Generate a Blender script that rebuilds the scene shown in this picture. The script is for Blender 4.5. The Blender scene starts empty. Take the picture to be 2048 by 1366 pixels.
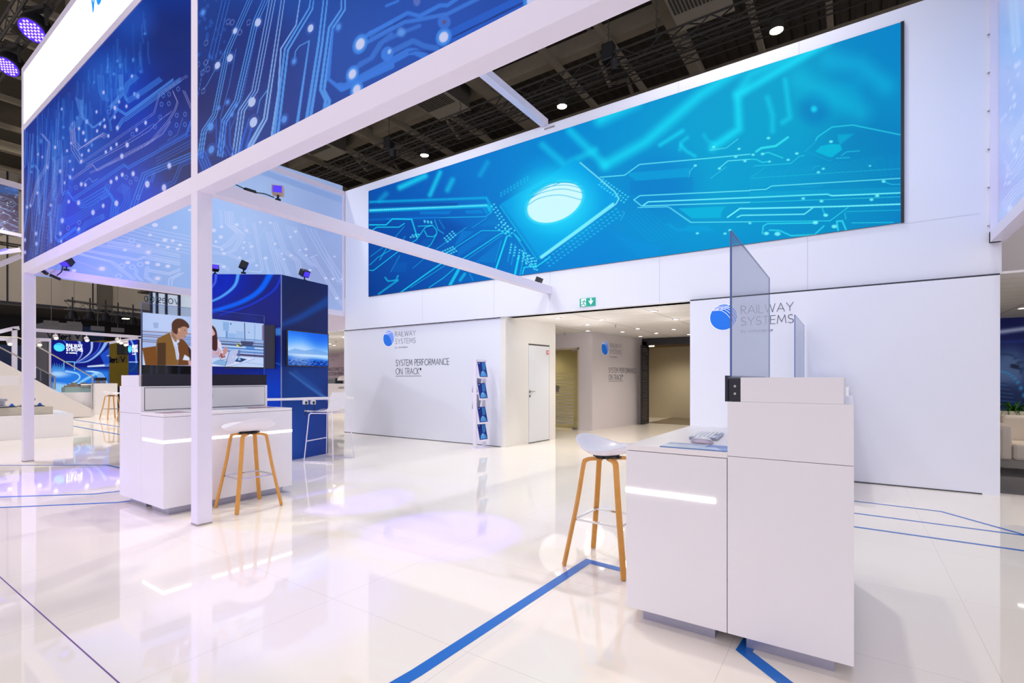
import bpy, math, random
import numpy as np
from mathutils import Vector, Matrix
random.seed(7)
S = bpy.context.scene
COL = S.collection
# ------------------------------------------------------------------ camera, world, exposure
CX, HY, CAMH = 1024.0, 757.5, 1.27          # frame taken as 2048 x 1366
VA, VB = -445.0, 1700.0                      # the two horizontal vanishing points
F = math.sqrt((CX - VA) * (VB - CX))
TH = math.atan((VB - CX) / F)
CT, ST = math.cos(TH), math.sin(TH)
cd = bpy.data.cameras.new('camera'); cam = bpy.data.objects.new('camera', cd); COL.objects.link(cam)
cam.location = (0, 0, CAMH); cam.rotation_euler = (math.pi / 2, 0, TH)
cd.sensor_width = 36; cd.lens = F / 2048 * 36; cd.shift_y = (HY - 683) / 2048
cd.clip_start = 0.05; cd.clip_end = 300
S.camera = cam
S.view_settings.view_transform = 'Standard'; S.view_settings.look = 'None'
S.view_settings.gamma = 1; S.view_settings.exposure = 0.0; S.view_settings.use_curve_mapping = False
S.cycles.max_bounces = 7; S.cycles.diffuse_bounces = 4; S.cycles.glossy_bounces = 3
S.cycles.transmission_bounces = 4; S.cycles.transparent_max_bounces = 10
S.cycles.caustics_reflective = False; S.cycles.caustics_refractive = False
S.cycles.sample_clamp_indirect = 4
w = bpy.data.worlds.new('hall_air'); S.world = w; w.use_nodes = True
bg = w.node_tree.nodes['Background']; bg.inputs[0].default_value = (0.95, 0.885, 0.98, 1); bg.inputs[1].default_value = 1.02

def lamp(loc, target, watts, deg=80, blend=0.6, col=(1, 0.95, 0.88), r=0.12):
    d = bpy.data.lights.new('spot_beam', 'SPOT'); d.energy = watts; d.color = col
    d.spot_size = math.radians(deg); d.spot_blend = blend; d.shadow_soft_size = r
    o = bpy.data.objects.new('spot_beam', d); COL.objects.link(o); o.location = loc
    o.rotation_euler = (Vector(target) - Vector(loc)).to_track_quat('-Z', 'Y').to_euler()
    return o
def area(loc, target, watts, sx, sy, col):
    d = bpy.data.lights.new('soft_light', 'AREA'); d.shape = 'RECTANGLE'; d.size = sx; d.size_y = sy
    d.energy = watts; d.color = col
    o = bpy.data.objects.new('soft_light', d); COL.objects.link(o); o.location = loc
    o.rotation_euler = (Vector(target) - Vector(loc)).to_track_quat('-Z', 'Y').to_euler()
    return o
YWALL = 7.5
WARM = (1.0, 0.90, 0.78); COOL = (0.86, 0.90, 1.0); PURP = (0.33, 0.22, 1.0)
# unseen spots added over the stand to brighten the floor, without lamp bodies
for (x, y, e) in ((-4.6, 0.5, 370), (-7.4, -0.6, 330), (-1.6, 0.9, 150), (0.8, 1.2, 150), (-2.4, 3.6, 260), (-6.6, 4.2, 260), (1.0, 4.4, 160)):
    lamp((x, y, 7.6), (x + 0.2, y + 0.3, 0), e, 95, 0.8, WARM if x < 0 else COOL)
# cool unseen spots added by the upper front rail to brighten the wall
for (x, e) in ((-8.6, 230), (-6.2, 230), (-3.4, 190), (-1.0, 110), (0.9, 70)):
    lamp((x, 2.35, 5.6), (x, YWALL, 2.3), e, 105, 0.9, COOL, 0.08)

for (x, y) in ((-1.28, 6.2), (-6.4, 5.4), (-11.0, 6.0), (-13.0, 1.5), (-17.5, 4.5), (-17.5, 8.5), (-21, 3), (-22, 8)):  # the far-left spots are added to brighten the background there
    lamp((x, y, 8.2), (x, y - 0.3, 0), 480 if x > -13 else 950, 100, 0.8, (1, 0.96, 0.92))
# purple wash beams from the moving heads
for (lx, ly, tx, ty, e, a) in ((-2.8, 2.4, -2.79, 3.08, 420, 9), (-4.3, 2.6, -4.35, 3.4, 300, 9), (-2.7, 0.9, -2.7, 1.6, 70, 10), (-8.2, 1.0, -8.2, 2.0, 420, 14)):
    lamp((lx, ly, 8.2), (tx, ty, 0), e * 6, a, 0.25, (0.10, 0.03, 1.0), 0.1)
lamp((-15.2, 2.6, 8.0), (-9.8, 2.6, 0.0), 900, 30, 0.8, PURP, 0.2)
lamp((-14.1, -1.5, 7.0), (-6.4, 2.0, 0.6), 2200, 30, 1.0, (0.2, 0.12, 1.0), 0.3)
lamp((-28, 8, 12), (-40, 9, 8), 1400, 120, 0.9, WARM, 0.3)  # unseen lamp added to lift the hall cladding
lamp((-9.5, 2.9, 2.75), (-10.35, 2.9, 3.3), 30, 110, 1.0, PURP, 0.05)

# ------------------------------------------------------------------ picture <-> place
def ray(px, py):
    r = (px - CX) / F; u = (HY - py) / F
    return (CT * r - ST, ST * r + CT, u)
def P(px, py, X=None, Y=None, Z=None):
    d = ray(px, py)
    k = X / d[0] if X is not None else (Y / d[1] if Y is not None else (Z - CAMH) / d[2])
    return Vector((d[0] * k, d[1] * k, CAMH + d[2] * k))
def PL(px, py, A, B):                        # pixel onto the vertical plane through A and B (xy)
    d = ray(px, py); nx, ny = B[1] - A[1], -(B[0] - A[0])
    k = (A[0] * nx + A[1] * ny) / (d[0] * nx + d[1] * ny)
    return Vector((d[0] * k, d[1] * k, CAMH + d[2] * k))

# ------------------------------------------------------------------ materials
def s2l(c):
    return tuple(((v / 255) / 12.92 if v / 255 <= 0.04045 else ((v / 255 + 0.055) / 1.055) ** 2.4) for v in c)
MATS = {}
def M(name, rgb=(200, 200, 200), rough=0.5, metal=0.0, emit=None, es=0.0, spec=0.5, noise=0.0, nscale=8.0, bump=0.0):
    if name in MATS: return MATS[name]
    m = bpy.data.materials.new(name); m.use_nodes = True; nt = m.node_tree; b = nt.nodes['Principled BSDF']
    c = s2l(rgb) + (1,)
    b.inputs['Base Color'].default_value = c; b.inputs['Roughness'].default_value = rough
    b.inputs['Metallic'].default_value = metal; b.inputs['Specular IOR Level'].default_value = spec
    if emit is not None:
        b.inputs['Emission Color'].default_value = s2l(emit) + (1,); b.inputs['Emission Strength'].default_value = es
    if noise or bump:
        tc = nt.nodes.new('ShaderNodeTexCoord'); n = nt.nodes.new('ShaderNodeTexNoise')
        n.inputs['Scale'].default_value = nscale; n.inputs['Detail'].default_value = 4
        nt.links.new(tc.outputs['Object'], n.inputs['Vector'])
        if noise:
            mx = nt.nodes.new('ShaderNodeMix'); mx.data_type = 'RGBA'; mx.blend_type = 'MULTIPLY'
            mx.inputs[6].default_value = c; mx.inputs[0].default_value = 1
            mr = nt.nodes.new('ShaderNodeMapRange'); mr.inputs[3].default_value = 1 - noise; mr.inputs[4].default_value = 1 + noise * 0.5
            nt.links.new(n.outputs['Fac'], mr.inputs[0]); nt.links.new(mr.outputs[0], mx.inputs[7])
            nt.links.new(mx.outputs[2], b.inputs['Base Color'])
        if bump:
            bp = nt.nodes.new('ShaderNodeBump'); bp.inputs['Strength'].default_value = bump; bp.inputs['Distance'].default_value = 0.002
            nt.links.new(n.outputs['Fac'], bp.inputs['Height']); nt.links.new(bp.outputs[0], b.inputs['Normal'])
    MATS[name] = m; return m
white = M('white_lacquer', (236, 234, 240), 0.32, noise=0.02, nscale=3)
wallw = M('white_wall_panel', (230, 233, 246), 0.45, noise=0.015, nscale=1)
frame_w = M('white_powder_coated_steel', (234, 229, 247), 0.38, noise=0.015, nscale=5)
seam = M('panel_seam', (150, 150, 162), 0.7)
dark_seam = M('dark_joint', (60, 60, 70), 0.8)
kick = M('brushed_plinth', (178, 178, 200), 0.35, 0.6, noise=0.06, nscale=30)
wood = M('bent_oak', (222, 158, 70), 0.45, noise=0.16, nscale=14)
chrome = M('chrome', (215, 215, 220), 0.12, 1.0, noise=0.02)
steel = M('brushed_steel', (176, 170, 165), 0.3, 0.9, noise=0.05, nscale=20)
black = M('black_plastic', (18, 18, 24), 0.45, noise=0.05)
bezel = M('navy_black_bezel', (22, 22, 40), 0.25, noise=0.03)
glow = M('led_strip_light', (255, 255, 255), 0.5, emit=(255, 250, 240), es=4.5)
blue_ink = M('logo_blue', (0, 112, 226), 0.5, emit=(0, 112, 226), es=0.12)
grey_ink = M('grey_ink', (84, 90, 108), 0.6)
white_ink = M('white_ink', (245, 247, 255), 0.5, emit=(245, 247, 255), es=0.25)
tape_blue = M('blue_floor_tape', (26, 112, 206), 0.3, noise=0.05)
black_steel = M('black_steel', (66, 64, 62), 0.45, 0.5, noise=0.1)
alu = M('aluminium_truss', (120, 116, 110), 0.4, 0.7, noise=0.1)

def mat_attr(name, mode, es=1.0, rough=0.35, alpha=None, dim=1.0, spec=0.3):
    m = bpy.data.materials.new(name); m.use_nodes = True; nt = m.node_tree; b = nt.nodes['Principled BSDF']
    a = nt.nodes.new('ShaderNodeAttribute'); a.attribute_name = 'Col'
    b.inputs['Roughness'].default_value = rough
    if mode == 'screen':
        b.inputs['Base Color'].default_value = (0.004, 0.004, 0.006, 1); b.inputs['Specular IOR Level'].default_value = 0.02
    else:
        mm = nt.nodes.new('ShaderNodeMix'); mm.data_type = 'RGBA'; mm.blend_type = 'MULTIPLY'; mm.inputs[0].default_value = 1; mm.inputs[7].default_value = (dim, dim, dim, 1)
        nt.links.new(a.outputs['Color'], mm.inputs[6]); nt.links.new(mm.outputs[2], b.inputs['Base Color']); b.inputs['Specular IOR Level'].default_value = spec
    nt.links.new(a.outputs['Color'], b.inputs['Emission Color']); b.inputs['Emission Strength'].default_value = es
    if alpha is not None:
        b.inputs['Alpha'].default_value = alpha
    return m
def mat_glass(name, tint, gl=0.08, rough=0.0, haze=0.0):
    m = bpy.data.materials.new(name); m.use_nodes = True; nt = m.node_tree; nt.nodes.clear()
    o = nt.nodes.new('ShaderNodeOutputMaterial'); t = nt.nodes.new('ShaderNodeBsdfTransparent'); g = nt.nodes.new('ShaderNodeBsdfGlossy')
    f = nt.nodes.new('ShaderNodeFresnel'); f.inputs['IOR'].default_value = 1.35
    mx = nt.nodes.new('ShaderNodeMixShader'); t.inputs[0].default_value = s2l(tint) + (1,); g.inputs['Roughness'].default_value = rough
    g.inputs[0].default_value = (0.9, 0.93, 1, 1)
    ge = nt.nodes.new('ShaderNodeNewGeometry'); om = nt.nodes.new('ShaderNodeMath'); om.operation = 'SUBTRACT'; om.inputs[0].default_value = 1; nt.links.new(ge.outputs['Backfacing'], om.inputs[1])
    fm_ = nt.nodes.new('ShaderNodeMath'); fm_.operation = 'MULTIPLY'; nt.links.new(f.outputs[0], fm_.inputs[0]); nt.links.new(om.outputs[0], fm_.inputs[1])
    nt.links.new(fm_.outputs[0], mx.inputs[0]); nt.links.new(t.outputs[0], mx.inputs[1]); nt.links.new(g.outputs[0], mx.inputs[2])
    if haze:
        df = nt.nodes.new('ShaderNodeBsdfDiffuse'); df.inputs[0].default_value = s2l((156, 162, 174)) + (1,); m2 = nt.nodes.new('ShaderNodeMixShader'); m2.inputs[0].default_value = haze
        nt.links.new(mx.outputs[0], m2.inputs[1]); nt.links.new(df.outputs[0], m2.inputs[2]); nt.links.new(m2.outputs[0], o.inputs[0]); return m
    nt.links.new(mx.outputs[0], o.inputs[0]); return m

# ------------------------------------------------------------------ objects
def props(o, label=None, cat=None, group=None, kind=None):
    if label: o['label'] = label
    if cat: o['category'] = cat
    if group: o['group'] = group
    if kind: o['kind'] = kind
    return o
def T(name, label, cat, loc, group=None, rz=0.0):
    o = bpy.data.objects.new(name, None); COL.objects.link(o); o.location = loc; o.rotation_euler = (0, 0, rz)
    o.empty_display_size = 0.1
    return props(o, label, cat, group)
def wloc(o):
    v = Vector((0, 0, 0))
    while o is not None:
        v = v + Vector(o.location); o = o.parent
    return v
class MB:
    def __init__(s): s.v = []; s.f = []; s.m = []
    def poly(s, pts, m=0):
        n = len(s.v); s.v += [tuple(p) for p in pts]; s.f.append(tuple(range(n, n + len(pts)))); s.m.append(m); return s
    def box(s, x0, x1, y0, y1, z0, z1, m=0):
        return s.prism([(x0, y0), (x1, y0), (x1, y1), (x0, y1)], z0, z1, m)
    def prism(s, pl, z0, z1, m=0):
        a = sum(pl[i][0] * pl[(i + 1) % len(pl)][1] - pl[(i + 1) % len(pl)][0] * pl[i][1] for i in range(len(pl)))
        if a < 0: pl = pl[::-1]
        n = len(s.v); k = len(pl)
        s.v += [(x, y, z0) for x, y in pl] + [(x, y, z1) for x, y in pl]
        s.f.append(tuple(range(n + k - 1, n - 1, -1))); s.f.append(tuple(range(n + k, n + 2 * k)))
        for i in range(k):
            j = (i + 1) % k; s.f.append((n + i, n + j, n + k + j, n + k + i))
        s.m += [m] * (k + 2); return s
    def hexa(s, a, b, m=0):                  # a, b: two matching quads (lists of 4 points)
        n = len(s.v); s.v += [tuple(p) for p in a] + [tuple(p) for p in b]
        s.f += [(n + 3, n + 2, n + 1, n), (n + 4, n + 5, n + 6, n + 7)] + [(n + i, n + (i + 1) % 4, n + 4 + (i + 1) % 4, n + 4 + i) for i in range(4)]
        s.m += [m] * 6; return s
    def bar(s, p, q, wx, wz, m=0, up=(0, 0, 1)):  # rectangular bar from p to q
        p, q = Vector(p), Vector(q); d = (q - p).normalized(); u = Vector(up)
        if abs(d.dot(u)) > 0.99: u = Vector((1, 0, 0))
        sd = d.cross(u).normalized(); uu = sd.cross(d)
        def ring(c): return [c - sd * wx / 2 - uu * wz / 2, c + sd * wx / 2 - uu * wz / 2, c + sd * wx / 2 + uu * wz / 2, c - sd * wx / 2 + uu * wz / 2]
        return s.hexa(ring(p), ring(q), m)
    def tube(s, pts, r, n=8, m=0, flat=1.0, cap=True, up=None):
        pts = [Vector(p) for p in pts]; rings = []; prev = None
        rr = r if isinstance(r, (list, tuple)) else [r] * len(pts)
        for i, p in enumerate(pts):
            if i == 0: d = pts[1] - p
            elif i == len(pts) - 1: d = p - pts[i - 1]
            else: d = (pts[i + 1] - p).normalized() + (p - pts[i - 1]).normalized()
            if d.length < 1e-9: d = Vector((0, 0, 1))
            d.normalize()
            if prev is None:
                u = Vector(up) if up else (Vector((0, 0, 1)) if abs(d.z) < 0.9 else Vector((1, 0, 0)))
            else: u = prev
            u = (u - d * u.dot(d)).normalized(); prev = u; sd = d.cross(u)
            base = len(s.v)
            for k in range(n):
                a = 2 * math.pi * (k + (0.5 if n == 4 else 0)) / n
                s.v.append(tuple(p + u * math.cos(a) * rr[i] * flat + sd * math.sin(a) * rr[i]))
            rings.append(base)
        for a, b in zip(rings, rings[1:]):
            for k in range(n):
                s.f.append((a + k, a + (k + 1) % n, b + (k + 1) % n, b + k)); s.m.append(m)
        if cap:
            s.f.append(tuple(rings[0] + k for k in range(n - 1, -1, -1))); s.m.append(m)
            s.f.append(tuple(rings[-1] + k for k in range(n))); s.m.append(m)
        return s
    def cyl(s, c, r, h, n=20, m=0, r2=None):
        return s.tube([c, (c[0], c[1], c[2] + h)], [r, r if r2 is None else r2], n, m)
    def lathe(s, c, prof, n=24, m=0):
        base = len(s.v); k = len(prof)
        for i in range(n):
            a = 2 * math.pi * i / n
            for (r, z) in prof: s.v.append((c[0] + r * math.cos(a), c[1] + r * math.sin(a), c[2] + z))
        for i in range(n):
            for j in range(k - 1):
                a, b = base + i * k + j, base + ((i + 1) % n) * k + j
                s.f.append((a, b, b + 1, a + 1)); s.m.append(m)
        return s
    def build(s, name, mats, parent=None, label=None, cat=None, group=None, kind=None, smooth=False, bevel=0.0, loc=None):
        if not isinstance(mats, (list, tuple)): mats = [mats]
        me = bpy.data.meshes.new(name)
        if parent is not None: off = wloc(parent)
        elif loc is not None: off = Vector(loc)
        else:
            xs = [v[0] for v in s.v]; ys = [v[1] for v in s.v]; zs = [v[2] for v in s.v]
            off = Vector(((min(xs) + max(xs)) / 2, (min(ys) + max(ys)) / 2, min(zs)))
        me.from_pydata([(x - off[0], y - off[1], z - off[2]) for x, y, z in s.v], [], s.f)
        for mt in mats: me.materials.append(mt)
        if any(s.m): me.polygons.foreach_set('material_index', s.m)
        if smooth: me.polygons.foreach_set('use_smooth', [True] * len(me.polygons))
        me.update()
        o = bpy.data.objects.new(name, me); COL.objects.link(o)
        if parent is not None: o.parent = parent
        else: o.location = off
        if bevel:
            b = o.modifiers.new('bevel', 'BEVEL'); b.width = bevel; b.segments = 2; b.limit_method = 'ANGLE'
        return props(o, label, cat, group, kind)
def kids(o): return [c for c in bpy.data.objects if c.parent == o]
def copy_tree(o, parent=None):
    ch = kids(o); c = o.copy(); COL.objects.link(c)
    if parent is not None: c.parent = parent
    for k in ch: copy_tree(k, c)
    return c
def bez(pts, n=10):
    """smooth curve through points (Catmull-Rom)"""
    pts = [np.array(p, float) for p in pts]; pts = [2 * pts[0] - pts[1]] + pts + [2 * pts[-1] - pts[-2]]; out = []
    for i in range(1, len(pts) - 2):
        a, b, c, d = pts[i - 1:i + 3]
        for k in range(n):
            t = k / n; out.append(tuple(0.5 * ((2 * b) + (-a + c) * t + (2 * a - 5 * b + 4 * c - d) * t * t + (-a + 3 * b - 3 * c + d) * t ** 3)))
    out.append(tuple(pts[-2])); return out

# ------------------------------------------------------------------ single-stroke lettering
def arc(cx, cy, rx, ry, a0, a1, n=10):
    return [(cx + rx * math.cos(math.radians(a0 + (a1 - a0) * i / n)), cy + ry * math.sin(math.radians(a0 + (a1 - a0) * i / n))) for i in range(n + 1)]
G = {
 ' ': (0.32, []),
 'A': (0.80, [[(0, 0), (.4, 1), (.8, 0)], [(.13, .32), (.67, .32)]]),
 'C': (0.82, [arc(.5, .5, .5, .5, 48, 312, 16)]),
 'D': (0.80, [[(0, 0), (0, 1), (.3, 1)] + arc(.3, .5, .5, .5, 90, -90, 12) + [(0, 0)]]),
 'E': (0.50, [[(.5, 1), (0, 1), (0, 0), (.5, 0)], [(0, .52), (.45, .52)]]),
 'F': (0.48, [[(.48, 1), (0, 1), (0, 0)], [(0, .52), (.42, .52)]]),
 'I': (0.02, [[(0, 0), (0, 1)]]),
 'K': (0.58, [[(0, 0), (0, 1)], [(.55, 1), (.02, .5), (.58, 0)]]),
 'L': (0.45, [[(0, 1), (0, 0), (.45, 0)]]),
 'M': (0.92, [[(0, 0), (.12, 1), (.46, .2), (.8, 1), (.92, 0)]]),
 'N': (0.74, [[(0, 0), (0, 1), (.74, 0), (.74, 1)]]),
 'O': (1.00, [arc(.5, .5, .5, .5, 0, 360, 24)]),
 'P': (0.52, [[(0, 0), (0, 1), (.25, 1)] + arc(.25, .74, .27, .26, 90, -90, 8) + [(0, .48)]]),
 'R': (0.55, [[(0, 0), (0, 1), (.25, 1)] + arc(.25, .74, .27, .26, 90, -90, 8) + [(0, .48)], [(.22, .48), (.55, 0)]]),
 'S': (0.54, [arc(.28, .75, .24, .25, 40, 270, 10) + arc(.27, .25, .27, .25, 90, -145, 10)]),
 'T': (0.62, [[(0, 1), (.62, 1)], [(.31, 1), (.31, 0)]]),
 'V': (0.76, [[(0, 1), (.38, 0), (.76, 1)]]),
 'W': (1.10, [[(0, 1), (.28, 0), (.55, .95), (.82, 0), (1.1, 1)]]),
 'Y': (0.70, [[(0, 1), (.35, .48), (.7, 1)], [(.35, .48), (.35, 0)]]),
 '®': (0.34, [arc(.2, .83, .16, .16, 0, 360, 14), [(.15, .75), (.15, .91), (.22, .91), (.24, .86), (.15, .83), (.24, .75)]]),
 'a': (0.52, [arc(.26, .33, .26, .33, 0, 360, 16), [(.52, .66), (.52, 0)]]),
 'b': (0.54, [arc(.28, .33, .26, .33, 0, 360, 16), [(.02, 1), (.02, 0)]]),
 'e': (0.54, [[(.02, .35), (.53, .35)] + arc(.28, .33, .26, .33, 5, 320, 14)]),
 'i': (0.02, [[(0, 0), (0, .66)], [(0, .86), (0, .9)]]),
 'l': (0.02, [[(0, 0), (0, 1)]]),
 'n': (0.46, [[(0, 0), (0, .66)], arc(.23, .43, .23, .23, 180, 0, 8) + [(.46, 0)]]),
 'o': (0.56, [arc(.28, .33, .28, .33, 0, 360, 18)]),
 'p': (0.54, [arc(.28, .33, .26, .33, 0, 360, 16), [(.02, .66), (.02, -.3)]]),
 'r': (0.30, [[(0, 0), (0, .66)], arc(.2, .42, .2, .22, 180, 60, 6)]),
 's': (0.38, [arc(.2, .49, .17, .17, 40, 270, 8) + arc(.19, .16, .19, .16, 90, -145, 8)]),
 't': (0.32, [[(.14, .9), (.14, .15), (.2, .02), (.32, .02)], [(0, .66), (.3, .66)]]),
 'v': (0.50, [[(0, .66), (.25, 0), (.5, .66)]]),
 'y': (0.50, [[(0, .66), (.25, 0)], [(.5, .66), (.15, -.3)]]),
}
def lines_of(text, gap=0.2):
    x = 0; out = []
    for ch in text:
        wd, st = G[ch]
        for s_ in st: out.append([(x + a, b) for a, b in s_])
        x += wd + gap
    return out, x - gap
def ribbon(mb, pts, th, O, U, V, m=0, lift=0.0):
    """flat strip of width th along 2-D pts laid on the plane O + a U + b V"""
    O, U, V = Vector(O), Vector(U), Vector(V); N = U.cross(V).normalized()
    for (a, b), (c, d) in zip(pts, pts[1:]):
        A = O + U * a + V * b + N * lift; B = O + U * c + V * d + N * lift
        t = B - A
        if t.length < 1e-7: continue
        t.normalize(); sd = N.cross(t) * th / 2; e = t * th * 0.45
        mb.poly([A - e - sd, B + e - sd, B + e + sd, A - e + sd], m)
def text(mb, s, O, U, h, width=None, th=0.1, gap=0.2, V=(0, 0, 1), m=0, lift=0.004):
    """O lower-left corner; U unit direction; h cap height; width: total length"""
    ls, W = lines_of(s, gap); sx = (width / W) if width else h
    for l in ls: ribbon(mb, [(a * sx, b * h) for a, b in l], th * h, O, U, V, m, lift)
    return W * sx
def disc(mb, O, U, V, r, m=0, lift=0.003, n=40, rx=None):
    O, U, V = Vector(O), Vector(U), Vector(V); N = U.cross(V).normalized()
    mb.poly([O + N * lift + U * (rx or r) * math.cos(2 * math.pi * k / n) + V * r * math.sin(2 * math.pi * k / n) for k in range(n)], m)
ARCS = [[(-.72, .66), (-.1, .5), (.35, .1), (.62, -.4), (.67, -.72)], [(-.66, .72), (0, .64), (.45, .3), (.78, -.28), (.8, -.58)],
        [(-.58, .79), (.1, .76), (.6, .4), (.9, -.1), (.95, -.28)], [(-.48, .86), (.2, .86), (.72, .5), (.97, .1)],
        [(-.76, .6), (-.2, .7), (.25, .82), (.4, .9)], [(-.78, .56), (-.2, .58), (.3, .72), (.6, .78)]]
def emblem(mb, O, U, r, m0=0, m1=1, V=(0, 0, 1), lift=0.003):
    disc(mb, O, U, V, r, m0, lift)
    for a in ARCS: ribbon(mb, [(x * r, y * r) for x, y in bez(a, 5)], 0.03 * r, O, U, V, m1, lift + 0.002)
    ribbon(mb, [(r * 1.02 * math.cos(t / 20 * math.pi), r * 1.02 * math.sin(t / 20 * math.pi)) for t in range(41)], 0.035 * r, O, U, V, m1, lift + 0.001)

# ------------------------------------------------------------------ pictures shown by screens and prints (colour per vertex of a fine grid)
class Art:
    """a vertical picture plane from A to B (xy, left to right as seen) between z0 and z1"""
    def __init__(s, A, B, z0, z1, nc, nr, base, pmax=None):
        s.A, s.B, s.z0, s.z1 = A, B, z0, z1
        def pxof(x, y):
            f = -ST * x + CT * y; r = CT * x + ST * y; return CX + F * r / f, f
        pa, fa = pxof(*A); pb, fb = pxof(*B)
        tt = []                              # columns spread evenly as seen, so near parts get finer cells
        ps = np.linspace(pa, pb, nc) if pmax is None else np.concatenate([np.linspace(pa, pmax, nc - 8), np.linspace(pmax, pb, 9)[1:]])
        for p in ps:
            k = (p - CX) / F; dx, dy = B[0] - A[0], B[1] - A[1]
            n0 = CT * A[0] + ST * A[1] - k * (-ST * A[0] + CT * A[1]); n1 = CT * dx + ST * dy - k * (-ST * dx + CT * dy)
            tt.append(-n0 / n1)
        s.t = np.clip(np.array(tt), 0, 1); s.x = A[0] + (B[0] - A[0]) * s.t; s.y = A[1] + (B[1] - A[1]) * s.t
        s.z = np.linspace(z0, z1, nr)
        f = -ST * s.x + CT * s.y; r = CT * s.x + ST * s.y
        s.PX = CX + F * r / f
        s.PY = HY - F * (s.z[:, None] - CAMH) / f[None, :]
        s.img = np.zeros((nr, nc, 3)); s.img[:] = np.array(base, float)
        s.nr, s.nc = nr, nc
    def cols(s, x0, x1):
        a, b = np.searchsorted(s.PX, [x0, x1]); return max(0, a - 1), min(s.nc, b + 1)
    def blend(s, a, b, al, col, mode='n'):
        sub = s.img[:, a:b]; al = al[..., None]; c = np.array(col, float)
        if mode == 'a': sub += al * c
        elif mode == 's': sub[:] = 255 - (255 - sub) * (1 - al * c / 255)
        else: sub[:] = sub * (1 - al) + c * al
    def stroke(s, pts, wd, col, soft=0.6, al=1.0, mode='n', dash=None, w2=None):
        x0 = min(p[0] for p in pts) - wd - soft * 2; x1 = max(p[0] for p in pts) + wd + soft * 2
        a, b = s.cols(x0, x1)
        if b <= a: return
        X = s.PX[None, a:b]; Y = s.PY[:, a:b]; best = np.zeros(Y.shape)
        n = len(pts) - 1
        for i, ((ax, ay), (bx, by)) in enumerate(zip(pts, pts[1:])):
            dx, dy = bx - ax, by - ay; L = dx * dx + dy * dy + 1e-9
            u = np.clip(((X - ax) * dx + (Y - ay) * dy) / L, 0, 1)
            d = np.hypot(X - ax - u * dx, Y - ay - u * dy)
            ww = wd if w2 is None else wd + (w2 - wd) * (i + u) / n
            v = np.clip((ww / 2 + soft - d) / (2 * soft), 0, 1); v = v * v * (3 - 2 * v)
            if dash: v = v * (0.45 + 0.55 * np.abs(np.sin(u * math.sqrt(L) / dash * math.pi)))
            best = np.maximum(best, v)
        s.blend(a, b, best * al, col, mode)
    def bundle(s, pts, n, dx, dy, *k, **kw):
        for i in range(n): s.stroke([(x + dx * i, y + dy * i) for x, y in pts], *k, **kw)
    def disc(s, cx, cy, ry, col, rx=None, soft=0.8, al=1.0, mode='n', ring=None, tilt=0.0):
        rx = rx or ry; a, b = s.cols(cx - max(rx, ry) * 1.3 - soft * 2, cx + max(rx, ry) * 1.3 + soft * 2)
        if b <= a: return
        X = s.PX[None, a:b] - cx; Y = s.PY[:, a:b] - cy; c_, s_ = math.cos(tilt), math.sin(tilt)
        Xr = X * c_ + Y * s_; Yr = -X * s_ + Y * c_; m_ = min(rx, ry)
        d = np.hypot(Xr / rx, Yr / ry) * m_
        if ring: v = np.clip((ring / 2 + soft - np.abs(d - m_)) / (2 * soft), 0, 1)
        else: v = np.clip((m_ + soft - d) / (2 * soft), 0, 1)
        v = v * v * (3 - 2 * v); s.blend(a, b, v * al, col, mode)
    def poly(s, pts, col, al=1.0, mode='n', soft=0.7):
        a, b = s.cols(min(p[0] for p in pts) - 2, max(p[0] for p in pts) + 2)
        if b <= a: return
        X = np.broadcast_to(s.PX[None, a:b], (s.nr, b - a)); Y = s.PY[:, a:b]; ins = np.zeros(Y.shape, bool); dist = np.full(Y.shape, 1e9)
        for (ax, ay), (bx, by) in zip(pts, pts[1:] + pts[:1]):
            c = ((ay > Y) != (by > Y)) & (X < (bx - ax) * (Y - ay) / ((by - ay) or 1e-9) + ax); ins ^= c
            dx, dy = bx - ax, by - ay; L = dx * dx + dy * dy + 1e-9
            u = np.clip(((X - ax) * dx + (Y - ay) * dy) / L, 0, 1); dist = np.minimum(dist, np.hypot(X - ax - u * dx, Y - ay - u * dy))
        sd = np.where(ins, dist, -dist); v = np.clip((sd + soft) / (2 * soft), 0, 1)
        s.blend(a, b, v * al, col, mode)
    def build(s, name, mat, parent=None, back=None, thick=0.03, **kw):
        dx, dy = s.B[0] - s.A[0], s.B[1] - s.A[1]; L = math.hypot(dx, dy); n = (dy / L, -dx / L)
        nr, nc = s.nr, s.nc; N = nr * nc
        co = np.zeros((N, 3)); co[:, 0] = np.tile(s.x, nr); co[:, 1] = np.tile(s.y, nr); co[:, 2] = np.repeat(s.z, nc)
        i = np.arange(nr - 1)[:, None] * nc + np.arange(nc - 1)[None, :]
        q = np.stack([i, i + 1, i + nc + 1, i + nc], -1).reshape(-1, 4)
        bk = [(s.A[0] - n[0] * thick, s.A[1] - n[1] * thick), (s.B[0] - n[0] * thick, s.B[1] - n[1] * thick)]
        ex = [(s.A[0], s.A[1], s.z0), (s.B[0], s.B[1], s.z0), (s.B[0], s.B[1], s.z1), (s.A[0], s.A[1], s.z1),
              (bk[0][0], bk[0][1], s.z0), (bk[1][0], bk[1][1], s.z0), (bk[1][0], bk[1][1], s.z1), (bk[0][0], bk[0][1], s.z1)]
        off = wloc(parent) if parent is not None else Vector(((s.A[0] + s.B[0]) / 2, (s.A[1] + s.B[1]) / 2, s.z0))
        co = np.vstack([co, np.array(ex)]) - np.array(off)
        q2 = np.array([(1, 0, 4, 5), (2, 1, 5, 6), (3, 2, 6, 7), (0, 3, 7, 4), (5, 4, 7, 6)]) + N
        q = np.vstack([q, q2]).astype(np.int32)
        me = bpy.data.meshes.new(name); me.vertices.add(len(co)); me.vertices.foreach_set('co', co.ravel())
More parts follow.
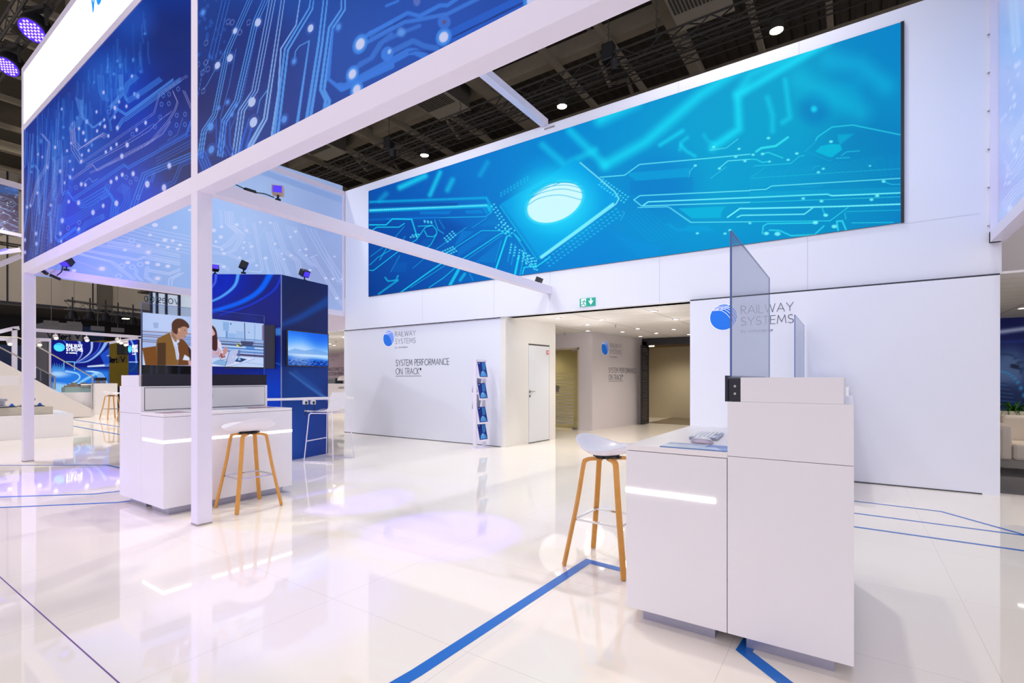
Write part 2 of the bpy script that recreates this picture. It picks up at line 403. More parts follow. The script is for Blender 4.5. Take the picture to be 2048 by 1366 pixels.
        me.loops.add(q.size); me.loops.foreach_set('vertex_index', q.ravel())
        me.polygons.add(len(q)); me.polygons.foreach_set('loop_start', np.arange(0, q.size, 4, dtype=np.int32))
        me.update(calc_edges=True)
        c = np.clip(s.img.reshape(-1, 3), 0, 255) / 255; c = np.where(c <= 0.04045, c / 12.92, ((c + 0.055) / 1.055) ** 2.4)
        c = np.vstack([c, np.zeros((8, 3)) + 0.5]); c = np.hstack([c, np.ones((len(c), 1))])
        at = me.color_attributes.new('Col', 'FLOAT_COLOR', 'POINT'); at.data.foreach_set('color', c.ravel())
        me.materials.append(mat); me.materials.append(back or frame_w)
        mi = np.zeros(len(q), np.int32); mi[-5:] = 1; me.polygons.foreach_set('material_index', mi)
        o = bpy.data.objects.new(name, me); COL.objects.link(o)
        if parent is not None: o.parent = parent
        else: o.location = off
        return props(o, **kw)
def Zm(x0, y0, sc):
    return lambda L: [(x0 + p[0] / sc, y0 + p[1] / sc) + tuple(p[2:]) for p in L]

# ================================================================== THE SETTING
def grid_mat(name, rgb, line, px_, py_, ox, oy, wx, wy, rough, bump=0.0, spec=0.5):
    """plain surface with thin joints on a px_ x py_ grid (object coordinates = world here)"""
    m = bpy.data.materials.new(name); m.use_nodes = True; nt = m.node_tree; b = nt.nodes['Principled BSDF']; N = nt.nodes.new; L = nt.links.new
    tc = N('ShaderNodeTexCoord'); sp = N('ShaderNodeSeparateXYZ'); L(tc.outputs['Object'], sp.inputs[0])
    def ln(out, per, off, wd):
        a = N('ShaderNodeMath'); a.operation = 'SUBTRACT'; L(out, a.inputs[0]); a.inputs[1].default_value = off
        p = N('ShaderNodeMath'); p.operation = 'PINGPONG'; L(a.outputs[0], p.inputs[0]); p.inputs[1].default_value = per / 2
        c = N('ShaderNodeMath'); c.operation = 'LESS_THAN'; L(p.outputs[0], c.inputs[0]); c.inputs[1].default_value = wd; return c
    a = ln(sp.outputs[0], px_, ox, wx); c = ln(sp.outputs[1], py_, oy, wy)
    mxm = N('ShaderNodeMath'); mxm.operation = 'MAXIMUM'; L(a.outputs[0], mxm.inputs[0]); L(c.outputs[0], mxm.inputs[1])
    mx = N('ShaderNodeMix'); mx.data_type = 'RGBA'; mx.inputs[6].default_value = s2l(rgb) + (1,); mx.inputs[7].default_value = s2l(line) + (1,)
    L(mxm.outputs[0], mx.inputs[0]); L(mx.outputs[2], b.inputs['Base Color']); b.inputs['Roughness'].default_value = rough
    b.inputs['Specular IOR Level'].default_value = spec
    if bump:
        n = N('ShaderNodeTexNoise'); n.inputs['Scale'].default_value = 1.6; n.inputs['Detail'].default_value = 2; L(tc.outputs['Object'], n.inputs['Vector'])
        bp = N('ShaderNodeBump'); bp.inputs['Strength'].default_value = bump; bp.inputs['Distance'].default_value = 0.01
        L(n.outputs['Fac'], bp.inputs['Height']); L(bp.outputs[0], b.inputs['Normal'])
    return m
floor_m = grid_mat('gloss_white_floor', (250, 243, 232), (224, 212, 200), 1.0, 1.0, -0.47, 0.8, 0.0012, 0.0012, 0.035, 0.035, 0.62)
ceil_m = grid_mat('suspended_ceiling_tiles', (236, 233, 230), (176, 172, 170), 1.25, 0.42, -4.05, 7.9, 0.011, 0.006, 0.8)
roof_m = M('roof_sheet', (68, 61, 50), 0.9, noise=0.3, nscale=2)
beam_m = M('roof_steel', (132, 123, 106), 0.8, noise=0.15, nscale=4)
panel_m = M('hall_wall_cladding', (205, 195, 180), 0.85, noise=0.08, nscale=1)
darkwall = M('dark_hall_wall', (52, 50, 50), 0.9, noise=0.12, nscale=1)
concrete_floor = M('corridor_screed', (120, 106, 84), 0.4, noise=0.2, nscale=3)
beige_wall = M('plastered_corridor_wall', (190, 178, 150), 0.85, noise=0.08, nscale=2)
door_white = M('door_leaf_white', (226, 230, 236), 0.4, noise=0.02)
gate_dark = M('anthracite_frame', (44, 44, 50), 0.5, 0.3, noise=0.08)

MB().box(-46, 14, -10, 30, -0.3, 0).build('floor', floor_m, kind='structure', loc=(0, 0, 0))
MB().box(-20, 1.3, 0.797, 0.803, 0.0, 0.001).build('trim_1', M('floor_edge_joint', (120, 90, 150), 0.6), kind='structure')
# upper wall band that carries the LED screen
YW = 7.5
b = MB(); b.box(-9.83, 1.37, YW, YW + 0.3, 2.415, 5.68)
for px_ in (1100, 1319, 1615, 988, 845):
    x = P(px_, 600, Y=YW).x; b.box(x - 0.004, x + 0.004, YW - 0.0015, YW, 2.415, 3.11, 1)
for px_ in (1598, 1357): x = P(px_, 150, Y=YW).x; b.box(x - 0.004, x + 0.004, YW - 0.0015, YW, 5.52, 5.68, 1)
b.box(0.52, 1.2, YW - 0.0015, YW, 3.105, 3.111, 1)
b.build('wall_back', [wallw, M('hairline_joint', (205, 208, 220), 0.7)], kind='structure', loc=(0, 0, 0))
b = MB(); b.box(-1.92, 1.345, YW - 0.07, YW + 0.22, 0.0, 2.395); b.box(-1.92, 1.345, YW - 0.06, YW + 0.2, 2.395, 2.415, 1); b.box(-1.9, 1.2, YW - 0.075, YW - 0.07, 0.0, 0.012, 1)
b.build('wall_right', [wallw, dark_seam], kind='structure', loc=(0, 0, 0))
# meeting box left of the passage: front wall and side wall with the service door
b = MB(); b.box(-9.95, -5.39, 7.56, 7.7, 0.012, 2.4); b.box(-9.95, -5.39, 7.565, 7.7, 0, 0.012, 1); b.box(-9.95, -5.39, 7.565, 7.7, 2.4, 2.42, 1)
b.build('wall_left', [wallw, dark_seam], kind='structure', loc=(0, 0, 0))
def sidebox(y0, y1, z0, z1, mb, m=0, d=0.12):
    f = lambda y: -5.27 + (y - 7.56) * 0.075
    mb.prism([(f(y0), y0), (f(y1), y1), (f(y1) - d, y1), (f(y0) - d, y0)], z0, z1, m)
wall_side_m = M('side_wall_panel', (232, 230, 226), 0.5, noise=0.015)
d0 = PL(1057, 690, (-5.27, 7.56), (-5.15, 9.16)); d1 = PL(1099, 698, (-5.27, 7.56), (-5.15, 9.16)); DZ = d0.z
b = MB(); sidebox(7.56, d0.y, 0, 2.415, b); sidebox(d1.y, 9.22, 0, 2.415, b); sidebox(d0.y, d1.y, DZ + 0.03, 2.415, b)
b.build('wall_passage', [wall_side_m, seam], kind='structure', loc=(0, 0, 0))
b = MB(); sidebox(d0.y, d1.y, DZ, DZ + 0.03, b, 0, 0.1); sidebox(d0.y, d1.y, 0.0, 0.015, b, 0, 0.1); b.build('trim_2', M('door_head_seal', (70, 68, 66), 0.7), kind='structure', loc=(0, 0, 0))
b = MB(); sidebox(d0.y + 0.01, d1.y - 0.01, 0.015, DZ, b, 0, 0.05)
dr = b.build('door_1', door_white, kind='structure', loc=(0, 0, 0))
hp = PL(1059.5, 783, (-5.27, 7.56), (-5.15, 9.16))
b = MB(); b.tube([(hp.x, hp.y, hp.z), (hp.x + 0.05, hp.y, hp.z), (hp.x + 0.055, hp.y + 0.11, hp.z)], 0.009); b.tube([(hp.x - .002, hp.y, hp.z), (hp.x + .008, hp.y, hp.z)], 0.026, 16)
b.tube([(hp.x - .002, hp.y, hp.z - 0.09), (hp.x + .008, hp.y, hp.z - 0.09)], 0.024, 16)
b.build('door_handle', steel, dr)
sp_ = PL(1095, 705, (-5.27, 7.56), (-5.15, 9.16))
b = MB(); O = Vector((sp_.x + 0.006, sp_.y - 0.04, sp_.z - 0.04))
b.poly([O, O + Vector((.006, .08, 0)), O + Vector((.006, .08, .08)), O + Vector((0, 0, .08))]); b.f[-1] = b.f[-1]
ribbon(b, [(.02, .02), (.02, .06), (.04, .05), (.02, .035)], 0.008, O, (0.075, 1, 0), (0, 0, 1), 1, 0.002); ribbon(b, [(.055, .02), (.055, .06)], 0.012, O, (0.075, 1, 0), (0, 0, 1), 1, 0.002)
b.build('fire_equipment_sign', [M('sign_red', (208, 30, 40), 0.5), white_ink], label='small red fire equipment sign at the top corner of the white service door', cat='sign')

# second box (glass door, logo) and the passage behind
W2A, W2B = (-5.22, 11.2), (-4.9, 13.8)
b = MB(); b.box(-5.6, -5.34, 11.2, 11.32, 0, 2.415); b.box(-9.9, -6.6, 11.2, 11.32, 0, 2.415); b.box(-6.6, -5.6, 11.2, 11.32, 2.02, 2.415)
b.prism([W2A, W2B, (W2B[0] - .12, W2B[1]), (W2A[0] - .12, W2A[1])], 0, 2.415)
b.box(-5.62, -5.585, 11.185, 11.33, 0, 2.04, 1); b.box(-6.6, -5.585, 11.185, 11.33, 2.0, 2.04, 1)
b.build('wall_cabin', [M('cabin_panel', (222, 216, 220), 0.5, noise=0.02), M('door_reveal', (196, 184, 160), 0.5)], kind='structure', loc=(0, 0, 0))
MB().box(-10, -5.0, 13.4, 13.5, 0, 2.415).box(-10, -9.9, 11.3, 13.4, 0, 2.415).build('wall_cabin_back', M('cabin_inner_wall', (222, 210, 172), 0.8, noise=0.04), kind='structure', loc=(0, 0, 0))
gd = T('glass_door', 'frameless glass door with frosted stripes and steel lock in the far cabin', 'door', (-6.1, 11.22, 0))
gpane = mat_glass('door_glass', (214, 214, 200)); frost = M('frosted_film', (196, 190, 168), 0.8)
b = MB(); b.box(-6.58, -5.63, 11.215, 11.225, 0.02, 2.0); b.build('pane', gpane, gd)
b = MB()
for k in range(16):
    z = 0.12 + k * 0.085; b.box(-6.58, -5.74, 11.211, 11.2135, z, z + 0.066 - 0.0036 * k)
b.build('frosted_stripes', frost, gd, kind='stuff')
b = MB(); b.box(-6.34, -6.17, 11.19, 11.25, 0.93, 1.1); b.build('lock_case', steel, gd)
b = MB(); b.tube([(-6.22, 11.2, 1.05), (-6.22, 11.15, 1.05), (-6.1, 11.15, 1.05)], 0.01); b.build('handle', steel, gd)
b = MB(); b.box(-5.77, -5.63, 11.195, 11.245, 0.0, 0.05); b.box(-5.77, -5.63, 11.195, 11.245, 1.96, 2.0); b.build('hinge', steel, gd)
# steel gate frame, grille leaf and the service corridor beyond it
YG = 13.85
b = MB(); b.box(-4.9, -4.78, YG, YG + 0.2, 0, 2.33); b.box(-4.9, 1.0, YG, YG + 0.2, 2.22, 2.415); b.box(-3.3, -3.2, YG, YG + 0.2, 0, 2.33)
b.build('trim_3', gate_dark, kind='structure', loc=(0, 0, 0))
g = T('grille_gate', 'folded dark metal grille gate beside the cabin wall at the passage end', 'gate', (-4.7, YG - 0.3, 0))
b = MB(); b.box(-4.76, -4.72, YG - 0.55, YG - 0.5, 0.02, 2.2); b.box(-4.76, -4.72, YG - 0.02, YG + 0.03, 0.02, 2.2); b.box(-4.76, -4.72, YG - 0.5, YG, 2.14, 2.2); b.box(-4.76, -4.72, YG - 0.5, YG, 0.02, 0.1)
b.build('gate_frame', gate_dark, g)
b = MB()
for k in range(44): b.box(-4.75, -4.735, YG - 0.5, YG - 0.02, 0.12 + k * 0.046, 0.14 + k * 0.046)
b.build('grille_bars', M('grille_grey', (120, 112, 104), 0.5, 0.4), g, kind='stuff')
MB().box(-4.8, 1.0, YG + 0.2, 19.0, 0.0, 0.012).build('floor_corridor', concrete_floor, kind='structure', loc=(0, 0, 0))
MB().box(-9.0, -4.15, 16.2, 16.4, 0, 3.0).box(-4.17, -4.0, 16.2, 16.4, 0, 3.0, 1).box(-4.0, 1.0, 16.5, 16.6, 0, 3, 1).build('wall_corridor', [beige_wall, gate_dark], kind='structure', loc=(0, 0, 0))
b = MB(); b.box(-3.92, -2.9, 16.4, 16.46, 0.05, 2.35); b.box(-3.85, -3.0, 16.385, 16.4, 1.5, 2.25, 1); b.box(-3.85, -3.0, 16.385, 16.4, 0.2, 1.35, 1)
b.build('door_2', [M('grey_fire_door', (66, 70, 76), 0.5, noise=0.05), M('fire_door_panel', (58, 62, 66), 0.35)], kind='structure', loc=(0, 0, 0))
MB().box(-9, 1.0, YG + .2, 19, 2.3, 2.4).build('ceiling_corridor', M('corridor_ceiling', (120, 96, 70), 0.9, noise=0.1), kind='structure', loc=(0, 0, 0))
# suspended ceiling behind the wall band, left bay, passage and lounge
MB().box(-9.9, 8, 7.62, YG, 2.415, 2.44).prism([(-15.5, 7.62), (-9.9, 7.62), (-9.9, 14.2), (-22.5, 14.2)], 2.415, 2.44).box(1.37, 8, 7.5, 7.62, 2.415, 2.44).build('ceiling', ceil_m, kind='structure', loc=(0, 0, 0))
MB().box(-15.5, -9.83, 7.62, 7.8, 2.44, 3.2).build('wall_bay_fascia', M('bay_fascia', (226, 214, 226), 0.5, noise=0.02), kind='structure', loc=(0, 0, 0))
MB().box(1.38, 8, 8.3, 8.5, 2.44, 5.6).build('wall_lounge_fascia', M('lounge_fascia', (226, 220, 216), 0.6, noise=0.02), kind='structure', loc=(0, 0, 0))
MB().box(1.37, 8, 7.62, 13.2, 0.0, 0.008).build('floor_lounge_carpet', M('grey_carpet', (108, 108, 112), 0.95, noise=0.35, nscale=60, bump=0.4), kind='structure', loc=(0, 0, 0))
MB().box(-24, -9.9, 14.0, 14.2, 0, 2.415).build('wall_bay', M('bay_back_panel', (196, 178, 192), 0.7, noise=0.03), kind='structure', loc=(0, 0, 0))
MB().box(7.8, 8, 7.6, 13.2, 0, 2.415).build('wall_lounge_side', wallw, kind='structure', loc=(0, 0, 0))

# ---- the exhibition hall: roof, girders, cladding
def roof_mat():
    m = M('roof_sheet', (46, 42, 36), 0.9); nt = m.node_tree
    return m
MB().box(-46, 16, -6, 32, 13.4, 13.6).build('ceiling_hall', roof_m, kind='structure', loc=(0, 0, 0))
for x in (-0.5, -2.4, -4.5, -6.4, -8.4, -11.4, -13.6, -15.9, -17.9, -19.7, -22, -24.5, -27, -30, -33, -36):
    wd = 0.34 if x in (-4.5, -11.4, -17.9, -24.5, -33) else 0.16
    MB().box(x - wd / 2, x + wd / 2, -6, 31, 12.0, 12.0 + wd * 1.3).build('roof_beam', beam_m, kind='structure')
for y in (4, 8.0, 11.6, 15.2, 19.0, 23.5):
    wd = 0.36 if y in (8.0, 15.2, 23.5) else 0.2
    MB().box(-45, 15, y - wd / 2, y + wd / 2, 12.2, 12.2 + wd * 1.5).build('roof_beam', beam_m, kind='structure')
for x in (-7.4, -14.7, -21, -28.0):
    b = MB()
    for k in range(5):
        y = 10 + k * 3.7; b.bar((x, y, 12.2), (x, y + 1.8, 13.3), 0.12, 0.12); b.bar((x, y + 1.8, 13.3), (x, y + 3.7, 12.2), 0.12, 0.12)
    b.build('roof_brace', beam_m, kind='structure')
b = MB()
for k in range(90): b.box(-34 + k * 0.42, -33.85 + k * 0.42, 9, 30, 13.36, 13.4)
b.build('roof_ribs', M('roof_rib', (54, 48, 39), 0.9), kind='structure')
b = MB(); b.box(-46, 16, 30, 30.2, 0, 13.6); b.build('wall_hall_far', M('far_hall_wall', (34, 32, 30), 0.9), kind='structure', loc=(0, 0, 0))
b = MB(); b.box(-40.4, -40, -10, 30, 5.68, 13.5)
for y in (1.5, 4.3, 7.4, 11.3, 15.3, 19.0):
    b.box(-40, -39.98, y - 0.04, y + 0.04, 5.68, 13.5, 1)
b.box(-40, -39.97, -10, 30, 5.6, 5.72, 1); b.box(-40, -39.6, 11.5, 12.2, 5.7, 13.5, 2)
b.build('wall_hall_upper', [panel_m, dark_seam, M('cladding_pillar', (110, 104, 94), 0.85)], kind='structure', loc=(0, 0, 0))
b = MB(); b.box(-46, -40, -10, 30, 5.5, 5.68); b.build('ceiling_gallery', M('gallery_soffit', (90, 86, 82), 0.9, noise=0.1), kind='structure', loc=(0, 0, 0))
b = MB(); b.box(-46.2, -46, -10, 30, 0, 5.6); b.build('wall_hall_lower', darkwall, kind='structure', loc=(0, 0, 0))

# ================================================================== LED wall picture
led = Art((-8.985, YW - 0.02), (0.498, YW - 0.02), 3.122, 5.50, 780, 330, (0, 118, 205))
def A5(L): return Zm(730, 350, 5.465)(L)
def A6(L): return Zm(1200, 250, 4.88)(L)
def A7(L): return Zm(1500, 250, 4.877)(L)
def A8(L): return Zm(1250, 40, 2.627)(L)
CY = (20, 225, 250); CY2 = (120, 250, 255)
for (x, y, r, c, al) in ((740, 560, 170, (0, 40, 120), .85), (760, 420, 120, (0, 70, 160), .8), (860, 520, 110, (0, 78, 175), .8), (900, 350, 150, (0, 105, 200), .6), (1130, 320, 170, (0, 150, 215), .5), (980, 560, 90, (0, 110, 200), .5),
                         (1200, 500, 120, (0, 140, 220), .6), (1350, 480, 120, (0, 135, 215), .6), (1450, 300, 220, (0, 168, 212), .85), (1650, 180, 180, (0, 165, 205), .85), (1740, 110, 90, (0, 128, 196), .7), (1740, 300, 90, (0, 122, 186), .7), (1720, 420, 110, (0, 140, 190), .7),
                         (1600, 420, 130, (0, 150, 205), .5), (1320, 370, 70, (0, 122, 205), .6), (930, 300, 40, (0, 120, 205), .5)):
    led.disc(x, y, r, c, soft=r * 0.7, al=al)
# defocused streaks in the upper part
for pts, wd, so, al in (([(1210, 330), (1290, 285), (1400, 190), (1475, 140)], 18, 12, .75), ([(1200, 240), (1270, 205)], 20, 14, .8), ([(1140, 262), (1210, 330)], 14, 9, .6), ([(1085, 290), (1130, 330), (1190, 300)], 12, 8, .5),
                        ([(1655, 85), (1560, 140), (1475, 190), (1478, 258), (1425, 295)], 14, 9, .8), ([(1475, 190), (1500, 150), (1620, 95)], 16, 12, .6), ([(1535, 195), (1545, 230), (1545, 262)], 9, 7, .5), ([(1570, 160), (1580, 235), (1565, 245)], 9, 6, .5),
                        ([(1430, 262), (1465, 262)], 4, 3, .0), ([(800, 375), (850, 352)], 10, 6, .8), ([(860, 390), (880, 345)], 8, 5, .75), ([(960, 350), (975, 325)], 8, 6, .35), ([(895, 380), (905, 360)], 9, 6, .6), ([(760, 400), (772, 388)], 9, 6, .4),
                        ([(1320, 290), (1365, 262)], 7, 5, .7), ([(1360, 300), (1362, 285), (1375, 275)], 6, 4, .5), ([(1362, 290), (1372, 302), (1390, 312)], 6, 4, .6), ([(1408, 270), (1415, 282), (1430, 287)], 6, 5, .4), ([(1660, 120), (1720, 130), (1770, 170)], 34, 22, .3), ([(1600, 160), (1680, 200), (1720, 225)], 40, 24, .25)):
    led.stroke(pts, wd, CY, so, al)
led.disc(1628, 218, 30, (0, 120, 190), soft=16, al=.6); led.disc(1628, 218, 6, CY, soft=4, al=.8)
led.poly(A8([(900, 400), (1240, 300), (1250, 490), (1000, 440)]), (0, 185, 225), .25, soft=12)
# band of bright lines on the left
led.stroke(A5([(50, 390), (1340, 335), (1370, 395)]), 6.5, (0, 210, 250), 2.5, .95, dash=4); led.stroke(A5([(50, 385), (1330, 330)]), 2.5, (160, 250, 255), 1.5, .8, dash=3.1)
led.stroke(A5([(50, 295), (1325, 250), (1385, 355)]), 4.5, (0, 190, 240), 2.2, .85, dash=5); led.stroke(A5([(50, 335), (1000, 320)]), 5, (0, 60, 150), 2.5, .5)
led.stroke(A5([(240, 480), (1320, 455), (1385, 405)]), 1.6, (30, 200, 245), .7, .8); led.stroke(A5([(50, 490), (800, 460)]), 4, (0, 120, 220), 2, .7)
led.poly(A5([(600, 400), (950, 390), (920, 430), (600, 430)]), (0, 130, 215), .7); led.poly(A5([(1090, 390), (1270, 380), (1300, 420), (1110, 420)]), (0, 140, 220), .7)
led.stroke(A5([(1300, 360), (1330, 410)]), 5, (0, 150, 230), 1.5, .8)
# darker geometry lower left
led.poly(A5([(50, 500), (860, 480), (1100, 570), (700, 820), (50, 620)]), (0, 66, 160), .5, soft=8)
led.poly(A5([(1440, 430), (1510, 520), (1480, 555), (1260, 555)]), (0, 125, 205), .7); led.poly(A5([(1060, 610), (1195, 615), (1010, 760), (975, 770)]), (0, 125, 210), .7)
led.poly(A5([(1280, 635), (1395, 640), (1010, 900), (1020, 800)]), (0, 118, 205), .7); led.poly(A5([(1490, 715), (1400, 960), (1200, 950)]), (0, 125, 208), .7)
led.poly(A5([(640, 700), (740, 690), (700, 800), (580, 780)]), (0, 95, 185), .6); led.poly(A5([(340, 960), (460, 950), (450, 1060), (300, 1060)]), (0, 95, 185), .5)
for pts, wd, al in (([(50, 545), (230, 545), (300, 480), (510, 485), (570, 680)], 2.2, .9), ([(60, 615), (130, 570), (370, 570), (430, 530)], 1.8, .9), ([(500, 745), (560, 710), (610, 640), (660, 570), (740, 550), (780, 600), (785, 640), (750, 675), (680, 670), (650, 610)], 1.5, .9),
                    ([(580, 560), (740, 550)], 1.6, .8), ([(760, 490), (800, 600), (860, 640)], 1.3, .8), ([(810, 490), (870, 590)], 1.0, .6), ([(780, 650), (720, 760), (660, 810)], 1.6, .8), ([(880, 860), (1275, 608), (1560, 610), (1600, 680)], 1.1, 1),
                    ([(1060, 920), (1480, 640), (1580, 625)], 1.5, 1), ([(1090, 940), (1500, 655)], .8, .7), ([(1550, 670), (1425, 1045)], 3.0, 1), ([(1620, 630), (1750, 820), (1690, 1110)], 1.2, .9), ([(1640, 650), (1700, 720)], 2.5, .7),
                    ([(1110, 570), (780, 810)], 1.1, .7), ([(1330, 470), (1170, 575)], .8, .7), ([(50, 985), (140, 900), (380, 760)], 1.2, .8), ([(50, 1040), (90, 1045), (370, 830)], 1.4, .9), ([(160, 930), (240, 790)], 1.2, .8), ([(60, 890), (240, 760)], 1, .7),
                    ([(380, 1290), (700, 1060), (960, 880)], 2.6, .8), ([(500, 1230), (980, 920)], 1.3, .6), ([(430, 560), (330, 680)], 1.2, .6), ([(440, 670), (400, 730)], 1.2, .6), ([(280, 1060), (380, 880)], 1.2, .5), ([(520, 1020), (640, 920)], 1.2, .5),
                    ([(700, 1230), (850, 1130), (980, 1020)], 1.8, .7), ([(150, 1300), (360, 1150)], 4, .5), ([(220, 1120), (250, 1160), (340, 1150), (360, 1100)], 3, .6), ([(1490, 720), (1420, 950)], 1, .6), ([(1720, 1080), (1740, 1010), (1890, 990), (2020, 900)], 2.2, .95),
                    ([(1640, 1080), (1680, 890)], 4, .9), ([(1600, 740), (1560, 950)], 2, .4), ([(1640, 760), (1600, 980)], 2, .4), ([(930, 1200), (1020, 1040)], 6, .75), ([(1040, 1150), (1090, 1080)], 6, .5), ([(1180, 1150), (1140, 1070)], 2, .4), ([(1380, 1145), (1420, 1145)], 2, .8)):
    led.stroke(A5(pts), wd, CY, .6, al)
for (x0, y0, nx, ny, ax, ay, bx, by) in ((1410, 320, 9, 2, 21, 34, -25, 22), (870, 690, 4, 3, 28, -24, 17, 20), (850, 835, 5, 3, 27, -12, 20, 22), (500, 680, 3, 2, 32, -4, 20, -22), (1430, 575, 5, 3, 36, 22, 30, -28), (1600, 760, 7, 4, 45, 30, -5, 30), (650, 500, 3, 2, 36, 5, 5, 15), (1720, 830, 4, 5, 40, 26, 10, 32)):
    for i in range(nx):
        for j in range(ny):
            q = A5([(x0 + ax * i + bx * j, y0 + ay * i + by * j)])[0]; led.disc(q[0], q[1], 1.5, (90, 240, 255), soft=.8, al=.9, rx=1.9)
for i in range(9):
    for j in range(2):
        q = A5([(1488 + 36 * i, 228 - 22 * i - 30 * j)])[0]; led.disc(q[0], q[1], 2.0, (30, 190, 240), soft=1.2, al=.7)
# the chip
chip = [(1001, 408), (1080, 517), (1237, 402), (1236, 392), (1150, 318)]
led.poly(chip, (0, 160, 230), .9); led.disc(1110, 405, 62, (0, 205, 250), soft=50, al=.95); led.disc(1112, 404, 50, (60, 225, 255), soft=30, al=.6, rx=66)
led.stroke([(1003, 410), (1079, 517)], 5, (0, 150, 220), 1.2, .9); led.stroke([(1000, 412), (1074, 519)], 2, (0, 205, 240), .8, .8)
led.stroke([(1083, 517), (1160, 461), (1232, 408), (1238, 397), (1228, 382), (1160, 325)], 1.8, (150, 250, 255), .8, 1); led.stroke([(1082, 514), (1160, 457), (1226, 408)], 5, (130, 245, 255), 1.8, .95); led.stroke([(1150, 320), (1040, 385)], 1.5, (0, 180, 235), 1, .5)
led.disc(1109.5, 405, 36.5, (205, 250, 255), rx=58, tilt=-0.42, soft=1.0); led.disc(1109.5, 405, 39, (90, 235, 255), rx=61, tilt=-0.42, soft=2, ring=2, al=.6)
for pts in ([(1056, 400), (1085, 385), (1125, 378), (1166, 386)], [(1057, 396), (1090, 376), (1130, 370), (1165, 377)], [(1060, 388), (1095, 370), (1130, 365), (1160, 370)], [(1065, 382), (1100, 365), (1148, 364)], [(1056, 410), (1080, 396), (1120, 390), (1164, 400)], [(1063, 395), (1090, 378), (1120, 366)]):
    led.stroke(bez(pts, 6), 1.1, (0, 170, 225), .5, .9)
for i in range(10):
    for j in range(3):
        q = A6([(30 + 27 * i - 14 * j * 1.4, 540 + 19 * i + 27 * j - 10)])[0]
        if not (1180 < q[0] < 1212 and q[1] > 395): led.disc(q[0], q[1], 1.4, (80, 235, 255), soft=.8, al=.85, rx=2)
for i in range(20):
    for j in range(3):
        led.disc(1232 - i * 7.4 + j * 4, 418 + i * 5.3 + j * 6.5, 1.5, (40, 210, 245), soft=1, al=.7, rx=2.4)
# right half: lines and pads
for pts, wd, al in (([(0, 510), (240, 490), (385, 385), (1000, 330), (1464, 285)], 1.8, .85), ([(1464, 640), (390, 690), (330, 730), (405, 790), (1464, 755)], 1.5, 1), ([(420, 785), (470, 750), (1464, 708)], 2.2, 1), ([(370, 805), (665, 798), (885, 950), (1464, 945)], 1.3, .95), ([(690, 805), (900, 955)], .8, .6),
                    ([(1245, 900), (1365, 815), (1464, 815)], 2.6, 1), ([(1340, 900), (1380, 882), (1464, 880)], 2.4, .9), ([(1080, 520), (1230, 410)], .8, .6), ([(1160, 425), (1250, 350), (1464, 335)], 1.5, .9), ([(1070, 245), (1230, 225), (1350, 135)], 1.6, .6),
                    ([(870, 505), (875, 455), (925, 400)], 1, .7), ([(200, 930), (240, 860), (215, 840)], 1, .5)):
    led.stroke(A6(pts), wd, CY2, .6, al)
for k in range(7): led.stroke(A6([(240 + 28 * k, 900 - 20 * k), (500 + 40 * k, 1140 - 10 * k)]), .9, (0, 175, 225), .5, .6)
for k in range(6): led.stroke(A6([(300, 560 + 22 * k), (900, 520 + 24 * k)]), 2.2, (0, 105, 190), 1.2, .35)
led.poly(A6([(260, 470), (905, 415), (870, 455), (865, 505), (350, 545)]), (0, 168, 222), .6); led.poly(A6([(765, 815), (1225, 795), (1185, 850), (1180, 905), (900, 912)]), (0, 185, 225), .8)
led.poly(A6([(640, 970), (680, 955), (750, 1010), (820, 1010), (860, 980), (1040, 985), (1110, 1025), (1080, 1040), (740, 1035)]), (0, 165, 225), .6, soft=1.5)
led.poly(A6([(130, 1070), (600, 1190), (560, 1260), (400, 1300)]), (0, 150, 225), .4, soft=4)
for pts, wd, al in (([(0, 635), (155, 628), (210, 595), (1465, 520)], 1.4, 1), ([(0, 708), (755, 675), (800, 690), (1465, 662)], 2.4, 1), ([(0, 755), (1465, 700)], 1.2, .8), ([(0, 815), (850, 795), (1465, 772)], 2.8, .95), ([(0, 880), (530, 870), (610, 810)], 2.2, .95),
                    ([(0, 943), (780, 935), (955, 805)], 1.6, .85), ([(120, 1060), (130, 985), (170, 962), (640, 955)], 2.6, .8), ([(190, 1025), (290, 1030), (400, 1080), (630, 1070), (720, 985)], 3, .75), ([(860, 1030), (845, 940), (900, 935), (940, 1030)], 3.2, .85), ([(990, 955), (1400, 950)], 2, .6),
                    ([(60, 260), (110, 225), (250, 205), (370, 120)], 4.5, .9), ([(0, 335), (60, 335), (120, 365), (195, 355)], 2, .8), ([(120, 280), (180, 268), (320, 322)], 2.2, .8), ([(40, 400), (400, 375), (480, 305), (530, 298)], 1.4, .7), ([(890, 300), (940, 262), (1070, 252)], 1.4, .7),
                    ([(530, 260), (640, 165)], 1.1, .4), ([(640, 150), (660, 115), (800, 20), (1000, 0), (1465, 95)], 2.4, .7), ([(700, 800), (735, 885)], 2.6, .6), ([(925, 860), (935, 915)], 2.6, .5), ([(940, 845), (1465, 830)], 1.6, .5), ([(1300, 550), (1380, 580), (1465, 578)], 1.4, .7), ([(20, 505), (145, 415)], .8, .5),
                    ([(0, 520), (1465, 425)], .9, .55), ([(600, 440), (640, 400), (680, 400)], .8, .5), ([(840, 325), (970, 318)], 1.6, .6), ([(550, 260), (760, 345), (800, 345)], .8, .35), ([(480, 590), (520, 605), (690, 595), (710, 575)], .9, .35)):
    led.stroke(A7(pts), wd, CY2 if al > .9 else (50, 225, 240), .6, al)
for k in range(9): led.stroke(A7([(0, 600 - 14 * k), (1465, 480 - 24 * k)]), .8, (30, 190, 225), .4, .3)
for k in range(5): led.stroke(A7([(0, 660 + 11 * k), (1465, 610 + 12 * k)]), 1.2, (20, 200, 230), .6, .35)
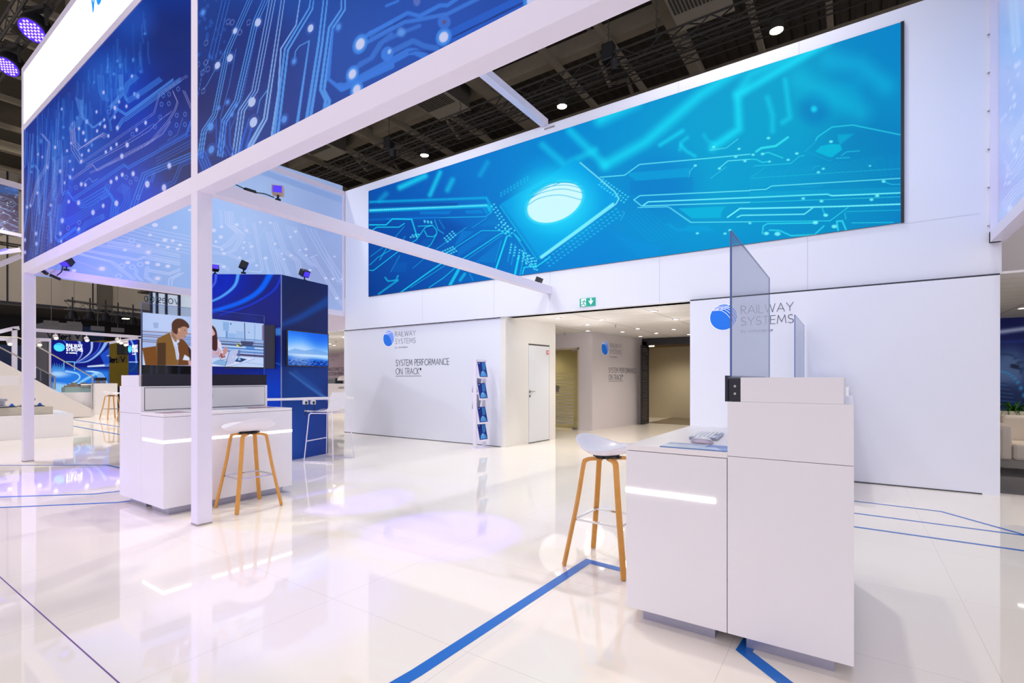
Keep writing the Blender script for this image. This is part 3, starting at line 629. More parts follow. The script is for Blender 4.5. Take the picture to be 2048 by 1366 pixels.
led.poly(A7([(635, 260), (690, 205), (790, 185), (880, 190), (900, 240), (800, 315), (770, 312)]), (0, 188, 222), .85); led.poly(A7([(855, 95), (1015, 85), (880, 190), (860, 160)]), (0, 185, 220), .6, soft=2)
for (x, y, r) in ((180, 128, 2.4), (30, 290, 2.2), (122, 283, 2.4), (457, 278, 2.4), (372, 340, 2.2), (190, 357, 1.8), (790, 162, 2.6), (715, 427, 2), (667, 461, 2.2), (519, 717, 2.4), (697, 743, 2.6), (1303, 550, 2.6), (1240, 690, 2.8), (1185, 728, 2.6), (268, 1062, 4), (160, 1058, 3.4), (822, 990, 3.6), (638, 952, 3.6), (738, 880, 3.2), (1170, 398, 1.6), (0, 958, 2)):
    q = A7([(x, y)])[0]; led.disc(q[0], q[1], r, (120, 245, 250), rx=r * 1.5, soft=1.2, al=.9)
for (x, y) in ((950, 1057), (1220, 1060), (1268, 1027), (930, 396), (1165, 425), (1357, 233), (1325, 310), (1415, 352), (1110, 215)):
    q = A6([(x, y)])[0]; led.disc(q[0], q[1], 2.2, (120, 245, 255), rx=3.2, soft=1.1, al=.9)
scr = T('led_screen', 'huge wide LED screen showing a glowing cyan microchip on a circuit board', 'screen', (-4.2, YW - 0.02, 3.12))
led.build('display', mat_attr('led_picture', 'screen', 1.0, 0.5), scr, back=black, thick=0.018)
b = MB(); b.box(0.498, 0.53, YW - 0.03, YW - 0.003, 3.12, 5.5); b.build('side_trim', black, scr)

# ================================================================== THE STAND'S STEEL FRAME
YF = 2.027; XL = -10.56; XP = -4.765; FT = 0.12
def yf(x): return 2.027 - 0.0141 * (x + 4.65)            # the front line of the stand is not quite parallel to the wall
def fbox(x0, x1, d0, d1, z0, z1, mb=None, m=0):
    return (mb or MB()).prism([(x0, yf(x0) + d0), (x1, yf(x1) + d0), (x1, yf(x1) + d1), (x0, yf(x0) + d1)], z0, z1, m)
frm = T('stand_frame', 'white square-section steel gantry frame standing around the whole open stand', 'frame', (-4.7, YF + 0.06, 0))
fm = [frame_w, steel]
def fpart(nm, mb): return mb.build(nm, fm, frm)
for x in (XP, XL):
    b = MB(); fbox(x, x + FT, 0, FT, 0.012, 6.04, b); fbox(x - 0.001, x + FT + 0.001, -0.001, FT + 0.001, 0, 0.014, b, 1); fpart('post', b)
zb0, zb1 = 2.885, 3.03
fpart('front_rail', fbox(XL, 1.39, -0.001, FT, zb0, zb1))
fpart('front_rail', fbox(XL, 1.39, -0.0015, FT, 5.06, 5.15))
fpart('front_rail', fbox(XL, 1.39, -0.0015, FT, 5.94, 6.045))
# side rails towards the wall (left side)
A0 = Vector((XL + 0.06, YF + FT, 0)); A1 = Vector((-9.86, YW, 0))
def side(z0a, z1a, z0b, z1b, xa=-10.54, xb=-9.97, wd=0.13):
    yn = yf(xa) + .06; return MB().hexa([(xa, yn, z0a), (xa + wd, yn, z0a), (xa + wd, yn, z1a), (xa, yn, z1a)],
                     [(xb, YW, z0b), (xb + wd, YW, z0b), (xb + wd, YW, z1b), (xb, YW, z1b)])
fpart('side_rail', side(2.885, 3.0, 2.74, 2.86)); fpart('side_rail', side(5.80, 5.94, 5.56, 5.68))
fpart('wall_upright', MB().box(-9.9, -9.84, YW - 0.06, YW, 2.74, 5.66))
# cross beams from the front to the wall
b = MB(); b.hexa([(-4.70, YF + .06, 2.885), (-4.59, YF + .06, 2.885), (-4.59, YF + .06, 3.0), (-4.70, YF + .06, 3.0)], [(-4.36, YW, 2.735), (-4.25, YW, 2.735), (-4.25, YW, 2.86), (-4.36, YW, 2.86)])
fpart('cross_beam', b)
b = MB(); b.box(-4.45, -4.33, YF + .08, YW, 5.65, 5.77); fpart('cross_beam', b)
b = MB(); b.box(-4.40, -4.2, YW - 0.02, YW, 5.6, 5.62, 1); fpart('bracket', b)
# right side
fpart('side_rail', MB().box(1.27, 1.39, YF + FT, YW, 2.765, 2.88))
b = MB(); b.box(1.27, 1.36, YW - 0.05, YW, 2.765, 5.8)
fpart('wall_upright', b)
for k in range(7):
    z = 2.95 + k * 0.42
    fpart('screw', MB().tube([(1.25, YW - 0.03, z), (1.275, YW - 0.03, z)], 0.009, 8, 1))
# floodlights, camera-like lamp and cables clamped on the frame
def flood(px_, py_, X=None, Y=None, Z=None, tilt=(0.3, -0.4, -0.6), sz=0.1, label='', body=None, up=1):
    p = P(px_, py_, X=X, Y=Y, Z=Z); t = T('floodlight', label, 'light', p, 'small black floodlights clamped to the frame')
    d = Vector(tilt).normalized(); c = p + Vector((0, 0, 0.11 * up * sz / 0.1))
    b = MB(); b.bar(c - d * sz * 0.45, c + d * sz * 0.45, sz * 1.15, sz * 0.95); b.build('lamp_head', body or black, t, bevel=0.006)
    b = MB(); b.bar(c + d * sz * 0.46, c + d * sz * 0.5, sz * 0.85, sz * 0.7); b.build('lens', M('violet_lens', (60, 40, 220), 0.2, emit=(70, 50, 255), es=1.2), t)
    b = MB(); b.tube([p, p + Vector((0, 0, up * 0.02))], sz * 0.3, 10); b.bar(p, c, 0.016, 0.016); b.build('clamp', black, t)
    return t
flood(133, 541, X=-10.33, label='black floodlight on the left corner of the frame, square head upright', sz=0.13)
flood(487, 547, X=-7.9, label='black floodlight standing on the blue tower left of its front edge', sz=0.12, tilt=(0.2, 0.5, -0.2))
flood(430, 549, X=-8.2, label='black floodlight on the blue tower close to the white front post', sz=0.09, tilt=(0.8, -0.2, 0.3))
flood(609, 562, Y=5.0, label='black floodlight tilted on top of the right tower edge', sz=0.12, tilt=(0.9, 0.1, -0.5))
flood(674, 622, X=-9.95, label='black floodlight on the rear end of the lower left frame rail', sz=0.1, tilt=(0.9, 0, -0.1))
flood(556, 402, Y=2.9, label='small beige lit camera lamp standing on the lower cross beam', sz=0.095, tilt=(0.9, -0.7, 0.1), body=M('beige_case', (196, 172, 150), 0.5))
flood(1078, 571, Y=7.2, label='black floodlight with violet lens where the cross beam meets the wall', sz=0.1, tilt=(-0.8, -0.1, 0.35), up=0.8)
def cable(nm, pts, lab, r=0.006, mt=black): return MB().tube(pts, r, 6).build(nm, mt, label=lab, cat='cable')
for (a, c_, lab) in (((84, 540), (94, 548), 'black clamp arm sticking out at the left frame corner'), ((100, 550), (121, 559), 'long black clamp arm below the left corner floodlight')):
    p, q = P(*a, X=-10.3), P(*c_, X=-10.25)
    MB().bar(p, q, 0.05, 0.04).build('clamp_arm', black, label=lab, cat='clamp')
cable('cable', bez([P(125, 533, X=-10.3), P(123, 543, X=-10.28), P(114, 551, X=-10.26)]), 'thin black cable looping under the left corner floodlight', 0.008)
cable('cable', bez([P(459, 364, Y=2.3), P(475, 371, Y=2.4), P(488, 377, Y=2.5)]), 'thin black cable running along the lower cross beam')
cable('cable', bez([P(511, 385, Y=2.62), P(530, 388, Y=2.75), P(548, 395, Y=2.85)]), 'thin black cable from the plug box to the beige camera lamp')
p, q = P(489, 378, Y=2.5), P(511, 385, Y=2.62)
MB().bar(p, q, 0.035, 0.03).build('power_adapter', black, label='black inline power adapter lying on the lower cross beam', cat='power adapter', bevel=0.006)

# ------------------------------------------------------------------ printed circuit-board banners
print_m = mat_attr('backlit_fabric_print', 'print', 0.46, 0.2, dim=0.5, spec=0.07)
def Q1(L): return Zm(40, 150, 3.594)(L)
fa = Art((XL + FT, yf(XL + FT) + 0.004), (XP, yf(XP) + 0.004), 3.03, 5.06, 400, 420, (8, 48, 150))
for (x, y, r, c, al) in ((60, 450, 60, (4, 14, 88), .9), (55, 300, 50, (10, 50, 160), .6), (180, 420, 90, (0, 56, 205), .9), (250, 430, 90, (0, 64, 215), .9), (150, 280, 70, (26, 92, 210), .75), (220, 160, 60, (40, 110, 226), .7),
                         (300, 60, 70, (16, 60, 150), .7), (290, 220, 70, (4, 56, 190), .8), (365, 180, 60, (16, 36, 116), .85), (370, 330, 50, (20, 34, 100), .9), (350, 70, 60, (14, 40, 118), .9), (260, 40, 40, (22, 84, 196), .7)):
    fa.disc(x, y, r, c, soft=r * .7, al=al)
rng = random.Random(3)
for i in range(46):                                     # loose vertical tracks on the left, softly drawn
    x = 42 + i * 1.75 + rng.uniform(-1, 1); y0 = rng.uniform(230, 330) - max(0, i - 20) * 2; y1 = rng.uniform(430, 530)
    k = rng.uniform(-0.10, 0.02); ym = (y0 + y1) / 2 + rng.uniform(-30, 30)
    pts = [(x, y0), (x + k * (ym - y0), ym), (x + k * (ym - y0) - rng.choice((0, 4, 8, -3)), ym + 14), (x + k * (y1 - y0) - 6, y1)]
    fa.stroke(pts, rng.uniform(.6, 1.6), rng.choice(((60, 140, 250), (30, 100, 230), (110, 150, 240))), rng.uniform(.5, 1.2), rng.uniform(.45, .85))
for i in range(70):
    x = rng.uniform(60, 300); y = 262 - (x - 42) * 1.09 + rng.uniform(20, 120); L = rng.uniform(25, 75)
    fa.stroke([(x, y), (x, y + L * .6), (x + rng.choice((-3, 3, 0)), y + L)], rng.uniform(1.0, 3.4), (70, 150, 245), rng.uniform(1.5, 3.5), rng.uniform(.2, .5))
    if i % 3 == 0: fa.disc(x, y + L, rng.uniform(2, 5), (90, 160, 245), rx=rng.uniform(1.5, 2.8), soft=1.5, al=.7)
LB = (95, 160, 250); LV = (176, 176, 236)
for pts, n, dx, dy, wd, c, so in (([(300, 560), (300, 850), (340, 830), (378, 885), (745, 640), (775, 660), (1190, 430), (1225, 330)], 2, 4, 14, 1.5, (50, 130, 250), .6),
    ([(340, 710), (370, 745), (410, 715), (520, 640), (550, 680), (730, 580), (940, 470), (1060, 330), (1110, 250), (1130, 190), (1095, 110)], 2, 6, 10, .8, LV, .45),
    ([(470, 660), (750, 510), (930, 400), (1000, 330), (1090, 260)], 1, 0, 0, .8, LV, .4),
    ([(450, 620), (960, 270), (1000, 130), (1200, 0)], 2, 6, 10, .8, (140, 150, 232), .45), ([(690, 380), (735, 310), (760, 300), (1150, 20)], 3, 4, 12, 1.3, (90, 160, 250), .6),
    ([(680, 270), (700, 250), (760, 290), (830, 240), (1100, 40)], 2, 0, -12, 2.0, (80, 155, 248), 1), ([(390, 330), (400, 480), (440, 520), (600, 415), (632, 435)], 3, -12, 10, .9, LV, .5),
    ([(360, 400), (370, 540), (432, 640)], 3, 14, -10, .9, LV, .45), ([(390, 905), (450, 900), (610, 805), (665, 900), (650, 1020)], 4, 14, 16, 2.6, (20, 112, 240), .9),
    ([(310, 1040), (380, 1015), (560, 900)], 4, 10, 14, 2.4, (12, 92, 226), 1), ([(790, 960), (880, 705), (1225, 560)], 3, 16, 12, 2.0, (50, 130, 240), .9), ([(980, 600), (1225, 470)], 3, 0, 22, 1.6, (30, 90, 200), 1),
    ([(250, 1150), (275, 1190), (400, 1095), (430, 1140)], 2, 0, 14, 2.6, (30, 120, 244), .9), ([(270, 930), (250, 1150)], 4, 9, 0, 1.6, (40, 120, 240), .8), ([(710, 0), (720, 140), (640, 230)], 3, 12, 0, 1.8, (80, 150, 240), 1.4),
    ([(400, 160), (430, 280), (390, 370)], 4, 10, 6, 1.2, LB, .8), ([(560, 0), (570, 120), (600, 180)], 3, 18, 4, 2.4, (60, 130, 230), 2), ([(1170, 110), (1225, 240)], 2, 14, 4, .8, LV, .4), ([(450, 780), (500, 740), (520, 770), (560, 745)], 1, 0, 0, 1.2, LB, .6),
    ([(935, 770), (960, 700)], 2, 14, 0, 1.6, (50, 120, 230), .9), ([(1040, 790), (1100, 760), (1150, 640), (1225, 610)], 2, 14, 14, 2, (30, 90, 200), 1.2), ([(700, 830), (740, 780), (750, 900), (690, 1000)], 4, 15, 8, 1.8, (30, 100, 230), .9),
    ([(1170, 310), (1130, 430), (1060, 470)], 1, 0, 0, .8, (90, 140, 235), .5), ([(600, 420), (520, 460), (460, 510)], 2, 8, 10, .8, LV, .4), ([(200, 1010), (215, 980), (220, 1200)], 2, 8, 4, 1.4, LB, .7), ([(105, 650), (130, 690), (135, 1000)], 2, 8, 0, 1.2, LB, .8)):
    fa.bundle(Q1(pts), n, dx / 3.594, dy / 3.594, wd, c, so, .9)
for (x, y, r) in ((635, 438, 13), (554, 402, 12), (700, 380, 16), (770, 503, 19), (732, 583, 19), (903, 343, 15), (838, 394, 14), (694, 498, 13), (654, 527, 13), (617, 553, 13), (360, 735, 15), (440, 622, 15), (288, 692, 15), (735, 717, 16), (694, 742, 16), (654, 768, 16), (813, 710, 19), (1073, 652, 22), (915, 785, 26), (1035, 810, 26), (693, 922, 22),
                  (598, 940, 16), (525, 988, 20), (303, 1047, 20), (421, 918, 18), (424, 1110, 16), (440, 785, 16), (470, 790, 14), (290, 1140, 15), (118, 1213, 15), (115, 1140, 15), (252, 520, 13), (197, 663, 13), (126, 848, 13), (846, 150, 20), (823, 138, 14), (682, 236, 17), (765, 225, 13), (712, 192, 12), (493, 543, 12), (470, 470, 12), (222, 936, 12), (350, 910, 14),
                  (575, 352, 12), (610, 370, 15), (605, 322, 11), (680, 303, 13), (550, 265, 12), (480, 335, 16), (455, 415, 15), (425, 385, 13), (358, 620, 11), (367, 490, 10), (445, 575, 11), (320, 775, 11), (50, 950, 12), (75, 940, 11), (35, 1185, 14), (35, 1275, 14), (600, 125, 14), (805, 10, 14), (300, 245, 10), (160, 590, 9), (130, 570, 9), (380, 680, 10), (338, 545, 11), (296, 1195, 12)):
    q = Q1([(x, y)])[0]; r /= 3.594; blur = 1.2 if y < 200 or x < 200 or x > 1050 or y > 1100 else .5
    fa.disc(q[0], q[1], r * 1.35, (50, 120, 245), rx=r * .85, soft=1, al=.6, ring=.9); fa.disc(q[0], q[1], r * .95, (200, 200, 248), rx=r * .62, soft=blur, al=.95)
for (x, y) in ((1030, 148), (1072, 138), (1070, 205), (1127, 290), (1186, 282), (1125, 360), (1080, 418), (970, 370), (808, 425), (763, 735), (835, 748), (795, 770), (1137, 100), (1017, 210), (1186, 356), (590, 1020), (425, 1060), (345, 1100), (850, 880), (1007, 303), (402, 808), (640, 265)):
    q = Q1([(x, y)])[0]; fa.disc(q[0], q[1], 4, (100, 140, 235), rx=3, soft=.5, al=.9, ring=1)
for i in range(26):                                     # fine parallel tracks sweeping down on the lower left
    x = 60 + i * 2.6; fa.stroke([(x + 26, 330 - i), (x + 20, 380), (x + 8, 410), (x + 2, 470), (x - 4, 520)], rng.uniform(.5, 1.0), rng.choice(((70, 140, 250), (150, 160, 238), (40, 110, 240))), .45, .75)
for pts, n, dx, dy, wd, c, so in (([(700, 100), (690, 260), (640, 330), (650, 400)], 2, 10, 0, 1.0, LB, .6), ([(830, 0), (760, 60), (740, 130), (760, 180), (900, 90), (1000, 20)], 3, 10, 10, 2.6, (60, 130, 230), 1.8), ([(150, 420), (200, 480), (190, 640), (120, 760), (70, 930)], 3, 8, 4, 1.0, (150, 170, 244), .5),
    ([(270, 470), (285, 600), (240, 700), (235, 900)], 3, 12, 0, 1.0, LB, .6), ([(440, 180), (440, 300), (520, 380), (590, 330)], 2, 12, 0, 1.6, LB, 1.0), ([(1000, 520), (1225, 400)], 2, 0, 30, 2.4, (26, 84, 200), 1.4), ([(620, 780), (600, 860), (560, 880)], 3, 14, 8, 2.0, (30, 110, 240), .8),
    ([(480, 640), (700, 520), (860, 420), (960, 350)], 1, 0, 0, .7, LV, .4), ([(500, 700), (720, 600), (900, 500), (1020, 420), (1080, 330)], 2, 4, 8, .7, LV, .4), ([(330, 1180), (420, 1130), (470, 1060), (600, 1000)], 3, 6, 14, 2.2, (24, 104, 236), 1)):
    fa.bundle(Q1(pts), n, dx / 3.594, dy / 3.594, wd, c, so, .85)
t1 = T('circuit_banner', 'bright blue circuit board banner on the gantry left of the front post', 'banner', (-7.4, YF, 3.03))
fa.build('print', print_m, t1, thick=0.03)

def Q2(L): return Zm(380, 0, 3.795)(L)
def Q3(L): return Zm(680, 0, 4.655)(L)
fb = Art((XP + FT, yf(XP + FT) + 0.004), (1.2, yf(1.2) + 0.004), 3.03, 5.06, 560, 420, (34, 78, 168), pmax=1230)
for (x, y, r, c, al) in ((400, 300, 80, (30, 46, 120), .95), (420, 180, 80, (28, 38, 108), .95), (430, 60, 90, (30, 60, 140), .9), (520, 120, 90, (32, 48, 124), .8), (560, 230, 90, (34, 56, 136), .85), (640, 200, 80, (36, 64, 150), .7), (740, 120, 110, (38, 84, 180), .7), (900, 60, 130, (36, 86, 190), .7), (1060, 0, 100, (34, 78, 176), .6)):
    fb.disc(x, y, r, c, soft=r * .75, al=al)
for i in range(30):
    x = rng.uniform(395, 450); y = rng.uniform(-20, 130); fb.disc(x, y, rng.uniform(2, 5), (50, 110, 220), rx=rng.uniform(1.5, 3), soft=2, al=.45)
BL = (84, 158, 244); BM = (58, 128, 232); BW = (190, 196, 244)
for pts, n, dx, dy, wd, c, so, w2 in (([(610, -40), (470, 690), (370, 840), (320, 1190)], 3, 22, 0, 1.5, (130, 180, 248), .6, 3.0), ([(700, -40), (560, 900), (420, 1150)], 2, 22, 4, 1.4, (140, 186, 248), .7, 5.5),
    ([(450, -30), (270, 380), (170, 870), (90, 990), (60, 1190)], 3, 16, 4, 1.1, BL, .5, 2.6), ([(560, -20), (480, 160), (340, 760), (240, 920), (210, 1180)], 3, 18, 4, 1.2, BL, .5, 3.2), ([(250, -20), (140, 440)], 3, 26, 6, 1.0, BM, .7, 1.2),
    ([(835, -10), (805, 190), (690, 370), (670, 700), (620, 1030)], 1, 0, 0, 2.0, (130, 180, 248), .6, 4.5), ([(915, -10), (905, 60), (720, 370), (640, 1030)], 2, 24, 10, 2.0, BL, .6, 5.0), ([(1015, -10), (975, 330), (885, 900)], 2, 28, 2, 2.6, BL, .6, 6.5),
    ([(1150, -10), (1148, 70), (1055, 210), (990, 680), (1030, 760), (1020, 840)], 2, 28, 4, 2.4, BL, .6, 8), ([(1085, 220), (1050, 600), (1150, 680), (1530, 500)], 1, 0, 0, 4, BM, .8, 12), ([(905, 310), (815, 930)], 1, 0, 0, 2.6, BL, .8, 6),
    ([(905, 310), (830, 350), (800, 390), (795, 440)], 1, 0, 0, 2, BL, .8, 2), ([(490, 310), (390, 780), (300, 1000)], 1, 0, 0, .9, BM, .8, 1), ([(350, 370), (300, 640), (230, 900)], 1, 0, 0, 1.2, BM, .8, 1.2), ([(60, 740), (90, 560), (160, 420)], 1, 0, 0, 1, BM, .6, 1),
    ([(270, 380), (130, 640), (100, 685)], 1, 0, 0, 1, BL, .5, 1), ([(510, 860), (530, 760), (590, 680)], 1, 0, 0, 1.6, BL, .8, 2.2), ([(450, 900), (400, 1060), (380, 1150)], 2, 40, 0, 3, (40, 100, 220), 1.4, 5), ([(200, 900), (200, 1100), (240, 1180)], 4, 34, 0, 2.2, (36, 92, 214), 1.3, 3),
    ([(1360, 250), (1530, 170)], 2, 10, 34, 6, BM, .8, 7), ([(1220, 560), (1290, 480), (1370, 440), (1440, 330), (1530, 260)], 1, 0, 0, 6, (56, 116, 214), 1, 8), ([(50, 1170), (100, 1290)], 4, 20, -8, 3, (40, 104, 226), 1, 3)):
    for i in range(n): fb.stroke([(x + dx * i / 3.795, y + dy * i / 3.795) for x, y in Q2(pts)], wd, c, so, .92, w2=w2)
for pts, wd, c in (([(250, 330), (630, 120), (740, 150), (930, 50), (1000, 50), (1100, -20)], 8, BM), ([(260, 390), (600, 205), (700, 190), (1000, 130), (1300, -20)], 8, (60, 124, 226)), ([(120, 650), (300, 540), (400, 390), (560, 310), (740, 240)], 8, (56, 114, 214)),
                   ([(0, 800), (40, 810), (640, 480), (700, 480), (820, 540)], 14, (58, 126, 230)), ([(480, 480), (680, 380), (790, 430), (900, 450)], 11, (56, 118, 216)), ([(1030, 310), (1700, -20)], 15, (38, 100, 210)), ([(1060, 370), (1800, 20)], 10, (36, 96, 206)),
                   ([(430, 55), (540, 10)], 5, BM)):
    fb.stroke(Q3(pts), wd, c, 1.2, .9)
fb.stroke(Q3([(1050, 345), (1740, 5)]), 2.4, (24, 44, 120), .8, .9); fb.stroke(Q3([(640, 490), (700, 470), (860, 490)]), 1.6, (24, 44, 120), .8, .8); fb.stroke(Q3([(250, 365), (620, 165)]), 1.6, (28, 50, 130), .8, .8)
for (x, y, r, rx) in ((188, 410, 20, 14), (115, 690, 17, 12), (155, 835, 17, 12), (965, 345, 18, 15), (1790, 10, 20, 18)):
    q = Q3([(x, y)])[0]; fb.disc(q[0], q[1], r * 1.05, (60, 140, 240), rx=rx, soft=2, al=.95, tilt=.4); fb.disc(q[0], q[1], r * .62, (205, 214, 250), rx=rx * .6, soft=2.2, al=1, tilt=.4)
fb.disc(*Q3([(440, 500)])[0], 15, (60, 130, 234), rx=12, soft=1.5, al=.95, tilt=.4); fb.disc(*Q3([(460, 480)])[0], 5, (160, 196, 248), rx=3.4, soft=1.2, tilt=.4); fb.disc(*Q3([(970, 205)])[0], 14, (62, 118, 220), rx=13, soft=2, al=.9); fb.disc(*Q3([(970, 205)])[0], 4, (96, 84, 140), rx=4, soft=1)
fb.disc(*Q3([(715, 10)])[0], 10, (100, 120, 200), rx=7, soft=1.5, al=.8); fb.disc(*Q3([(570, 300)])[0], 9, (100, 164, 244), rx=8, soft=4, al=.8)
for (x, y, r) in ((515, 170, 36), (342, 235, 26), (208, 497, 32), (303, 440, 34), (470, 775, 42), (482, 928, 44), (157, 962, 36), (162, 1135, 36), (915, 215, 34), (98, 95, 26), (790, 465, 26), (715, 905, 34), (1127, 205, 30), (285, 775, 20), (350, 800, 16), (218, 820, 16), (318, 870, 18)):
    q = Q2([(x, y)])[0]; r /= 3.795; fb.disc(q[0], q[1], r * 1.35, (60, 120, 230), rx=r * .9, soft=1, ring=.9, al=.7, tilt=.35)
    wt = x in (515, 342, 208, 303, 470, 482, 915); fb.disc(q[0], q[1], r * .92, (190, 208, 250) if wt else (84, 150, 240), rx=r * .62, soft=.7 if wt else 2, al=.95, tilt=.35)
for (x, y) in ((120, 475), (135, 525), (95, 550), (100, 690), (445, 170), (290, 165), (320, 170), (60, 490), (378, 245), (122, 325)):
    q = Q2([(x, y)])[0]; fb.disc(q[0], q[1], 5.5, (120, 150, 226), rx=3.6, soft=.5, ring=.9, al=.85, tilt=.35)
t2 = T('circuit_banner', 'dark blue circuit board banner with thick tracks right of the front post', 'banner', (-1.2, YF, 3.03))
fb.build('print', print_m, t2, thick=0.03)

# light box with the blue letters above the left banner
lb = T('light_box', 'glowing white light box sign with blue letters at the very top left', 'sign', (-6.5, YF, 5.045))
fbox(XL + FT, -1.0, 0.004, 0.07, 5.15, 5.94).build('lit_face', M('white_light_box', (255, 255, 255), 0.5, emit=(255, 255, 255), es=2.2), lb)
vp = PL(187.5, 20, (XL, yf(XL)), (-4, yf(-4)))
b = MB(); text(b, 'voestalpine', (vp.x - 0.085, vp.y + 0.001, vp.z), (1, -0.0141, 0), 0.40, 1.85, 0.13, 0.13)
b.build('lettering', M('sign_blue', (0, 130, 235), 0.5, emit=(0, 130, 235), es=0.8), lb)

# the pale see-through mesh banner on the left side, seen from inside
mesh_m = mat_attr('pale_mesh_print', 'print', 0.30, 0.12, alpha=0.93)
ma = Art((-10.42, yf(-10.42) + FT), (-9.86, YW - 0.05), 2.86, 5.8, 520, 330, (160, 188, 228))
for (x, y, r, c, al) in ((620, 400, 110, (176, 200, 236), .7), (660, 540, 80, (156, 172, 212), .9), (660, 440, 70, (160, 182, 224), .8), (460, 420, 90, (178, 204, 238), .7), (350, 480, 90, (152, 184, 228), .7), (240, 520, 80, (146, 178, 226), .7), (130, 520, 60, (132, 160, 224), .6)):
    ma.disc(x, y, r, c, soft=r * .7, al=al)
def Q4(L): return Zm(400, 340, 4.553)(L)
def Q5(L): return Zm(60, 480, 6.827)(L)
ma.stroke(Q4([(520, 0), (1340, 290)]), 12, (140, 172, 222), 2, .7)
WL = (206, 216, 244); WS = (190, 208, 242)
for pts, n, dx, dy, wd, c, so in (([(180, 360), (190, 510)], 2, 14, 0, 1.6, WS, .9), ([(230, 370), (235, 490), (330, 570), (240, 670), (180, 700), (90, 680)], 3, 16, 8, 1.2, WL, .5), ([(265, 370), (275, 500), (380, 580), (300, 720), (240, 750)], 3, 16, 4, 1.1, WL, .5),
    ([(380, 430), (400, 560), (440, 570)], 3, 12, 0, 1.3, WS, .8), ([(480, 480), (530, 740), (560, 900), (540, 930), (440, 920)], 2, 18, 0, 1.2, WL, .5), ([(600, 560), (700, 940)], 3, 22, 4, 1.3, WL, .5), ([(660, 480), (750, 740), (870, 830), (900, 960)], 3, 18, -4, 1.2, WL, .5),
    ([(690, 720), (720, 800), (790, 960)], 3, 16, 0, 1.2, WL, .5), ([(780, 500), (870, 740), (1000, 870)], 4, 20, 4, 1.3, WS, .7), ([(850, 520), (950, 720)], 2, 22, 0, 1.6, WS, 1.1), ([(960, 520), (1080, 740), (1250, 1010), (1320, 1020)], 3, 40, 10, 1.4, WS, 1.1),
    ([(1010, 790), (1190, 1080), (1230, 1150), (1310, 1260)], 2, 22, 0, 1.2, WL, .5), ([(950, 980), (1080, 1250)], 3, 20, 0, 1.1, WL, .5), ([(90, 740), (260, 760), (430, 840), (500, 820)], 2, 0, 16, 1.1, WL, .5), ([(90, 840), (200, 860), (270, 900)], 2, 0, 22, 1.2, WL, .5),
    ([(440, 650), (480, 800), (420, 830)], 2, 18, 8, 1.1, WL, .5), ([(580, 800), (620, 940)], 2, 14, 0, 1.1, WL, .5), ([(1000, 800), (1070, 770)], 1, 0, 0, 1.3, WL, .5), ([(520, 640), (600, 520)], 1, 0, 0, 1.4, WS, .8), ([(1130, 760), (1260, 1040)], 2, 26, 0, 1.0, WS, .9)):
    ma.bundle(Q4(pts), n, dx / 4.553, dy / 4.553, wd, c, so, .85)
for (x, y, r) in ((125, 550, 22), (190, 610, 20), (145, 652, 14), (200, 725, 13), (218, 760, 17), (360, 798, 14), (415, 838, 16), (145, 885, 17), (218, 880, 18), (598, 802, 18), (746, 762, 12), (767, 812, 12), (827, 778, 14), (1002, 912, 14), (1145, 985, 14), (1210, 992, 14), (1245, 1168, 16), (1295, 992, 12), (470, 697, 16), (393, 710, 12), (420, 755, 12), (402, 658, 12), (335, 498, 18), (197, 517, 16), (425, 550, 16), (550, 475, 14), (640, 480, 14), (685, 672, 14), (823, 610, 14), (965, 722, 14), (870, 560, 16), (515, 870, 14), (967, 777, 12), (907, 730, 10), (1225, 787, 10)):
    q = Q4([(x, y)])[0]; ma.disc(q[0], q[1], r / 4.553 * .8, (216, 222, 246), rx=r / 4.553, soft=.7, al=.9)
for pts, n, dx, dy, wd, c, so in (([(460, 230), (760, 330), (960, 405)], 1, 0, 0, 1.4, (190, 180, 250), .6), ([(1060, 30), (1440, 80), (1560, 90), (2048, 200)], 3, 0, 22, 1.1, WL, .5), ([(880, 50), (1560, 160), (1640, 200), (2048, 280)], 2, 0, 24, 1.1, WL, .5),
    ([(700, 120), (1460, 260), (1550, 225), (2048, 320)], 2, 0, 22, 1.5, WL, .6), ([(560, 170), (1100, 300), (1400, 540)], 2, 34, -6, 2.0, WS, .9), ([(1620, 400), (1900, 450), (2048, 390)], 2, 0, 24, 1.8, WL, .8), ([(1580, 370), (1560, 510), (1700, 600)], 3, 22, -4, 1.8, WS, 1.0),
    ([(1890, 620), (1900, 530), (2048, 450)], 2, 46, 0, 2.0, WL, .9), ([(1440, 400), (1430, 480), (1520, 560)], 2, 26, 0, 1.8, WS, 1.1), ([(980, 0), (1420, 60)], 2, 0, 18, 1.1, WL, .5)):
    ma.bundle(Q5(pts), n, dx / 6.827, dy / 6.827, wd, c, so, .85)
for (x, y, r) in ((983, 392, 44), (1742, 525, 40), (1615, 168, 36), (1482, 80, 34), (1336, 308, 34), (1603, 310, 34), (1745, 335, 34), (1882, 358, 34), (1744, 68, 28), (1883, 96, 28), (2015, 122, 26), (600, 420, 34), (466, 266, 40), (1950, 10, 28)):
    q = Q5([(x, y)])[0]; r /= 6.827; ma.disc(q[0], q[1], r * .66, (222, 222, 244), rx=r, soft=.8, al=.95); ma.disc(q[0], q[1], r * 1.0, (196, 206, 240), rx=r * 1.5, soft=.5, ring=.8, al=.7) if r > 5.1 else None
for (x, y) in ((1258, 352), (1400, 370), (1506, 332), (1210, 495), (1390, 5)):
    q = Q5([(x, y)])[0]; ma.disc(q[0], q[1], 4, WS, rx=5.4, soft=.8, ring=1.6, al=.9)
for (x, y, r) in ((310, 450, 6), (350, 455, 5), (330, 480, 5), (300, 470, 4), (360, 490, 4), (250, 500, 4), (380, 420, 4)):
    ma.disc(x, y, r * .66, (222, 224, 246), rx=r, soft=.7, al=.9)
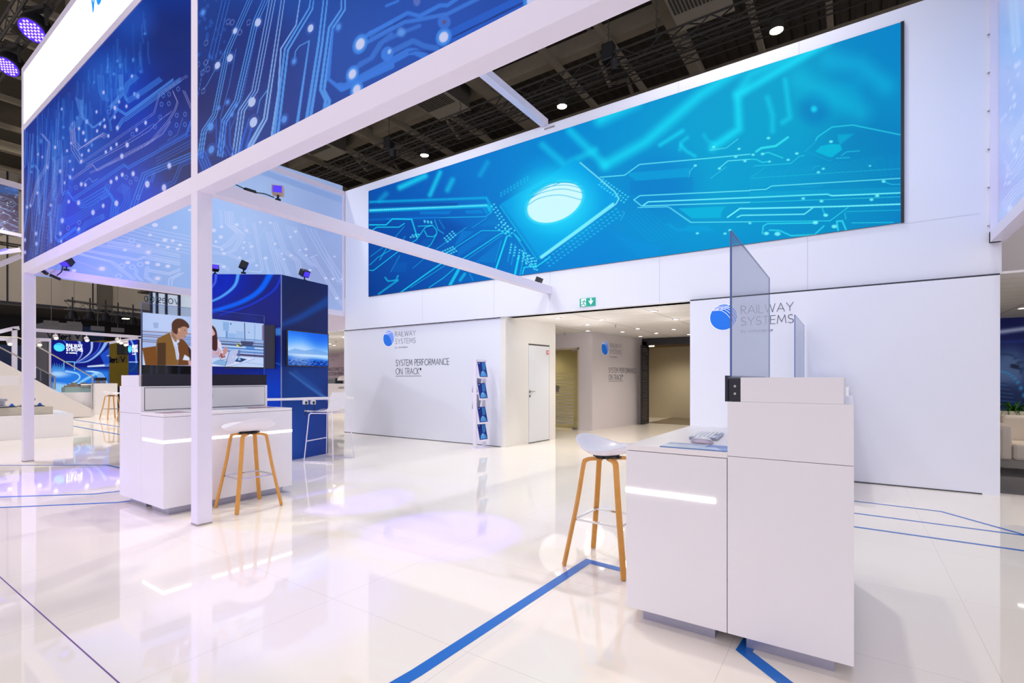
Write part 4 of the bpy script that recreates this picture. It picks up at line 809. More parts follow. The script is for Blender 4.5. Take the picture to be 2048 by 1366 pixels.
for k in range(6): ma.stroke([(200 + 8 * k, 470 - 6 * k), (300, 492 - 7 * k), (382, 508 - 7 * k)], 1.1, WL, .5, .7)
t3 = T('mesh_banner', 'pale blue translucent circuit banner closing the left side of the stand', 'banner', (-9.94, 4.8, 2.86))
ma.build('print', mesh_m, t3, thick=0.012, back=M('pale_mesh_back', (170, 190, 226), 0.4))
# the same kind of banner on the right edge
mr = Art((1.335, YW - 0.06), (1.30, 3.2), 2.88, 5.8, 160, 330, (160, 186, 228))
for (x, y, r, c, al) in ((2000, 80, 60, (128, 176, 230), .8), (2030, 200, 50, (134, 170, 226), .8), (2000, 350, 50, (152, 160, 222), .8), (2040, 320, 50, (150, 180, 230), .7), (2045, 80, 40, (120, 178, 232), .7)):
    mr.disc(x, y, r, c, soft=r * .7, al=al)
def Q6(L): return Zm(1780, 0, 2.203)(L)
for pts, n, dx, dy, wd, c, so in (([(510, 640), (590, 500)], 4, 6, 8, .9, WL, .5), ([(500, 690), (515, 740), (545, 700), (590, 620)], 3, 8, 14, .9, WL, .5), ([(510, 740), (540, 770), (590, 710)], 2, 0, 18, 1, WL, .5), ([(490, 900), (540, 830), (590, 790)], 4, 4, 12, 1.2, WL, .6), ([(530, 0), (545, 200)], 2, 22, 0, 7, (168, 206, 240), 5)):
    mr.bundle(Q6(pts), n, dx / 2.203, dy / 2.203, wd, c, so, .85)
for (x, y, r) in ((545, 425, 12), (548, 465, 9), (533, 392, 7), (555, 290, 12), (568, 280, 10), (563, 330, 9), (584, 608, 12), (528, 920, 16), (547, 660, 9), (558, 688, 9), (537, 625, 9), (510, 508, 7), (495, 526, 7), (530, 476, 8), (533, 520, 6), (548, 220, 9), (520, 360, 6), (515, 775, 9), (525, 805, 8), (510, 808, 7)):
    q = Q6([(x, y)])[0]; mr.disc(q[0], q[1], r / 2.2, (200, 216, 246), rx=r / 3.4, soft=.7, al=.9)
t4 = T('mesh_banner', 'pale blue circuit banner hanging at the right picture edge beside the wall', 'banner', (1.32, 5.3, 2.88))
mr.build('print', mesh_m, t4, thick=0.012, back=M('pale_mesh_back', (170, 190, 226), 0.4))

# ================================================================== floor tapes
def tape(pxs, wd, lab, grp=None):
    pts = [P(x, y, Z=0) if not isinstance(x, Vector) else x for x, y in pxs]; mb = MB(); n = len(pts); L, R = [], []
    for i, p in enumerate(pts):
        d = ((pts[min(i + 1, n - 1)] - p).normalized() + (p - pts[max(i - 1, 0)]).normalized()).normalized(); s_ = Vector((-d.y, d.x, 0))
        seg = (pts[min(i + 1, n - 1)] - pts[max(i - 1, 0)] if 0 < i < n - 1 else d); e = (pts[min(i + 1, n - 1)] - p).normalized() if i < n - 1 else d
        k = wd / 2 / max(0.35, abs(s_.dot(Vector((-e.y, e.x, 0))))); L.append(p + s_ * k); R.append(p - s_ * k)
    for i in range(n - 1): mb.poly([R[i] + Vector((0, 0, .0012)), R[i + 1] + Vector((0, 0, .0012)), L[i + 1] + Vector((0, 0, .0012)), L[i] + Vector((0, 0, .0012))])
    for i in range(n - 1): mb.poly([L[i], L[i + 1], L[i + 1] + Vector((0, 0, .0012)), L[i] + Vector((0, 0, .0012))])
    mb.build('floor_tape', tape_blue, label=lab, cat='floor tape', group=grp)
GT = 'thin blue lines taped on the floor'
tape([(690, 1430), (834, 1345), (1176, 1122.5), (1290, 1152)], 0.066, 'wide blue floor tape bending at the wooden stool of the right desk')
tape([(1508, 1270), (1488, 1302), (1640, 1420)], 0.066, 'short wide blue floor tape coming out from under the right desk')
tape([(1690, 1000), (1882, 1023), (2064, 1074)], 0.035, 'thin blue floor line behind the right desk, rearmost, bending downward', GT)
tape([(1690, 1024), (2064, 1073)], 0.035, 'thin blue floor line behind the right desk, middle of three', GT)
tape([(1690, 1051), (2064, 1104)], 0.038, 'thin blue floor line behind the right desk, closest of three', GT)
tape([(-60, 931), (213, 930), (262, 941)], 0.04, 'thin blue floor line left of the left counter, rearmost of the near three', GT)
tape([(-60, 996), (190, 988), (252, 981)], 0.04, 'thin blue floor line left of the left counter, middle of the near three', GT)
tape([(-60, 1018), (235, 1005), (275, 1000)], 0.04, 'thin blue floor line left of the left counter, closest of the near three', GT)
tape([(140, 838), (260, 857)], 0.06, 'pale blue floor line starting behind the white podium, the rear one', GT)
tape([(140, 851), (260, 873)], 0.06, 'blue floor line starting at the white podium corner, the near one', GT)

# ================================================================== RECEPTION COUNTERS
slab_m = M('worktop_laminate', (240, 236, 238), 0.25, noise=0.015)
glass_tint = mat_glass('tinted_display_glass', (234, 238, 243), haze=.2); glass_clear = mat_glass('clear_display_glass', (226, 232, 242))
glass_edge = M('glass_edge_blue', (70, 92, 150), 0.2, emit=(90, 120, 190), es=0.12)
def counter(name, label, y0, ylen, xf, sgn, low_d, tall_d, zlow, ztall, zr, group=None, strip=True):
    """xf: x of the boundary between the low desk and the tall cabinet; sgn +1: low desk lies towards +x"""
    L = 'front' ; xa, xb = sorted((xf, xf + sgn * low_d)); xc, xd = sorted((xf, xf - sgn * tall_d)); y1 = y0 + ylen
    t = T(name, label, 'counter', ((xa + xd) / 2 if sgn < 0 else (xc + xb) / 2, (y0 + y1) / 2, 0), group)
    g = 0.003
    MB().box(xa + (g if sgn > 0 else 0), xb - (g if sgn < 0 else 0), y0, y1, 0.075, zlow - 0.03).build('desk_body', white, t, bevel=0.002)
    MB().box(xa, xb, y0 - 0.001, y1, zlow - 0.027, zlow).build('worktop', slab_m, t, bevel=0.002)
    m = MB(); m.box(xc, xd, y0, y1, 0.075, zlow - 0.018); m.build('cabinet_body', white, t, bevel=0.002)
    MB().box(xc, xd, y0, y1, zlow - 0.016, ztall).build('cabinet_top_box', white, t, bevel=0.002)
    for (a, b_) in ((xa, xb), (xc, xd)):
        MB().box(a + 0.07, b_ - 0.07, y0 + 0.07, y1 - 0.07, 0, 0.076).build('plinth', kick, t)
    rx0, rx1 = sorted((xf + (-sgn) * 0.056, xf - sgn * (tall_d - 0.035)))
    MB().box(rx0, rx1, y0 + 0.002, y1 - 0.002, ztall, zr).build('display_plinth', white, t, bevel=0.002)
    if strip:
        e = xf + sgn * low_d; z0, z1 = 0.676, 0.700; q = xf + sgn * 0.05
        m = MB(); m.box(min(e, q), max(e, q), y0 - 0.0025, y0 + 0.001, z0, z1)
        m.box(min(e, e + sgn * 0.0025), max(e, e + sgn * 0.0025), y0, y1, z0, z1); m.build('light_strip', glow, t)
    return t
# --- left counter (low desk towards the visitor, +x)
LX, LY0, LLEN = -5.70, 1.98, 1.27
lc = counter('reception_counter', 'white reception counter with glowing light strip behind the front post', LY0, LLEN, LX, 1, 0.505, 0.53, 0.945, 1.195, 1.305)
m = MB(); m.box(LX, LX + 0.006, LY0 + 0.035, LY0 + LLEN - 0.035, 0.965, 1.178); m.build('drawer_front', M('drawer_white', (226, 226, 228), 0.4, noise=0.02), lc)
m = MB()
for (a, b_, c_, d_) in ((0.03, 0.036, .96, 1.183), (LLEN - .036, LLEN - .03, .96, 1.183), (0.03, LLEN - .03, .958, .964), (0.03, LLEN - .03, 1.179, 1.184)): m.box(LX, LX + .002, LY0 + a, LY0 + b_, c_, d_)
m.build('drawer_gap', dark_seam, lc)
kp = PL(421.5, 784, (LX + .01, 0), (LX + .01, 5))
m = MB(); m.tube([(LX, kp.y, kp.z), (LX + 0.02, kp.y, kp.z)], 0.011, 12); m.bar((LX + .02, kp.y, kp.z), (LX + .035, kp.y, kp.z), .004, .02); m.bar((LX + .028, kp.y, kp.z - .01), (LX + .028, kp.y + .005, kp.z - .06), .003, .016)
m.build('lock_with_keys', steel, lc)
cp = PL(517, 794, (LX + .01, 0), (LX + .01, 5))
# --- right counter, seen from its end
RX, RY0, RLEN = -0.476, 2.503, 1.27
rc = counter('reception_counter', 'large white reception counter in the right foreground with a light strip', RY0, RLEN, RX, -1, 0.498, 0.49, 0.924, 1.163, 1.276, strip=False)
m = MB(); m.box(-0.974, -0.53, RY0 - .003, RY0 + .001, .677, .701); m.box(-.9765, -.974, RY0, RY0 + RLEN, .677, .701); m.build('light_strip', glow, rc)
m = MB(); m.box(RX + .0, RX + .055, RY0 + .02, RY0 + RLEN - .02, 1.165, 1.27); m.box(RX - .012, RX, RY0 + .005, RY0 + RLEN, 1.163, 1.285); m.build('display_bracket', bezel, rc)
for (y, z) in ((RY0 + .017, 1.2), (RY0 + .017, 1.235)): MB().tube([(RX + .03, y - .004, z), (RX + .03, y + .002, z)], .006, 10).build('bracket_screw', steel, rc)
# --- the third one right behind it
counter('reception_counter', 'white reception counter hidden behind the large right one, near the wall', 6.07, 1.27, -0.5, -1, 0.49, 0.49, 0.93, 1.18, 1.285, strip=False)

# --- glass displays
def gdisp(label, x, y0, y1, z0, z1, gm):
    t = T('glass_display', label, 'display', (x, (y0 + y1) / 2, z0))
    MB().box(x - .004, x + .004, y0, y1, z0, z1).build('glass_pane', gm, t)
    e = .0045; m = MB(); m.box(x - e, x + e, y0 - .003, y0, z0, z1); m.box(x - e, x + e, y1, y1 + .003, z0, z1); m.box(x - e, x + e, y0 - .003, y1 + .003, z1, z1 + .003)
    m.build('polished_edge', glass_edge, t); return t
gdisp('tall tinted glass display standing on the large right counter', RX + .012, RY0 + .02, 3.86, 1.277, 1.965, glass_tint)
gdisp('smaller looking glass display rising behind the large right counter', -0.487, 6.09, 7.36, 1.285, 1.95, glass_tint)
gx = LX - 0.045
A_ = PL(283, 606, (gx, 0), (gx, 9)); B_ = PL(528, 632, (gx, 0), (gx, 9)); C_ = PL(283, 747.5, (gx, 0), (gx, 9))
gz1 = (A_.z + B_.z) / 2
gt = gdisp('glass display on the left counter showing two people at a table', gx, A_.y, B_.y, 1.305, gz1, glass_clear)
MB().box(gx - .008, gx + .02, A_.y, B_.y + .02, 1.1955, 1.318).build('black_base', bezel, gt)
# picture on the transparent display
pic = Art((gx + .007, A_.y + .006), (gx + .007, B_.y - .01), PL(284, 730, (gx, 0), (gx, 9)).z, PL(284, 624.8, (gx, 0), (gx, 9)).z, 420, 240, (178, 200, 246))
def S1(L): return Zm(270, 570, 6.505)(L)
def S2(L): return Zm(410, 600, 7.587)(L)
BR = (104, 66, 34); BRD = (60, 40, 30)
pic.disc(330, 640, 40, (196, 212, 250), soft=30, al=.7); pic.poly(S1([(90, 600), (740, 640), (740, 1045), (90, 1045)]), (160, 182, 234), .5, soft=6)
pic.poly(S1([(235, 490), (305, 490), (300, 560), (245, 560)]), (150, 172, 220), .8)
for k in range(7): pic.stroke(S1([(95, 600 + 22 * k), (740, 640 + 24 * k)]), 1.6, ((110, 84, 84), (150, 170, 220), (90, 90, 130))[k % 3], .8, .75)
pic.poly(S1([(630, 660), (740, 660), (740, 800), (660, 760)]), (130, 160, 220), .6)
pic.poly(S1([(95, 820), (275, 795), (300, 1045), (135, 1045)]), (122, 76, 36)); pic.poly(S1([(95, 870), (135, 1045), (95, 1045)]), (196, 214, 250))
pic.poly(S1([(275, 780), (290, 700), (360, 660), (450, 620), (540, 760), (560, 1045), (290, 1045)]), (132, 94, 48)); pic.poly(S1([(560, 680), (640, 720), (720, 830), (740, 940), (740, 1045), (560, 1045)]), (112, 70, 40)); pic.poly(S1([(290, 755), (400, 750), (400, 1045), (290, 1045)]), (66, 46, 34), .8)
pic.poly(S1([(455, 620), (500, 690), (575, 700), (580, 740), (545, 760), (575, 900), (572, 970), (540, 970), (520, 840), (490, 740)]), (206, 214, 246)); pic.stroke(S1([(525, 780), (560, 960)]), .8, (150, 160, 210), .4, .8)
pic.poly(S1(bez([(480, 560), (470, 620), (520, 690), (570, 720), (600, 690), (650, 690), (662, 650), (690, 640), (680, 600), (690, 545), (660, 500), (560, 480), (500, 500), (480, 560)], 4)), (186, 140, 122)); pic.poly(S1([(475, 600), (540, 690), (545, 740), (520, 740), (470, 660)]), (150, 112, 86), .9)
pic.poly(S1(bez([(480, 580), (480, 500), (520, 450), (570, 436), (630, 450), (690, 500), (706, 545), (690, 560), (650, 540), (610, 545), (590, 560), (560, 600), (545, 640), (500, 620), (480, 580)], 4)), (86, 56, 44)); pic.disc(*S1([(575, 585)])[0], 4.2, (206, 160, 144), rx=2.8, soft=.6)
pic.stroke(S1([(640, 590), (655, 592)]), .8, (70, 50, 50), .4); pic.stroke(S1([(640, 675), (660, 668)]), .7, (140, 80, 80), .4); pic.stroke(S1([(585, 700), (620, 705)]), 2, (160, 116, 100), 1, .5)
pic.poly(S1([(645, 905), (710, 945), (710, 985), (620, 975)]), (216, 226, 250)); pic.poly(S1([(690, 990), (740, 980), (740, 1045), (700, 1045)]), (206, 164, 170)); pic.poly(S1([(690, 800), (740, 860), (740, 960), (710, 950)]), (50, 36, 40))
# right half of the picture: workshop, woman, laptop
pic.poly(S2([(75, 300), (880, 380), (890, 690), (75, 600)]), (178, 204, 246)); pic.poly(S2([(270, 330), (365, 340), (360, 470), (275, 460)]), (140, 178, 232)); pic.poly(S2([(315, 470), (345, 470), (345, 580), (315, 580)]), (110, 150, 214)); pic.poly(S2([(470, 465), (590, 480), (590, 600), (475, 590)]), (160, 192, 240)); pic.poly(S2([(355, 500), (470, 515), (468, 590), (355, 580)]), (150, 186, 238))
pic.stroke(S2([(600, 350), (606, 610)]), 1.6, (70, 86, 120), .6); pic.stroke(S2([(755, 375), (752, 880)]), 1.0, (90, 140, 190), .5, .8); pic.disc(*S2([(393, 362)])[0], 1.3, (40, 60, 140)); pic.disc(*S2([(665, 492)])[0], 1.0, (80, 110, 180)); pic.poly(S2([(865, 380), (888, 382), (888, 610), (865, 605)]), (130, 90, 130), .8)
for y, c, w_ in ((575, (90, 120, 180), 1.4), (600, (120, 160, 220), 2), (628, (70, 70, 110), 2), (650, (120, 160, 220), 2.6), (672, (60, 70, 110), 3), (700, (190, 214, 250), 2.6), (722, (60, 110, 190), 2.4), (745, (150, 190, 240), 3), (770, (80, 120, 190), 3), (815, (60, 50, 90), 4), (850, (170, 200, 244), 3)):
    pic.stroke(S2([(150, y - 10), (895, y + 40)]), w_, c, .8, .85)
pic.poly(S2([(540, 620), (740, 635), (720, 700), (560, 690)]), (60, 60, 96), .8); pic.poly(S2([(620, 700), (750, 710), (745, 760), (620, 745)]), (50, 120, 210), .7); pic.poly(S2([(480, 660), (540, 655), (540, 710), (480, 705)]), (210, 220, 150)); pic.bundle(S2([(485, 665), (530, 705)]), 3, 1.8, 0, .9, (30, 30, 30), .3)
pic.poly(S2([(75, 900), (340, 780), (500, 860), (895, 880), (895, 1035), (75, 1020)]), (196, 214, 250)); pic.poly(S2([(500, 855), (755, 885), (560, 960), (310, 1015), (75, 1010), (75, 960)]), (214, 222, 250)); pic.stroke(S2([(75, 1012), (310, 1018), (560, 965), (752, 890)]), .8, (130, 160, 220), .5)
pic.stroke(S2([(630, 950), (895, 985)]), .8, (130, 170, 226), .5); pic.poly(S2([(450, 930), (500, 870), (635, 900), (545, 945)]), (40, 70, 120)); pic.poly(S2([(500, 880), (535, 870), (540, 920), (500, 915)]), (150, 190, 240)); pic.poly(S2([(500, 760), (535, 760), (530, 860), (495, 860)]), (90, 110, 170), .8)
pic.poly(S2([(75, 560), (185, 590), (240, 640), (270, 770), (330, 800), (300, 880), (240, 890), (180, 850), (75, 880)]), (226, 212, 236)); pic.poly(S2([(185, 700), (240, 760), (225, 870), (75, 885), (75, 780)]), (190, 168, 200), .8); pic.poly(S2([(240, 800), (300, 840), (310, 870), (250, 885), (225, 850)]), (150, 90, 84))
pic.poly(S2(bez([(290, 720), (320, 705), (350, 770), (330, 800), (280, 860), (262, 840), (275, 790), (290, 720)], 4)), (196, 146, 150)); pic.poly(S2([(150, 800), (210, 790), (215, 815), (160, 835)]), (206, 160, 164)); pic.stroke(S2([(190, 795), (285, 770)]), .9, (210, 150, 90), .4)
pic.poly(S2([(75, 400), (120, 430), (155, 500), (140, 545), (75, 580)]), (222, 180, 186)); pic.poly(S2(bez([(75, 378), (130, 400), (175, 480), (190, 640), (180, 760), (120, 760), (90, 700), (75, 740), (75, 590), (110, 550), (150, 520), (140, 480), (110, 430), (75, 425)], 4)), (74, 42, 44)); pic.disc(*S2([(138, 508)])[0], 3.2, (206, 160, 160), rx=2, soft=.5)
pic.poly(S2([(370, 775), (510, 745), (440, 960), (310, 1000)]), (186, 196, 236)); pic.poly(S2([(90, 965), (200, 905), (350, 925), (300, 1005)]), (136, 176, 226)); pic.stroke(S2([(370, 775), (308, 1002)]), 1, (60, 90, 140), .4); pic.disc(*S2([(425, 862)])[0], 1.4, (216, 222, 246)); pic.stroke(S2([(210, 835), (240, 915), (330, 900)]), .8, (60, 90, 140), .4)
pic.build('picture', mat_attr('display_picture', 'screen', 0.95, 0.4), gt, back=glass_edge, thick=0.001)

# things on the left desk: leaflets and the roll seen behind the glass
def leaflet(label, pts, z, cols, name='brochure', grp=None, th=.004):
    q = [P(x, y, Z=z) for x, y in pts]; m = MB(); m.hexa([v for v in q], [v + Vector((0, 0, th)) for v in q])
    o = m.build(name, cols, label=label, cat='brochure', group=grp); return o
pap = M('glossy_blue_cover', (120, 150, 206), 0.2, noise=0.35, nscale=14); pap2 = M('red_edged_magazine', (150, 120, 140), 0.25, noise=0.4, nscale=12)
def lay(label, cx_, cy_, rot, w_, h_, z, mt, th=.004):
    m = MB(); c_, s_ = math.cos(rot), math.sin(rot); m.prism([(cx_ + a * c_ - b_ * s_, cy_ + a * s_ + b_ * c_) for a, b_ in ((-w_ / 2, -h_ / 2), (w_ / 2, -h_ / 2), (w_ / 2, h_ / 2), (-w_ / 2, h_ / 2))], z, z + th)
    return m.build('brochure', mt, label=label, cat='brochure')
lay('glossy magazine lying at the left end of the left counter worktop', -5.38, 2.13, .1, .2, .22, .945, pap2)
lay('pale open leaflet lying on the left counter beside the magazine', -5.42, 2.36, -.2, .2, .2, .945, M('pale_leaflet', (212, 218, 236), .3, noise=.1, nscale=20))
lay('long flat leaflet in the middle of the left counter worktop', -5.5, 2.7, .05, .16, .34, .945, M('grey_leaflet', (190, 196, 214), .3, noise=.1, nscale=20), .006)
lay('magazine lying at the right end of the left counter worktop', -5.5, 3.03, .15, .2, .28, .945, pap2)
cup = P(380, 823, Z=.955)
cable('cable', bez([(cup.x, cup.y, .949), (cup.x + .02, cup.y + .03, .975), (cup.x - .02, cup.y + .09, .985), (cup.x - .03, cup.y + .14, .949)]), 'thin coiled wire loop standing on the left counter worktop', .003, chrome)
# things on the right desk
kb = T('keyboard', 'slim aluminium keyboard with white keys on the right counter', 'keyboard', P(1415, 873, Z=.925))
kc = [P(*q, Z=.935) for q in ((1377, 875.5), (1433, 879), (1448.5, 864), (1397, 864))]
n0 = (kc[0] + kc[1]) / 2; n1 = (kc[2] + kc[3]) / 2; ctr = (n0 + n1) / 2
kb.location = (ctr.x, ctr.y, .924); ux = (kc[3] - kc[0]).normalized(); uy = (kc[1] - kc[0]).normalized(); uy = (uy - ux * uy.dot(ux)).normalized()
kl, kw_ = (kc[3] - kc[0]).length * .95, (kc[1] - kc[0]).length
def kpt(a, b_, z): v = ctr + ux * a + uy * b_; return (v.x, v.y, z)
m = MB(); m.hexa([kpt(-kl/2, -kw_/2, .926), kpt(kl/2, -kw_/2, .926), kpt(kl/2, kw_/2, .926), kpt(-kl/2, kw_/2, .926)], [kpt(-kl/2, -kw_/2, .937), kpt(kl/2, -kw_/2, .937), kpt(kl/2, kw_/2, .937), kpt(-kl/2, kw_/2, .937)]); m.build('case', M('keyboard_aluminium', (160, 172, 196), .3, .5, noise=.03), kb)
m = MB()
for r_ in range(6):
    for k in range(12):
        a0 = -kl/2 + .008 + k * (kl - .016) / 12; b0 = -kw_/2 + .008 + r_ * (kw_ - .016) / 6; da, db = (kl - .016) / 12 * .86, (kw_ - .016) / 6 * .86
        if r_ == 5 and 3 <= k <= 7: continue
        m.hexa([kpt(a0, b0, .937), kpt(a0 + da, b0, .937), kpt(a0 + da, b0 + db, .937), kpt(a0, b0 + db, .937)], [kpt(a0, b0, .941), kpt(a0 + da, b0, .941), kpt(a0 + da, b0 + db, .941), kpt(a0, b0 + db, .941)])
m.build('keys', M('white_keys', (246, 248, 252), .4), kb)
mo = P(1404, 884, Z=.93); m = MB(); nu, nv = 16, 8; md = (P(1424, 886, Z=.93) - P(1384, 882, Z=.93)).normalized(); mp = Vector((-md.y, md.x, 0)); base = []
for j in range(nv + 1):
    for i in range(nu):
        a = 2 * math.pi * i / nu; k = j / nv; s_ = math.cos(k * math.pi / 2) ** .55 if j < nv else 0.0
        ex = abs(math.cos(a)) ** .8 * (1 if math.cos(a) > 0 else -1); v = mo + md * ex * .062 * s_ + mp * math.sin(a) * .032 * s_
        h = .034 * math.sin(k * math.pi / 2) * (1 - .25 * abs(ex * s_) ** 2); base.append((v.x, v.y, .926 + h))
m.v = base
for j in range(nv):
    for i in range(nu): m.f.append((j * nu + i, j * nu + (i + 1) % nu, (j + 1) * nu + (i + 1) % nu, (j + 1) * nu + i)); m.m.append(1 if j > 3 else 0)
m.f.append(tuple(range(nu - 1, -1, -1))); m.m.append(0)
mt = T('computer_mouse', 'flat white computer mouse in front of the keyboard', 'computer mouse', (mo.x, mo.y, .924)); m.build('shell', [M('mouse_rim', (206, 196, 214), .3, .3), M('mouse_top', (240, 246, 252), .12)], mt, smooth=True)
dm = Art((-0.93, 2.515), (-0.482, 2.515), .9, .92, 4, 4, (0, 0, 0))
q = [P(1342, 894.5, Z=.93), P(1366, 886.5, Z=.93), P(1458, 893, Z=.93), P(1462, 904, Z=.93)]
q = [Vector((-0.80, 2.515, 0)), Vector((-0.80, 2.70, 0)), Vector((-.485, 2.70, 0)), Vector((-.485, 2.515, 0))]
m = MB(); m.hexa([(v.x, v.y, .9245) for v in q], [(v.x, v.y, .929) for v in q]); m.hexa([(-.8, 2.516, .9292), (-.8, 2.6, .9292), (-.6, 2.7, .9292), (-.5, 2.516, .9292)], [(-.8, 2.516, .9294), (-.8, 2.6, .9294), (-.6, 2.7, .9294), (-.5, 2.516, .9294)], 1)
m.hexa([(-.6, 2.6, .9292), (-.6, 2.7, .9292), (-.486, 2.7, .9292), (-.486, 2.62, .9292)], [(-.6, 2.6, .9295), (-.6, 2.7, .9295), (-.486, 2.7, .9295), (-.486, 2.62, .9295)], 2)
m.build('desk_pad', [M('pad_blue', (110, 150, 215), .25, noise=.3, nscale=9), M('pad_pale', (186, 206, 236), .25, noise=.25, nscale=12), M('pad_deep', (50, 112, 200), .25, noise=.1)], label='blue printed desk pad lying at the front edge of the right counter', cat='desk pad')

# ================================================================== WOODEN BAR STOOLS
seat_w = M('white_shell_plastic', (238, 236, 244), .3, noise=.01)
def make_stool():
    t = T('bar_stool', 'x', 'stool', (0, 0, 0))
    for k in range(4):
        a = math.radians(45 + 90 * k); c_, s_ = math.cos(a), math.sin(a)
        pr = [(.035, .722), (.12, .722), (.15, .712), (.168, .685), (.215, .42), (.306, .004)]
        pts = bez([(c_ * r, s_ * r, z) for r, z in pr], 4)
        m = MB(); m.tube(pts, .024, 4, flat=.62, up=(c_ * .2, s_ * .2, 1)); m.build('leg', wood, t, bevel=.004)
    R = .233; z = .315; cr = [(R * math.cos(math.radians(45 + 90 * k)), R * math.sin(math.radians(45 + 90 * k)), z) for k in range(5)]
    m = MB()
    for a, b_ in zip(cr, cr[1:]): m.bar(a, b_, .008, .014)
    m.build('footrest', chrome, t)
    m = MB(); m.cyl((0, 0, .728), .085, .018, 20); m.bar((-.1, 0, .737), (.1, 0, .737), .03, .014); m.bar((0, -.1, .737), (0, .1, .737), .03, .014); m.build('mount', black, t)
    m = MB(); nu, nv = 40, 12                                   # bucket shell, low back on -y side
    def rim(a):
        bk = max(0, -math.sin(a)); return .235 + .0 * bk, .815 + .06 * bk ** 1.5 - .02 * abs(math.cos(a)) ** 3 + .01 * max(0, math.sin(a))
    for side_ in (0, 1):
        for j in range(nv + 1):
            for i in range(nu):
                a = 2 * math.pi * i / nu; rr, zr = rim(a); k = j / nv; off = .007 * (1 - side_)
                r_ = (rr - (0 if side_ else .006)) * (k ** .8); zz = .75 + (zr - .75) * (k ** 2.6) + off
                m.v.append((r_ * 1.04 * math.cos(a), r_ * .88 * math.sin(a), zz))
    o2 = (nv + 1) * nu
    for j in range(nv):
        for i in range(nu):
            i2 = (i + 1) % nu; m.f.append((j * nu + i, (j + 1) * nu + i, (j + 1) * nu + i2, j * nu + i2)); m.f.append((o2 + j * nu + i, o2 + j * nu + i2, o2 + (j + 1) * nu + i2, o2 + (j + 1) * nu + i)); m.m += [0, 0]
    for i in range(nu):
        i2 = (i + 1) % nu; m.f.append((nv * nu + i, o2 + nv * nu + i, o2 + nv * nu + i2, nv * nu + i2)); m.m.append(0)
    m.build('seat', seat_w, t, smooth=True)
    return t
st0 = make_stool()
SG = 'oak bar stools with white bucket seats'
spots = [(-4.945, 2.63, math.radians(88), 'oak bar stool with white seat standing before the left counter'),
         (-1.385, 3.21, math.radians(-92), 'oak bar stool half hidden by the large right counter'),
         (-19.4, 5.95, math.radians(10), 'distant oak bar stool nearest the stairs at the small wooden table'),
         (-18.45, 6.1, math.radians(100), 'distant oak bar stool next to the left counter edge, second from the stairs')]
for i, (x, y, a, lab) in enumerate(spots):
    o = st0 if i == 0 else copy_tree(st0)
    o.location = (x, y, 0); o.rotation_euler = (0, 0, a); o['label'] = lab; o['group'] = SG
# far wooden table
b = T('high_table', 'distant small high table with oak top beside the far stools', 'table', (-18.0, 6.6, 0))
MB().cyl((-18.0, 6.6, 1.03), .55, .04, 32).build('tabletop', wood, b)
for k in range(3): MB().tube([(-18.0 + .1 * math.cos(k * 2.1), 6.6 + .1 * math.sin(k * 2.1), 1.03), (-18 + .34 * math.cos(k * 2.1), 6.6 + .34 * math.sin(k * 2.1), 0)], .025, 8).build('leg', wood, b)

# ================================================================== BLUE TOWER WITH MONITORS
TA = P(563, 924, Z=0); TB = P(656, 907, Z=0)
dC = 7.56; kC = (402 - CX) / F; TC = Vector((CT * kC * dC - ST * dC, ST * kC * dC + CT * dC, 0))
TZ = 2.86
tw = T('media_tower', 'dark blue media tower with light streaks between the left counter and the wall', 'tower', ((TA.x + TB.x) / 2 - .6, 4.8, 0))
a1 = Art((TC.x, TC.y), (TA.x, TA.y), 0.0, TZ, 210, 420, (24, 34, 130)); a2 = Art((TA.x, TA.y), (TB.x, TB.y), 0.0, TZ, 150, 420, (26, 40, 100))
for (x, y, r, c, al) in ((430, 560, 60, (8, 40, 190), .8), (520, 640, 50, (30, 36, 118), .9), (550, 820, 90, (0, 60, 190), .95), (545, 900, 60, (4, 64, 190), .9), (540, 560, 30, (24, 34, 124), .8)): a1.disc(x, y, r, c, soft=r * .7, al=al)
for pts, wd, w2, c, so in (([(545, 540), (520, 580), (480, 605), (418, 625)], 12, 7, (0, 104, 250), 3), ([(478, 540), (470, 570), (445, 592), (415, 606)], 7, 4, (90, 180, 255), 2), ([(432, 540), (430, 565), (414, 585)], 5, 3, (80, 110, 240), 2),
                           ([(565, 545), (548, 580), (500, 610), (440, 630)], 4, 3, (20, 60, 220), 2), ([(455, 540), (450, 570), (420, 590)], 8, 4, (10, 40, 190), 3), ([(548, 664), (563, 663)], 15, 15, (70, 140, 230), 3), ([(535, 720), (563, 730)], 1.5, 1.5, (60, 120, 220), 1)):
    a1.stroke(bez(pts, 8), wd, c, so, .9, w2=w2)
a1.disc(500, 650, 20, (30, 60, 180), soft=14, al=.5)
for (x, y, r, c, al) in ((600, 590, 50, (30, 38, 84), .9), (575, 870, 60, (34, 80, 170), .9), (640, 860, 50, (30, 58, 140), .8), (600, 780, 50, (28, 70, 150), .7), (625, 740, 40, (26, 60, 140), .7)): a2.disc(x, y, r, c, soft=r * .7, al=al)
a2.stroke([(563, 650), (600, 635), (660, 600)], 8, (20, 72, 160), 7, .8, w2=16); a2.stroke([(580, 745), (620, 775), (657, 800)], 2.5, (70, 130, 200), 3, .8, w2=6); a2.stroke([(590, 745), (640, 785)], 8, (40, 90, 170), 6, .6)
tower_m = mat_attr('tower_print', 'print', .5, .32, dim=.55, spec=.12)
a1.build('front_panel', tower_m, tw, thick=.01, back=bezel); a2.build('side_panel', tower_m, tw, thick=.01, back=bezel)
BKa = TC + Vector((-1.0, .9, 0)); BKb = TB + Vector((-1.3, .5, 0)); nin = Vector((0, 0, 0))
def inset(p): c_ = Vector((-8.0, 4.9, 0)); return p + (c_ - p) * .03
